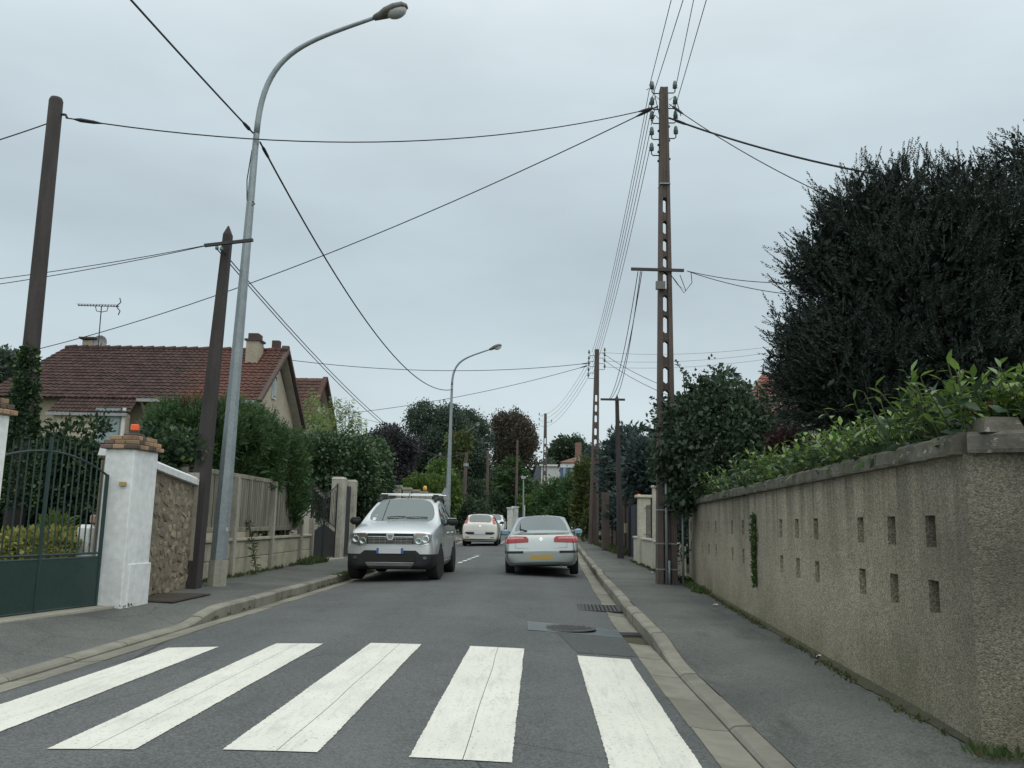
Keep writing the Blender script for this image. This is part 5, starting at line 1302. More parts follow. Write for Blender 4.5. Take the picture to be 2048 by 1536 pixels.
conifer('cedar_tree', 'blue-green cedar just behind the second utility pole', atpx(1212, 52)+Vector((1.8, 0, 0)), htop(1215, 845, 52), 2.6, L_CEDAR, 18, 90, .42, .06, .10, .25, cone=.62, z0=.05)
conifer('cedar_tree', 'cedar pressed close behind the cream fence pillars', atpx(1310, 33)+Vector((1.3, 0, 0)), htop(1310, 830, 33), 2.3, L_CEDAR, 18, 80, .32, .045, .10, .2, cone=.6, z0=.05)
conifer('cedar_tree', 'bushy dark conifer with a pointed top right of the near concrete pole', atpx(1455, 27), htop(1460, 742, 27), 2.0, L_CEDAR, 20, 80, .28, .04, .08, .2, cone=.62, z0=.1)
conifer('spruce_tree', 'small drooping dark conifer before the half-hidden house', atpx(1560, 21), htop(1568, 735, 21), .95, L_YEW, 16, 40, .20, .03, .45, .12, cone=.55, z0=.3)
bush('garden_shrub', 'small dark reddish shrub between the half-hidden house and the laurel hedge', [pb(1585, 885, 15, 18, 16, .3), pb(1560, 890, 15, 14, 14, .3)], 120, 8, .08, .07, .028, leafmat('red_leaves', (.055, .032, .034), (.085, .05, .045)), 'shrub')

# --- left side
h = empty('ivy_hedge', (-7.5, 14, 0), label='tall ivy-covered hedge seen through the green gate', cat='hedge')
P, N = box_pts(-9.9, -6.05, 13.7, 14.9, 0, 2.30, 5200, .14); P, N = clumps(P, N, 5, .06)
leaves('foliage', P, N+rdir(len(P))*.8+np.array([0, 0, -.25]), .065+.04*RNG.random(len(P)), .032, L_IVY, h)
P, N = box_pts(-9.7, -6.3, 13.9, 14.7, 0, 2.2, 2600, .05); P, N = clumps(P, N, 5, .08); leaves('inner_foliage', P, rdir(len(P)), .16, .075, L_IVY, h)
sprig = [pb(190, 850, 13.9, 18, 16, .2), pb(165, 862, 13.9, 14, 10, .2), pb(120, 856, 13.9, 22, 10, .2)]
foliage('foliage', h, sprig, 60, 5, .06, .10, .03, L_IVY, .6)
ivp = [pb(56-i*1.6, 718+i*22, 13.05, 15+i*1.1+random.uniform(-2, 3), 22, .14+.010*i) for i in range(14)]
r = empty('ivy', p_base, label='thick ivy wrapped around the foot of the tall timber pole', cat='ivy')
foliage('foliage', r, ivp, 2000, 5, .03, .06, .026, L_IVY, -.15, .8)
h = empty('variegated_shrub', (-7.2, 12, ZS), label='low yellow variegated shrub behind the bars of the green gate', cat='shrub')
foliage('foliage', h, [pb(30+i*24, 1092, 12.0, 26, 24, .3) for i in range(5)], 420, 5, .05, .075, .028, L_YEL, .4)
h = empty('garden_plant', (-6.9, 12.6, ZS), label='small upright green plant beside the yellow shrub', cat='plant')
foliage('foliage', h, [pb(108, 1065, 12.6, 16, 22, .15)], 90, 5, .05, .16, .018, leafmat('lance_leaves', (.10, .16, .04), (.16, .22, .06)), .8)
c = PY(178, 1072, 12.2); wb = empty('garden_box', (c.x, 12.2, ZS), label='white rounded garden box behind the gate next to the pillar', cat='box', world=False)
MB().box((0, 0, (c.z-ZS)/2+.08), (.24, .3, c.z-ZS+.16)).build('body', M_RENDER, wb, bevel=.05); MB().box((.06, 0, c.z-ZS+.24), (.1, .12, .12)).build('pot', M('pink_pot', (.45, .28, .22)), wb, bevel=.02)
# creeper over the rubble wall and down the timber pole
r = empty('creeper', (-5.7, 13.6, 2), label='creeper hanging over the white coping beside the square timber pole', cat='creeper')
foliage('foliage', r, [pb(340, 880, 14.3, 30, 10, .5), pb(378, 888, 14.2, 28, 14, .35), pb(395, 905, 14.0, 12, 14, .15), pb(365, 950, 14.05, 9, 40, .12), pb(362, 1020, 14.05, 9, 40, .1), pb(330, 868, 14.8, 40, 12, .5)], 420, 5, .06, .09, .03, L_IVY, -.2)
h = empty('thuja_hedge', (-6.8, 18.5, 0), label='high conifer hedge bulging over the concrete fence', cat='hedge')
tb = [pb(350, 855, 16.8, 38, 42, .8), pb(420, 860, 17, 60, 48, .85), pb(400, 900, 16.9, 55, 50, .7), pb(470, 868, 18, 60, 56, .9), pb(515, 890, 19.5, 52, 58, .9), pb(555, 935, 20.8, 50, 66, .9), pb(570, 1000, 21.2, 40, 56, .7), pb(500, 950, 19.5, 60, 60, .8), pb(545, 1030, 21.5, 36, 40, .7), pb(440, 930, 18, 70, 50, .7), pb(585, 905, 22, 24, 34, .7), pb(335, 890, 16.8, 24, 30, .6)]
sprays('foliage', h, tb, 5200, 12, .14, .30, .10, .011, L_THUJA, .9, .7, .3, .8)
foliage('inner_foliage', h, [(b[0], b[1], b[2], b[3]*.82, b[4]*.82, b[5]*.82) for b in tb], 4200, 6, .1, .17, .03, L_THUJA, .4, .8, .5)
foliage('dead_sprays', h, [pb(390, 818, 16.9, 34, 16, .5), pb(440, 835, 17, 24, 20, .4)], 150, 4, .08, .15, .016, L_DEADT, .6)
for b in tb[::2]: MB().tube([(b[0], b[1], 0), (b[0], b[1], b[2])], [.06, .02], 5).build('stem', M_BARK, h)
h = empty('laurel_hedge', (-7, 31, 0), label='tall trimmed laurel hedge behind the pale concrete pillars', cat='hedge')
lb = [pb(690, 930, 29, 60, 55, 1.2), pb(740, 940, 33, 36, 55, 1.2), pb(650, 920, 27.5, 40, 50, 1.0), pb(755, 985, 34, 26, 55, 1.0), pb(705, 1000, 31, 55, 60, 1.0), pb(660, 990, 28.5, 30, 60, .7), pb(735, 905, 33.5, 34, 24, 1.0), pb(745, 1040, 34, 30, 40, 1.0)]
foliage('foliage', h, lb, 2600, 10, .14, .13, .038, leafmat('hedge_laurel', (.032, .075, .032), (.06, .115, .045), (.10, .15, .05), .4, .2, .5), -.1, .9)
foliage('inner_foliage', h, [(b[0], b[1], b[2], b[3]*.8, b[4]*.8, b[5]*.8) for b in lb], 1800, 6, .14, .2, .07, L_SHRUB, 0, 1, .5)
# bamboo
r = empty('bamboo', (-8.3, 36, 0), label='pale yellow-green bamboo standing above the laurel hedge', cat='bamboo')
M_CANE = M('bamboo_cane', (.22, .26, .10)); P = []; D = []
for (px, top_) in ((655, 812), (668, 792), (672, 805), (690, 812), (700, 800), (712, 820), (722, 838), (645, 850), (630, 830)):
    b = PY(px, 1000, 36); b.z = 0; tq = PY(px+random.uniform(-3, 3), top_, 36); MB().tube([b, b.lerp(tq, .6), tq], [.03, .022, .006], 5).build('cane', M_CANE, r)
    for j in range(420):
        u = .55+.45*random.random(); w = .10+.52*(1-u)*2*random.random(); a = random.uniform(0, 6.28)
        p = b.lerp(tq, u)+Vector((math.cos(a)*w, math.sin(a)*w, random.gauss(-.05, .1))); P.append(p); D.append(Vector((math.cos(a), math.sin(a), random.gauss(-.5, .6))))
leaves('foliage', np.array(P), np.array(D), .19, .020, L_BAMB, r)
r = empty('creeper', (-11, 40.6, 5), label='yellow-green creeper covering the edge of the second house', cat='creeper')
foliage('foliage', r, [pb(622, 820, 39.5, 10, 40, .3), pb(632, 860, 39, 18, 30, .4), pb(650, 878, 38.5, 26, 16, .5), pb(640, 845, 39.5, 9, 26, .3)], 300, 6, .1, .14, .04, L_BAMB, 0, .9)
# trees beyond
tree('broadleaf_tree', 'tree behind the ivy-clad timber pole at the picture edge', 'tree', (-21, 34, -.1), [pb(5, 735, 34, 34, 30, 1.2), pb(20, 770, 34, 34, 40, 1.2), pb(-25, 765, 34, 40, 55, 1.2), pb(40, 810, 34, 34, 34, 1.2)], 420, 12, .2, .16, .06, L_FARD, .2)
c = PY(786, 925, 75)
tree('plum_tree', 'dark purple-leaved tree left of the round dark tree', 'tree', (c.x, 75, zg(75)-.1), rand_blobs((c.x, 75, c.z), (2.4, 2.2, 2.9), 14, .7, 1.2), 1000, 16, .24, .18, .07, L_PLUM, .2)
c = PY(893, 905, 96)
tree('broadleaf_tree', 'large round-topped dark green tree at the end of the street', 'tree', (c.x, 96, zg(96)-.1), rand_blobs((c.x, 96, c.z), (4.7, 4.6, 5.8), 38, 1.1, 1.9), 3400, 18, .30, .20, .075, L_FARD, .4)
c = PY(1022, 880, 108)
tree('chestnut_tree', 'rust-brown chestnut tree right of the round dark tree', 'tree', (c.x, 108, zg(108)-.1), rand_blobs((c.x, 108, c.z-.4), (3.1, 3.0, 3.7), 26, .7, 1.4), 1500, 18, .32, .22, .08, L_BROWN, .35)
foliage('lower_crown', bpy.data.objects['chestnut_tree'], [(c.x-1.6, 108, c.z-5, 2.6, 2, 3), (c.x+2, 108, c.z-4.6, 2.2, 2, 2.6), (c.x+.5, 107, c.z-6, 3, 2, 3)], 700, 8, .35, .32, .12, L_BROWN, 0, 1)
tree('broadleaf_tree', 'dark tree filling the gap behind the brown chestnut', 'tree', (PY(1090, 960, 118).x, 118, 0), [pb(1092, 960, 118, 24, 40, 2), pb(1075, 985, 116, 26, 36, 2), pb(950, 1000, 115, 50, 50, 2), pb(1000, 980, 118, 40, 50, 2)], 900, 9, .3, .3, .11, L_FARD, .3)
tree('broadleaf_tree', 'open mid-green tree above the far white houses', 'tree', (PY(1135, 940, 125).x, 125, 0), [pb(1128, 898, 125, 24, 22, 2), pb(1150, 905, 125, 24, 30, 2), pb(1108, 915, 125, 14, 14, 1.5), pb(1165, 930, 125, 26, 40, 2), pb(1120, 930, 128, 24, 24, 2)], 700, 9, .3, .32, .12, L_SHRUB, .3)
conifer('cypress_tree', 'dark green conifer in front of the brown chestnut', atpx(1022, 88), htop(1025, 912, 88), 3.0, L_THUJA, 20, 70, .5, .09, -.1, .2, cone=.55, z0=.02)
conifer('cypress_tree', 'lower dark conifer beside the white gate posts', atpx(985, 90), htop(985, 960, 90), 2.6, L_THUJA, 16, 70, .5, .09, -.1, .2, cone=.5, z0=.02)
conifer('cypress_tree', 'dark conifer hedge-tree behind the third utility pole', atpx(1062, 92), htop(1060, 962, 92), 2.6, L_THUJA, 16, 70, .5, .09, -.1, .2, cone=.5, z0=.02)
bush('round_hedge', 'bright green clipped rounded hedge behind the boarded fence posts', [pb(842, 985, 52, 40, 34, 1.3), pb(866, 980, 53, 24, 28, 1.0)], 800, 8, .12, .16, .035, L_GREEN)
bush('garden_shrub', 'mid-green loose shrub above the round clipped hedge', [pb(880, 960, 62, 26, 40, 1.2), pb(900, 990, 60, 18, 40, 1.0)], 400, 8, .16, .2, .06, L_GREEN, 'shrub')
bush('garden_shrub', 'dark shrub filling the roadside left of the white hatchback', [pb(945, 1000, 70, 26, 40, 1.2), pb(960, 1030, 68, 26, 28, 1.0), pb(990, 1020, 86, 30, 34, 1.2), pb(930, 1030, 64, 20, 36, 1)], 600, 8, .18, .22, .07, L_SHRUB, 'shrub')
bush('clipped_hedge', 'green hedge along the pavement between the third and second utility poles', [pb(1115, 1000, 72, 40, 42, 1.5), pb(1155, 990, 64, 34, 48, 1.5), pb(1090, 1010, 80, 26, 34, 1.2), pb(1172, 1010, 56, 20, 52, 1.2), pb(1135, 1030, 66, 44, 26, 1.2)], 1300, 8, .16, .22, .05, L_THUJA)
bush('garden_shrub', 'dark evergreen bush in front of the far red-roofed house', [pb(1188, 945, 66, 24, 54, 1.2), pb(1172, 985, 64, 22, 40, 1.2)], 500, 8, .18, .24, .06, L_CEDAR, 'shrub')
bush('climbing_shrub', 'yellowish green shrub against the second utility pole', [pb(1166, 960, 50, 16, 50, .6), pb(1160, 1020, 50, 18, 44, .6), pb(1178, 1050, 48, 10, 30, .3)], 320, 8, .12, .16, .05, leafmat('olive_leaves', (.07, .10, .03), (.12, .14, .05)), 'shrub')
bush('young_tree', 'small pale yellow-green tree by the white gate posts', [pb(1052, 1010, 84, 16, 18, .7), pb(1045, 1026, 84, 12, 10, .5)], 120, 8, .15, .2, .05, L_GREEN, 'tree')
r = empty('creeper', b3, label='hanging green creeper smothering the distant street lamp', cat='creeper')
foliage('foliage', r, [pb(912, 885, 67.8, 18, 18, .6), pb(925, 905, 67.6, 12, 34, .4), pb(908, 930, 67.8, 12, 50, .5), pb(905, 990, 67.8, 14, 46, .5), pb(933, 885, 67.5, 8, 24, .3)], 420, 8, .16, .22, .07, leafmat('creeper_leaves', (.06, .10, .03), (.11, .15, .045), (.14, .09, .04), .6, .25), -.3)
bush('cedar_hedge', 'dark conifer mass low behind the brown board fence', [pb(1250, 950, 38, 44, 90, 1.2), pb(1290, 950, 32, 34, 70, .9), pb(1262, 1020, 36, 34, 40, .9), pb(1218, 985, 46, 18, 60, .9)], 900, 9, .16, .26, .05, L_CEDAR)
# far wooded backdrop that closes the horizon
bl_ = []
for i in range(70):
    x = -190+i*5.6+random.uniform(-2, 2); y = 165+random.uniform(-14, 14)
    if -16 < x*100/165 < 3: hgt_ = random.uniform(5, 8)
    else: hgt_ = random.uniform(6, 9)
    bl_.append((x, y, hgt_*.55, 4.2, 3.5, hgt_*.6))
P, N = blob_pts(bl_, 5200, .8, .2); P, N = clumps(P, N, 5, .6)
leaves('distant_woods', P, N+rdir(len(P))*.8, 1.0, .42, L_FARD, kind='stuff')
# weeds at the foot of walls and in the kerb
def weeds(name, pts, n, L, Wd, spread, mat=L_WEED, up=1.2):
    P = np.repeat(np.array(pts, float), n, 0); P = P + RNG.normal(size=P.shape)*np.array([spread, spread, .005]); D = rdir(len(P))*.8+np.array([0, 0, up])
    s = .4+RNG.random(len(P)); return leaves(name, P, D, L*s, Wd*s, mat, kind='stuff')
def wpt(s, d): p = WA+wd*s+wnrm*d; return (p.x, p.y, ZS)
pts = [wpt(s_, random.uniform(.01, .05)+.05*random.random()**2) for s_ in [random.uniform(.3, WL) for _ in range(260)] if mnoise.noise(Vector((s_*.9, 0, 3))) > -.12]
weeds('weeds_wall_foot', pts, 12, .032, .007, .03, leafmat('moss_weeds', (.07, .085, .03), (.11, .12, .05), (.15, .13, .07), .7, .2))
pts = [wpt(random.uniform(WL-3.5, WL), random.uniform(.02, .22)) for _ in range(60)]
weeds('weeds_pole_foot', pts, 12, .09, .022, .04)
weeds('weeds_wall_corner', [W4(random.uniform(.0, .9), ZS, -random.uniform(.02, .12)) for _ in range(26)], 10, .07, .012, .04)
weeds('weeds_fence', [(fx(y)+.09+random.uniform(0, .06), y, ZS+.02) for y in [random.uniform(14.2, 23.5) for _ in range(130)]], 8, .08, .012, .03)
weeds('weeds_gate_side', [(-5.78+random.uniform(-.1, .12), random.uniform(21.6, 23.3), ZS+.03) for _ in range(60)], 12, .16, .02, .06)
q = PZ(672, 1155, -.02); weeds('weeds_kerb', [(-4.24+random.uniform(-.05, .05), random.uniform(18.2, 20.0), .03) for _ in range(40)], 10, .07, .012, .03)
weeds('weeds_kerb_joints', [(-4.18, random.uniform(11, 24), -.07) for _ in range(45)], 6, .04, .008, .02)
weeds('weeds_brown_fence', [(3.1+random.uniform(-.15, .05), random.uniform(31, 44), zg(36)+ZS) for _ in range(150)], 10, .22, .03, .08)
weeds('weeds_cream_fence', [(3.0+random.uniform(-.06, .02), random.uniform(19.2, 28), ZS+.02) for _ in range(70)], 8, .08, .014, .03)
weeds('weeds_pillar_foot', [(-5.2+random.uniform(-.05, .04)-.22*(y-11.0), y, ZS+.02) for y in [random.uniform(11.0, 13) for _ in range(30)]], 5, .035, .008, .03)
# tall thin weed before the fence
r = empty('tall_weed', (-5.72, 17.75, ZS), label='tall thin weed growing before the concrete fence by the lamp', cat='weed')
b = Vector((-5.72, 17.75, ZS)); tq = PY(498, 1040, 17.6); MB().tube([b, tq], [.012, .004], 5).build('stem', M('weed_stem', (.10, .12, .05)), r)
PP = [b.lerp(tq, random.random()) for _ in range(120)]; leaves('foliage', np.array(PP), rdir(120)*np.array([1, 1, .5])+np.array([0, 0, .25]), .16, .012, L_WEED, r)

# ================================================================== CARS
def carpaint(name, col, metal=.55, rough=.32):
    t = NT(name); f = t.range(t.noise(1.5, 4, .6), .3, .7, .92, 1.06)
    x = t.n('ShaderNodeVectorMath', operation='SCALE'); x.inputs[0].default_value = col; t.l(f, x.inputs['Scale'])
    return t.bsdf(x.outputs[0], rough, metal, .5, coat=.6)
M_SILVER = carpaint('silver_paint', (.66, .685, .69), .65, .30)
M_SAGE = carpaint('silver_green_paint', (.385, .425, .415), .75, .28)
M_WHITEC = carpaint('warm_white_paint', (.72, .72, .66), 0, .3)
M_WHITE2 = carpaint('white_paint', (.74, .76, .75), 0, .3)
M_PLAS = M('black_plastic', (.018, .02, .022), (.026, .028, .03), 8, .6)
M_TYRE = M('tyre_rubber', (.016, .016, .017), (.028, .027, .026), 12, .85)
M_RIM = M('alloy', (.42, .43, .44), (.34, .35, .36), 6, .35, .8)
M_CHROME = NT('chrome').bsdf((.72, .74, .75), .15, 1)
M_SKID = M('satin_silver', (.30, .30, .28), (.25, .25, .24), 6, .45, .6)
M_WIND = glassmat('car_glass', (.50, .62, .60), .86, .13)
M_WINDD = glassmat('dark_car_glass', (.10, .12, .12), .9, .02, 1.2)
M_TINT = glassmat('tinted_car_glass', (.26, .32, .31), .7, .10)
M_LENS = glassmat('lamp_lens', (.95, .97, .97), .95, .06)
M_RED = NT('red_lens').bsdf((.33, .01, .018), .12, 0, .6)
M_REDL = NT('pale_red_lens').bsdf((.50, .20, .19), .15, 0, .6)
M_AMB = NT('amber_lens_small').bsdf((.55, .22, .07), .2, 0, .5)
M_SEAT = M('seat_fabric', (.035, .037, .04), (.05, .05, .05), 9, .9)
M_PLATEW = NT('plate_white').bsdf((.62, .64, .68), .4)
M_PLATEB = NT('plate_blue').bsdf((.05, .12, .40), .4)
M_PLATEY = NT('plate_yellow').bsdf((.52, .36, .10), .4)
M_MIRB = NT('mirror_glass').bsdf((.22, .36, .46), .08, 1)
M_SEAM = NT('panel_gap').bsdf((.02, .022, .022), .8)

def car_body(root, ST, glass, M_BODY, M_GL, wheels, arch_r, half_w, bands=(), crease=()):
    """ST: stations (y, zb, w, zsh, wb, zbelt, wt, zt, wr, zr, crown); glass: {(station, kind)} kind 's' side, 'w' screen.
    Returns the body and a BVH of its surface."""
    NJ = 11; rings = []
    for (y, zb, w, zsh, wb, zbelt, wt, zt, wr, zr, cr) in ST:
        rings.append([(0, y, zb), (w-.16, y, zb), (w-.035, y, zb+.07), (w, y, (zb+zsh)*.5+.04), (w-.012, y, zsh), (wb, y, zbelt), (wt, y, zt), (wr, y, zr), (wr-.075, y, zr+.018), ((wr-.075)*.55, y, zr+.018+cr*.75), (0, y, zr+.018+cr)])
    bm = bmesh.new(); VR = []; VLf = []
    for r in rings:
        a = [bm.verts.new(p) for p in r]; b = [a[0]] + [bm.verts.new((-p[0], p[1], p[2])) for p in r[1:-1]] + [a[-1]]; VR.append(a); VLf.append(b)
    mat_side = {}
    for i in range(len(rings)-1):
        for j in range(NJ-1):
            mi = 0
            if j == 5 and (i, 's') in glass: mi = 1
            if j in (8, 9) and (i, 'w') in glass: mi = 2
            if j in (8, 9) and (i, 'r') in glass: mi = 3
            f = bm.faces.new((VR[i][j], VR[i][j+1], VR[i+1][j+1], VR[i+1][j])); f.material_index = mi
            f = bm.faces.new((VLf[i][j], VLf[i+1][j], VLf[i+1][j+1], VLf[i][j+1])); f.material_index = mi
    for i in (0, len(rings)-1):
        for j in range(NJ-1):
            q = [VR[i][j], VR[i][j+1], VLf[i][j+1], VLf[i][j]]; u = []
            for v in q:
                if v not in u: u.append(v)
            if len(u) > 2: bm.faces.new(u)
    cl = bm.edges.layers.float.get('crease_edge') or bm.edges.layers.float.new('crease_edge')
    for e in bm.edges:
        ms = {f.material_index for f in e.link_faces}
        if len(ms) > 1: e[cl] = 1.0
    def crs(i0, i1, j, v):
        for R_ in (VR, VLf):
            for i in range(i0, i1):
                e = bm.edges.get((R_[i][j], R_[i+1][j]))
                if e: e[cl] = max(e[cl], v)
    for (i0, i1, j, v) in crease: crs(i0, i1, j, v)
    for i in range(len(rings)-1):
        for R_ in (VR, VLf):
            e = bm.edges.get((R_[i][1], R_[i+1][1]))
            if e: e[cl] = .5
    bmesh.ops.recalc_face_normals(bm, faces=bm.faces)
    me = bpy.data.meshes.new('cage'); bm.to_mesh(me); bm.free()
    for k in range(4): me.materials.append(M_BODY)
    tmp = bpy.data.objects.new('cage', me); COL.objects.link(tmp)
    sub = tmp.modifiers.new('s', 'SUBSURF'); sub.levels = 3; sub.render_levels = 3
    cut = []
    for y in wheels:
        m = MB().lathe([(arch_r, -half_w*2), (arch_r, half_w*2)], (0, y, arch_r*.87), 32, 'X').mesh('cutter'); o = bpy.data.objects.new('cutter', m); COL.objects.link(o); cut.append(o)
        # keep the middle of the floor: two short cutters
        m.clear_geometry(); mm = MB()
        for s in (-1, 1): mm.lathe([(arch_r, s*(half_w-.34)), (arch_r, s*(half_w+.3))] if s > 0 else [(arch_r, s*(half_w+.3)), (arch_r, s*(half_w-.34))], (0, y, arch_r*.90), 32, 'X')
        m.from_pydata(mm.v, [], mm.f)
        b = tmp.modifiers.new('b', 'BOOLEAN'); b.operation = 'DIFFERENCE'; b.object = o; b.solver = 'EXACT'
    dg = bpy.context.evaluated_depsgraph_get(); dg.update()
    ev = bpy.data.meshes.new_from_object(tmp.evaluated_get(dg))
    for o in cut+[tmp]: bpy.data.objects.remove(o)
    bvh_me = bmesh.new(); bvh_me.from_mesh(ev); bvh = BVHTree.FromBMesh(bvh_me)
    for (bn, bmat, planes, test) in bands:
        for co, no in planes: bmesh.ops.bisect_plane(bvh_me, geom=bvh_me.verts[:]+bvh_me.edges[:]+bvh_me.faces[:], plane_co=co, plane_no=no)
    bvh_me.verts.index_update(); bvh_me.faces.index_update(); bvh_me.normal_update()
    # split by material: body, side windows (each its own), screens
    groups = {}
    bvh_me.faces.ensure_lookup_table()
    seen = set()
    for f in bvh_me.faces:
        if f.index in seen: continue
        mi = min(f.material_index, 3)
        if mi == 0:
            c_ = f.calc_center_median(); nm = 'body'
            for (bn, bmat, planes, test) in bands:
                if test(c_): nm = bn
            groups.setdefault((nm, 0), []).append(f); seen.add(f.index); continue
        st = [f]; comp = []; seen.add(f.index)
        while st:
            g = st.pop(); comp.append(g)
            for e in g.edges:
                for h in e.link_faces:
                    if h.index not in seen and h.material_index == f.material_index: seen.add(h.index); st.append(h)
        groups[({1: 'side_window', 2: 'windscreen', 3: 'rear_window'}[mi], f.index)] = comp
    body = None
    for (nm, _), fs in groups.items():
        idx = {}; V = []; F = []
        for f in fs:
            t_ = []
            for v in f.verts:
                if v.index not in idx: idx[v.index] = len(V); V.append(v.co.copy())
                t_.append(idx[v.index])
            if nm.endswith(('window', 'windscreen')):       # panes face outwards
                f.normal_update()
                if f.normal.dot(f.calc_center_median()-Vector((0, ST[len(ST)//2][0], .7))) < 0: t_ = t_[::-1]
            F.append(t_)
        me = bpy.data.meshes.new(nm); me.from_pydata(V, [], F); me.shade_smooth(); me.materials.append({'body': M_BODY, 'side_window': M_WINDD, 'windscreen': M_GL, 'rear_window': M_GL}.get(nm) or [b[1] for b in bands if b[0] == nm][0])
        try: me.set_sharp_from_angle(angle=rad(40))
        except Exception: pass
        o = bpy.data.objects.new(nm, me); link(o, root)
        if nm == 'body':
            body = o               # dark headlining and trim on the inside of the shell
            Lv = []; Lf = []; ix = {}
            for f in fs:
                if f.calc_center_median().z < .62: continue
                t_ = []
                for v in f.verts:
                    if v.index not in ix: ix[v.index] = len(Lv); Lv.append(v.co - v.normal*.02)
                    t_.append(ix[v.index])
                Lf.append(t_[::-1])
            MB().add(Lv, Lf).build('cabin_lining', M_SEAT, root)
    bvh_me.free()
    return body, bvh
def wheel(root, x, y, r, w, side, turn=0):
    e = MB().lathe([(r*.62, -w/2), (r*.92, -w/2), (r, -w*.34), (r, w*.34), (r*.92, w/2), (r*.62, w/2)], (0, 0, 0), 28, 'X').mesh('wheel', M_TYRE, True)
    o = inst('wheel', e, root, (x, y, r), (0, 0, turn))
    try: e.set_sharp_from_angle(angle=rad(35))
    except Exception: pass
    m = MB(); m.lathe([(r*.60, side*w*.30), (r*.66, side*w*.40), (r*.66, side*w*.45), (r*.58, side*w*.42), (r*.55, side*w*.2), (r*.1, side*w*.2)][::side], (0, 0, 0), 24, 'X')
    m.build('rim', M_RIM, o, True)
    m = MB()
    for k in range(5):
        a = 2*math.pi*k/5; c = Vector((side*w*.34, math.cos(a)*r*.33, math.sin(a)*r*.33))
        m.box(c, (.03, r*.56, r*.17), rot=Matrix.Rotation(a, 3, 'X'))
    m.lathe([(r*.16, side*w*.2), (r*.15, side*w*.42)][::side], (0, 0, 0), 12, 'X'); m.build('spokes', M_RIM, o)
    MB().lathe([(r*.40, -.01+side*w*.1), (r*.40, .01+side*w*.1)], (0, 0, 0), 16, 'X').build('brake_disc', M_STEEL, o)
    return o
def panel(name, poly, bvh, mat, parent, face='F', off=.006, th=.02, step=.06, smooth=True):
    """a thin panel that follows the body; poly in (x,z) for the front 'F' or back 'B', (y,z) for sides 'L'/'R', (x,y) for the top 'T'"""
    bm = bmesh.new(); vs = [bm.verts.new((a, b, 0)) for a, b in poly]; bm.faces.new(vs)
    xs_ = [p[0] for p in poly]; ys_ = [p[1] for p in poly]
    for ax, lo, hi in ((0, min(xs_), max(xs_)), (1, min(ys_), max(ys_))):
        k = lo+step
        while k < hi-1e-4:
            no = (1, 0, 0) if ax == 0 else (0, 1, 0); co = (k, 0, 0) if ax == 0 else (0, k, 0)
            bmesh.ops.bisect_plane(bm, geom=bm.verts[:]+bm.edges[:]+bm.faces[:], plane_co=co, plane_no=no); k += step
    dirs = {'F': Vector((0, 1, 0)), 'B': Vector((0, -1, 0)), 'R': Vector((-1, 0, 0)), 'L': Vector((1, 0, 0)), 'T': Vector((0, 0, -1))}; d = dirs[face]
    def to3(a, b):
        if face in 'FB': o = Vector((a, -3 if face == 'F' else 8, b))
        elif face in 'RL': o = Vector((3 if face == 'R' else -3, a, b))
        else: o = Vector((a, b, 4))
        h = bvh.ray_cast(o, d)
        return h[0] if h[0] is not None else None
    bad = []
    pos = {}
    for v in bm.verts:
        p = to3(v.co.x, v.co.y); pos[v] = p
        if p is None: bad.append(v)
    good = [p for p in pos.values() if p is not None]
    if not good: bm.free(); return None
    for v in bm.verts:
        p = pos[v]
        if p is None:
            g = min((w for w in bm.verts if pos[w] is not None), key=lambda w: (w.co-v.co).length_squared); p = pos[g].copy()
            if face in 'FB': p.x, p.z = v.co.x, v.co.y
            elif face in 'RL': p.y, p.z = v.co.x, v.co.y
        pos[v] = p
    new = {v: pos[v] - d*off for v in bm.verts}
    for v in bm.verts: v.co = new[v]
    bnd = [e for e in bm.edges if len(e.link_faces) == 1]
    ex = bmesh.ops.extrude_edge_only(bm, edges=bnd)
    for v in ex['geom']:
        if isinstance(v, bmesh.types.BMVert): v.co += d*(off+th)
    bmesh.ops.recalc_face_normals(bm, faces=bm.faces)
    me = bpy.data.meshes.new(name); bm.to_mesh(me); bm.free(); me.materials.append(mat)
    if smooth:
        me.shade_smooth()
        try: me.set_sharp_from_angle(angle=rad(35))
        except Exception: pass
    o = bpy.data.objects.new(name, me); return link(o, parent)
def rpoly(x0, x1, z0, z1, r=.02, n=3):
    P = []
    for cx, cz, a0 in ((x1-r, z1-r, 0), (x0+r, z1-r, 90), (x0+r, z0+r, 180), (x1-r, z0+r, 270)):
        for k in range(n+1): a = rad(a0+90*k/n); P.append((cx+r*math.cos(a), cz+r*math.sin(a)))
    return P
def mir(P): return [(-a, b) for a, b in P][::-1]
def seats(root, y1, y2, z0, w=.36):
    for y in (y1, y2):
        for x in ((-w, w) if y == y1 else (-.42, 0, .42)):
            MB().box((x, y, z0), (.46 if y == y1 else .40, .16, .60)).build('seat_back', M_SEAT, root, bevel=.05)
            MB().box((x, y+.02, z0+.40), (.26, .10, .17)).build('headrest', M_SEAT, root, bevel=.04)
    MB().box((0, (y1+y2)/2, z0-.38), (1.35, 2.6, .12)).build('cabin_floor', M_SEAT, root)

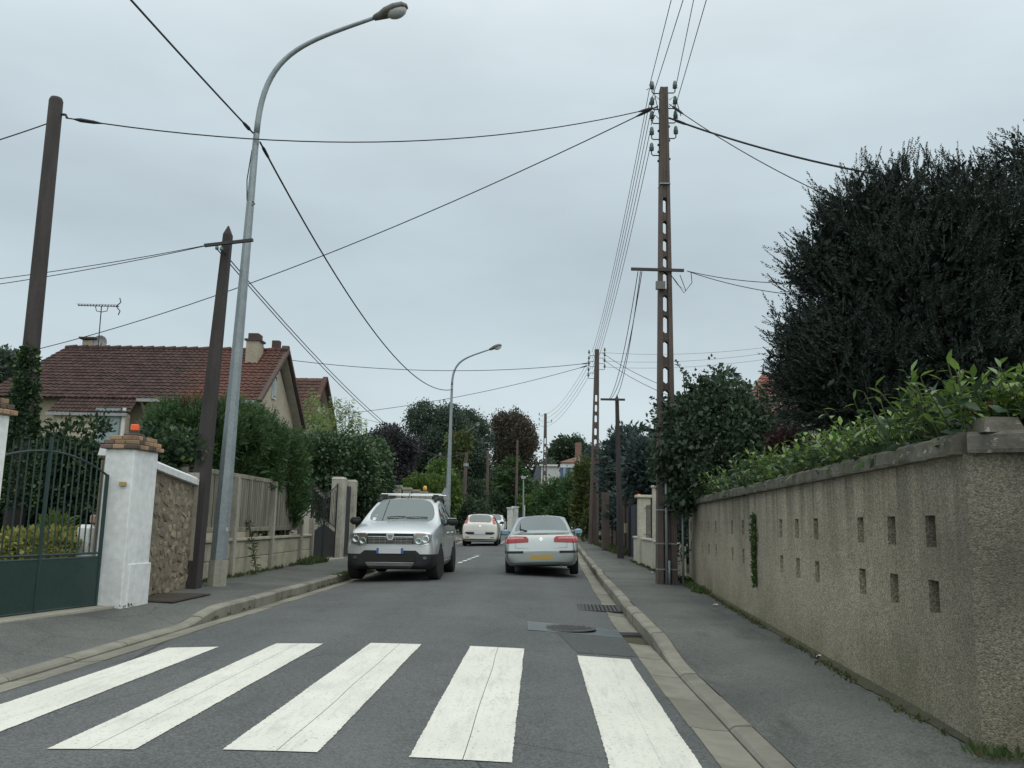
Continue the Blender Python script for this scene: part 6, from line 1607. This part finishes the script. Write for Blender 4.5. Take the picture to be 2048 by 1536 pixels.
# ---------------------------------------------------------------- silver SUV, front to the camera
sv = empty('parked_suv', (-3.09, 18.25, -.03), label='silver SUV with roof bars parked at the left kerb facing us', cat='car', world=False)
sv.scale = (1.085, 1.04, 1.055); sv.rotation_euler = (0, rad(-.6), rad(-.6))
ST = [(.015, .33, .74, .70, .70, .88, .675, .915, .65, .93, .012),
      (.07, .27, .85, .74, .79, .94, .755, .962, .72, .975, .02),
      (.28, .22, .895, .82, .82, 1.0, .785, 1.02, .745, 1.035, .025),
      (.75, .22, .905, .90, .81, 1.07, .775, 1.085, .735, 1.10, .03),
      (1.18, .22, .90, .95, .85, 1.12, .84, 1.14, .825, 1.155, .03),
      (1.98, .22, .90, .97, .83, 1.14, .675, 1.53, .655, 1.63, .035),
      (2.36, .22, .90, .97, .83, 1.14, .675, 1.56, .655, 1.655, .04),
      (2.45, .22, .90, .97, .83, 1.14, .675, 1.56, .655, 1.66, .04),
      (3.18, .22, .90, .97, .83, 1.15, .64, 1.545, .63, 1.64, .04),
      (3.26, .22, .90, .97, .83, 1.15, .64, 1.54, .63, 1.635, .04),
      (3.80, .24, .90, .98, .82, 1.18, .62, 1.50, .60, 1.60, .04),
      (4.20, .30, .86, .98, .78, 1.16, .62, 1.22, .58, 1.25, .03),
      (4.30, .36, .80, .92, .72, 1.10, .60, 1.14, .55, 1.16, .02)]
body, bv = car_body(sv, ST, {(4, 'w'), (4, 's'), (5, 's'), (7, 's'), (9, 's'), (10, 'r')}, M_SILVER, M_WIND, (.82, 3.49), .40, .905, bands=[('lower_bumper', M_PLAS, [((0, 0, .545), (0, 0, 1)), ((0, .47, 0), (0, 1, 0))], lambda c: c.z < .545 and c.y < .47), ('sill_cladding', M_PLAS, [((0, 0, .30), (0, 0, 1))], lambda c: c.z < .30 and c.y > .47)], crease=[(0, 5, 7, .3), (1, 11, 4, .25)])
for y, tn in ((.82, rad(-6)), (3.49, 0)):
    for s in (-1, 1): wheel(sv, s*.785, y, .345, .225, s, tn)
seats(sv, 2.35, 3.25, 1.0)
MB().box((0, 1.55, 1.02), (1.4, .5, .16)).build('dashboard', M_PLAS, sv, bevel=.04)
MB().lathe([(.19, -.012), (.205, 0), (.19, .012)], (.36, 1.85, 1.08), 20, 'Y').build('steering_wheel', M_PLAS, sv, True)
# bonnet shut lines, front end
hl = [(.445, .735), (.60, .715), (.74, .745), (.80, .84), (.795, .925), (.70, .945), (.50, .955), (.455, .93)]
for P in (hl, mir(hl)):
    panel('headlight_housing', P, bv, M_SKID, sv, 'F', .003, .02)
    h = panel('headlight', P, bv, M_LENS, sv, 'F', .020, .018)
    sgn = 1 if P is hl else -1
    for (x, z, r_) in ((.545, .80, .062), (.68, .835, .068)):
        hit = bv.ray_cast(Vector((sgn*x, -3, z)), Vector((0, 1, 0)))[0]
        if hit: MB().lathe([(.01, .004), (r_*.4, -.004), (r_*.75, -.010), (r_, -.014), (r_+.008, -.010), (r_+.01, .01)], hit, 18, 'Y').build('reflector', M_CHROME, h, True)
    panel('indicator', [(sgn*a, b) for a, b in ((.50, .915), (.66, .925), (.66, .955), (.50, .955))], bv, M_AMB, sv, 'F', .012, .01)
    panel('lamp_trim', [(sgn*a, b) for a, b in ((.46, .725), (.60, .705), (.775, .752), (.77, .768), (.60, .722), (.46, .742))], bv, M_CHROME, sv, 'F', .022, .02)
panel('grille', [(-.455, .735), (.455, .735), (.45, .955), (-.45, .955)], bv, M_PLAS, sv, 'F', .004, .02)
for x0, x1 in ((-.44, -.10), (.10, .44)):
    panel('grille_bar', [(x0, .895), (x1, .885 if x1 > 0 and x1 < .2 else .895), (x1, .945), (x0, .945)], bv, M_PLAS, sv, 'F', .010, .01)
panel('grille_bar', rpoly(-.445, .445, .872, .892, .006), bv, M_CHROME, sv, 'F', .022, .02)
panel('grille_bar', rpoly(-.445, .445, .948, .962, .005), bv, M_CHROME, sv, 'F', .022, .02)
for z in (.845, .812, .782, .752): panel('grille_bar', rpoly(-.435, .435, z-.006, z+.006, .003), bv, M_SKID, sv, 'F', .016, .012)
for x in (-.32, -.21, -.10, .10, .21, .32): panel('grille_bar', rpoly(x-.004, x+.004, .745, .865, .002), bv, M_SKID, sv, 'F', .015, .01)
em = [(-.075, .945), (.075, .945), (.07, .87), (.04, .815), (-.04, .815), (-.07, .87)]
panel('emblem', em, bv, M_CHROME, sv, 'F', .034, .025)
panel('emblem_inlay', [(-.05, .925), (.05, .925), (.045, .88), (.022, .845), (-.022, .845), (-.045, .88)], bv, M_SKID, sv, 'F', .038, .01)
panel('bumper_centre', [(-.585, .50), (.585, .50), (.57, .556), (.50, .615), (-.50, .615), (-.57, .556)], bv, M_PLAS, sv, 'F', .004, .03)
panel('air_intake', rpoly(-.50, .50, .405, .56, .03), bv, M_SEAM, sv, 'F', .012, .01)
panel('skid_plate', [(-.47, .375), (.47, .375), (.40, .255), (-.40, .255)], bv, M_SKID, sv, 'F', .022, .03)
panel('skid_trim', rpoly(-.47, .47, .372, .388, .005), bv, M_CHROME, sv, 'F', .028, .03)
for s in (-1, 1):
    panel('fog_light', rpoly(s*.68-.045, s*.68+.045, .44, .51, .03), bv, M_LENS, sv, 'F', .016, .012)
    panel('fog_light_cup', rpoly(s*.68-.038, s*.68+.038, .447, .503, .027), bv, M_SKID, sv, 'F', .012, .01)
pl_ = panel('number_plate', rpoly(-.26, .26, .555, .665, .01), bv, M_PLATEW, sv, 'F', .026, .02); panel('plate_band', rpoly(-.258, -.215, .558, .662, .006), bv, M_PLATEB, pl_, 'F', .030, .008)
panel('plate_band', rpoly(.215, .258, .558, .662, .006), bv, M_PLATEB, pl_, 'F', .030, .008)
# sides: sill guards, seams, handles, mirrors
for s, fc in ((1, 'R'), (-1, 'L')):
    panel('sill_guard', [(1.26, .24), (3.05, .24), (3.05, .35), (1.26, .35)], bv, M_SKID, sv, fc, .012, .03)
    for y in (1.32, 2.40, 3.22): panel('door_seam', [(y-.004, .40), (y+.004, .40), (y+.004, 1.10), (y-.004, 1.10)], bv, M_SEAM, sv, fc, .0015, .01, .1)
    panel('door_seam', [(1.32, .395), (3.2, .395), (3.2, .403), (1.32, .403)], bv, M_SEAM, sv, fc, .0015, .01, .1)
    for y in (2.24, 3.06): panel('door_handle', rpoly(y-.09, y+.09, .93, .965, .012), bv, M_SILVER, sv, fc, .03, .03)
    panel('rear_arch_guard', [(3.0, .38), (3.08, .62), (3.02, .62), (2.92, .38)], bv, M_PLAS, sv, fc, .01, .02)
    e = bv.ray_cast(Vector((s*3, 1.62, 1.12)), Vector((-s, 0, 0)))[0] or Vector((s*.83, 1.62, 1.12))
    mi = MB().tube([e, e+Vector((s*.10, 0, .03))], .03, 6).build('mirror', M_PLAS, sv)
    MB().ellip(e+Vector((s*.19, -.01, .07)), (.125, .075, .085), 12, 8).build('mirror_shell', M_PLAS, mi, True)
    MB().box(e+Vector((s*.19, -.03, .145)), (.18, .08, .012)).build('mirror_cap', M_CHROME, mi)
    # roof rail
    MB().tube([(s*.60, 2.05, 1.62), (s*.61, 2.16, 1.70), (s*.61, 2.5, 1.725), (s*.60, 3.4, 1.72), (s*.58, 3.72, 1.69), (s*.57, 3.8, 1.62)], [.035, .032, .03, .03, .03, .03], 8).build('roof_rail', M_PLAS, sv, True)
for y, z in ((2.42, 1.80), (3.28, 1.80)):
    b_ = MB().box((.03, y, z), (1.36, .055, .028)).build('roof_bar', M_CHROME, sv, bevel=.008)
    for s in (-1, 1): MB().box((s*.57, y, z-.055), (.16, .09, .09), taper=.7).build('bar_foot', M_PLAS, b_, bevel=.01)
MB().tube([(0, 2.1, 1.67), (.0, 2.1, 1.70), (.03, 2.45, 1.92)], [.012, .01, .004], 5).build('antenna', M_PLAS, sv)
for x0, x1, z in ((-.30, .08, .0), (.10, .55, .0)):
    a = bv.ray_cast(Vector((x0, 1.27, 3)), Vector((0, 0, -1)))[0]; b = bv.ray_cast(Vector((x1, 1.30, 3)), Vector((0, 0, -1)))[0]
    if a and b: MB().tube([a+Vector((0, 0, .02)), a.lerp(b, .5)+Vector((0, 0, .03)), b+Vector((0, 0, .02))], .010, 5).build('wiper', M_PLAS, sv)
panel('windscreen_sticker', rpoly(-.60, -.53, 1.20, 1.27, .006), bv, M_PLATEW, sv, 'F', .004, .004)
panel('windscreen_sticker', rpoly(-.57, -.51, 1.29, 1.33, .006), bv, M_MIRB, sv, 'F', .004, .004)

# ---------------------------------------------------------------- silver-green hatchback driving ahead, rear to the camera
ST2 = [(.02, .30, .62, .52, .50, .64, .46, .65, .42, .655, .01),
       (.12, .22, .80, .58, .66, .72, .62, .73, .58, .735, .02),
       (.50, .19, .87, .68, .76, .82, .72, .83, .68, .84, .03),
       (1.25, .18, .885, .80, .80, .92, .77, .94, .73, .955, .03),
       (2.10, .18, .885, .82, .79, .94, .625, 1.28, .595, 1.345, .035),
       (2.42, .18, .885, .83, .79, .95, .62, 1.305, .59, 1.375, .04),
       (2.50, .18, .885, .83, .79, .95, .62, 1.305, .59, 1.378, .04),
       (3.22, .18, .885, .84, .785, .965, .625, 1.30, .605, 1.375, .045),
       (3.50, .19, .885, .85, .78, .985, .62, 1.27, .605, 1.352, .045),
       (4.22, .22, .875, .86, .775, .985, .735, 1.01, .725, 1.03, .03),
       (4.40, .24, .865, .87, .765, .965, .735, .985, .70, 1.005, .02),
       (4.52, .25, .855, .84, .77, .93, .73, .955, .68, .965, .015),
       (4.60, .27, .83, .70, .78, .82, .74, .86, .68, .875, .01),
       (4.66, .30, .80, .56, .76, .58, .72, .60, .66, .61, .01),
       (4.67, .36, .74, .50, .72, .54, .68, .56, .62, .57, .005)]
sl_ = empty('hatchback_ahead', (.15, 21.05, -.028), label='silver-green hatchback with red tail lights driving away ahead', cat='car', world=False)
sl_.rotation_euler = (0, rad(2.0), rad(180-.6)); sl_.scale = (1.03, 1.0, 1.03)
sl_.location = (.16, 21.0+4.67, -.026)
body, bl2 = car_body(sl_, ST2, {(3, 'w'), (3, 's'), (4, 's'), (6, 's'), (7, 's'), (8, 'r')}, M_SAGE, M_WIND, (.92, 3.66), .36, .885, crease=[(8, 11, 7, .3), (10, 12, 4, .4), (9, 11, 8, .5)])
for y in (.92, 3.66):
    for s in (-1, 1): wheel(sl_, s*.775, y, .315, .205, s)
seats(sl_, 2.35, 3.25, .86)
tl = [(.30, .80), (.84, .775), (.865, .84), (.83, .925), (.60, .94), (.345, .93), (.295, .875)]
for P in (tl, mir(tl)):
    sg_ = 1 if P is tl else -1
    h = panel('tail_light', P, bl2, M_RED, sl_, 'B', .014, .03, .05)
    panel('reversing_lens', [(sg_*a, b) for a, b in ((.40, .875), (.80, .87), (.79, .912), (.60, .924), (.42, .915))], bl2, M_REDL, h, 'B', .019, .01, .05)
    panel('boot_seam', [(sg_*a, b) for a, b in ((.595, .94), (.600, .94), (.600, .66), (.595, .66))], bl2, M_SEAM, sl_, 'B', .0155, .02, .08)
    panel('boot_seam', [(sg_*a, b) for a, b in ((.30, .655), (.60, .665), (.60, .672), (.30, .662))], bl2, M_SEAM, sl_, 'B', .002, .02, .08)
    panel('bumper_strip', [(sg_*a, b) for a, b in ((.42, .545), (.80, .545), (.80, .60), (.42, .60))], bl2, M_PLAS, sl_, 'B', .012, .03, .06)
    panel('bumper_strip', [(a, .565) for a in ()] or [(3.98, .55), (4.60, .55), (4.60, .60), (3.98, .60)], bl2, M_PLAS, sl_, 'R' if sg_ > 0 else 'L', .010, .02, .08)
    e = bl2.ray_cast(Vector((sg_*3, 1.72, .96)), Vector((-sg_, 0, 0)))[0] or Vector((sg_*.79, 1.72, .96))
    mi = MB().tube([e, e+Vector((sg_*.10, 0, .02))], .025, 6).build('mirror', M_PLAS, sl_)
    MB().ellip(e+Vector((sg_*.19, -.01, .05)), (.12, .06, .07), 12, 8).build('mirror_shell', M_SAGE, mi, True)
    MB().box(e+Vector((sg_*.19, .055, .05)), (.19, .01, .105)).build('mirror_glass', M_MIRB, mi, bevel=.004)
    for y in (2.46, 3.32): panel('door_seam', [(y-.004, .36), (y+.004, .36), (y+.004, .92), (y-.004, .92)], bl2, M_SEAM, sl_, 'R' if sg_ > 0 else 'L', .0015, .01, .1)
panel('rear_spoiler_band', [(-.66, .975), (.66, .975), (.70, 1.015), (-.70, 1.015)], bl2, M('grey_band', (.13, .15, .15), rough=.4), sl_, 'B', .010, .02, .04)
panel('high_brake_light', rpoly(-.165, .165, .985, 1.008, .008), bl2, NT('dim_red').bsdf((.28, .05, .04), .25), sl_, 'B', .018, .012)
panel('emblem', [(-.042, .862), (0, .812), (.042, .862), (.042, .872), (0, .922), (-.042, .872)], bl2, M_CHROME, sl_, 'B', .012, .015, .03)
panel('emblem_inlay', [(-.016, .867), (0, .844), (.016, .867), (0, .890)], bl2, M_SAGE, sl_, 'B', .016, .006, .03)
panel('number_plate', rpoly(-.26, .26, .40, .51, .01), bl2, M_PLATEY, sl_, 'B', .014, .02)
panel('plate_recess', [(-.40, .66), (.40, .66), (.36, .755), (-.36, .755)], bl2, M_SAGE, sl_, 'B', .003, .01)
panel('bumper_lower', [(-.72, .27), (.72, .27), (.72, .33), (-.72, .33)], bl2, M_PLAS, sl_, 'B', .008, .02)
b0 = bl2.ray_cast(Vector((.50, 6, 1.06)), Vector((0, -1, 0)))[0]
if b0:
    tp1 = bl2.ray_cast(Vector((.50, 6, 1.20)), Vector((0, -1, 0)))[0] or b0; lw = bl2.ray_cast(Vector((.34, 6, 1.05)), Vector((0, -1, 0)))[0] or b0
    MB().tube([lw+Vector((0, .04, 0)), b0+Vector((.0, .04, .04)), (b0+Vector((0, .04, .06))).lerp(tp1+Vector((0, .04, 0)), .6), tp1+Vector((0, .03, .04))], [.022, .018, .014, .008], 6).build('rear_wiper', M_PLAS, sl_)
MB().tube([(0, 3.35, 1.42), (0, 3.36, 1.45)], .012, 6).build('antenna', M_PLAS, sl_)
MB().tube([(-.45, 4.3, .26), (-.45, 4.7, .26)], .03, 8).build('exhaust', M_STEEL, sl_)

# ---------------------------------------------------------------- white hatchbacks further up
ST3 = [(.02, .28, .60, .60, .52, .72, .48, .73, .44, .74, .01), (.10, .20, .78, .64, .66, .80, .62, .81, .58, .82, .02), (.45, .18, .83, .74, .74, .92, .70, .935, .66, .945, .03),
       (.95, .17, .845, .84, .77, 1.0, .74, 1.02, .70, 1.035, .03), (1.80, .17, .845, .86, .765, 1.02, .60, 1.35, .57, 1.425, .035), (2.25, .17, .845, .87, .765, 1.03, .595, 1.38, .57, 1.455, .04),
       (2.33, .17, .845, .87, .765, 1.03, .595, 1.38, .57, 1.457, .04), (3.25, .18, .845, .89, .76, 1.06, .60, 1.36, .585, 1.44, .04), (3.66, .20, .84, .90, .75, 1.08, .595, 1.33, .58, 1.425, .035),
       (3.72, .20, .84, .90, .75, 1.08, .61, 1.31, .59, 1.405, .03), (3.92, .22, .83, .88, .765, 1.02, .69, 1.05, .635, 1.065, .02), (3.97, .22, .825, .88, .765, .99, .70, 1.02, .65, 1.035, .015), (4.02, .24, .82, .84, .76, .94, .70, .96, .66, .97, .015), (4.06, .26, .80, .60, .76, .66, .72, .68, .66, .69, .01), (4.07, .30, .76, .50, .73, .54, .69, .56, .63, .57, .01)]
def small_hatch(name, loc, rz, mat, label, sc, back=True):
    r = empty(name, loc, label=label, cat='car', world=False); r.rotation_euler = (0, 0, rz); r.scale = (sc, sc, sc)
    bd, bv_ = car_body(r, ST3, {(3, 'w'), (3, 's'), (4, 's'), (6, 's'), (9, 'r')}, mat, M_TINT, (.80, 3.31), .34, .845, crease=[(8, 11, 7, .5), (9, 12, 4, .4)])
    for y in (.80, 3.31):
        for s in (-1, 1): wheel(r, s*.74, y, .30, .195, s)
    seats(r, 2.1, 2.95, .92)
    for s, fc in ((1, 'R'), (-1, 'L')):
        e = bv_.ray_cast(Vector((s*3, 1.45, 1.04)), Vector((-s, 0, 0)))[0] or Vector((s*.77, 1.45, 1.04))
        mi = MB().tube([e, e+Vector((s*.08, 0, .02))], .025, 6).build('mirror', M_PLAS, r); MB().ellip(e+Vector((s*.16, 0, .06)), (.11, .06, .07), 10, 7).build('mirror_shell', M_PLAS, mi, True)
        for y in (2.29,): panel('door_seam', [(y-.005, .36), (y+.005, .36), (y+.005, 1.0), (y-.005, 1.0)], bv_, M_SEAM, r, fc, .002, .01, .1)
    if back:
        tlp = [(.60, 1.05), (.73, 1.02), (.72, 1.12), (.625, 1.34), (.555, 1.35), (.57, 1.20)]
        for P in (tlp, mir(tlp)): panel('tail_light', P, bv_, NT('red_lens_pale').bsdf((.50, .06, .07), .2), r, 'B', .015, .02, .05)
        panel('badge', [(math.cos(a)*.05, .93+math.sin(a)*.05) for a in [k*.5236 for k in range(12)]], bv_, M_CHROME, r, 'B', .010, .01, .03)
        panel('bumper_insert', [(-.70, .60), (-.55, .54), (.55, .54), (.70, .60), (.66, .655), (-.66, .655)], bv_, M_PLAS, r, 'B', .008, .01)
        panel('number_plate', rpoly(-.26, .26, .545, .66, .01), bv_, M_PLATEW, r, 'B', .018, .015)
        panel('bumper_lower', [(-.74, .25), (.74, .25), (.72, .34), (-.72, .34)], bv_, M_PLAS, r, 'B', .010, .02)
        for s in (-1, 1): panel('reflector', rpoly(s*.58-.09, s*.58+.09, .40, .43, .01), bv_, M_RED, r, 'B', .012, .01)
        MB().tube([(0, 3.0, 1.50), (0, 3.08, 1.62)], .01, 5).build('antenna', M_PLAS, r)
        panel('boot_seam', [(-.62, .70), (.62, .70), (.62, .707), (-.62, .707)], bv_, M_SEAM, r, 'B', .002, .01, .1)
    else:
        hp = [(.40, .66), (.60, .64), (.74, .72), (.75, .84), (.60, .80)]
        for P in (hp, mir(hp)): panel('headlight', P, bv_, M_CHROME, r, 'F', .014, .02, .05)
        panel('grille', [(-.36, .34), (.36, .34), (.42, .56), (-.42, .56)], bv_, M_PLAS, r, 'F', .008, .02)
        panel('number_plate', rpoly(-.26, .26, .44, .54, .01), bv_, M_PLATEW, r, 'F', .02, .015); panel('bumper_lower', [(-.7, .22), (.7, .22), (.7, .30), (-.7, .30)], bv_, M_PLAS, r, 'F', .01, .02)
    return r
px0 = (PY(922, 1088, 40.5).x+PY(996, 1090, 40.5).x)/2
small_hatch('parked_hatchback', (px0, 40.5+4.06, zg(42)-.04), rad(180), M_WHITEC, 'off-white small hatchback seen from behind beyond the SUV', 1.0)
small_hatch('parked_hatchback', (PY(1011, 1060, 64).x-.92, 64, zg(65)-.03), 0, M_WHITE2, 'white car facing us half hidden behind the off-white hatchback', 1.0, False)
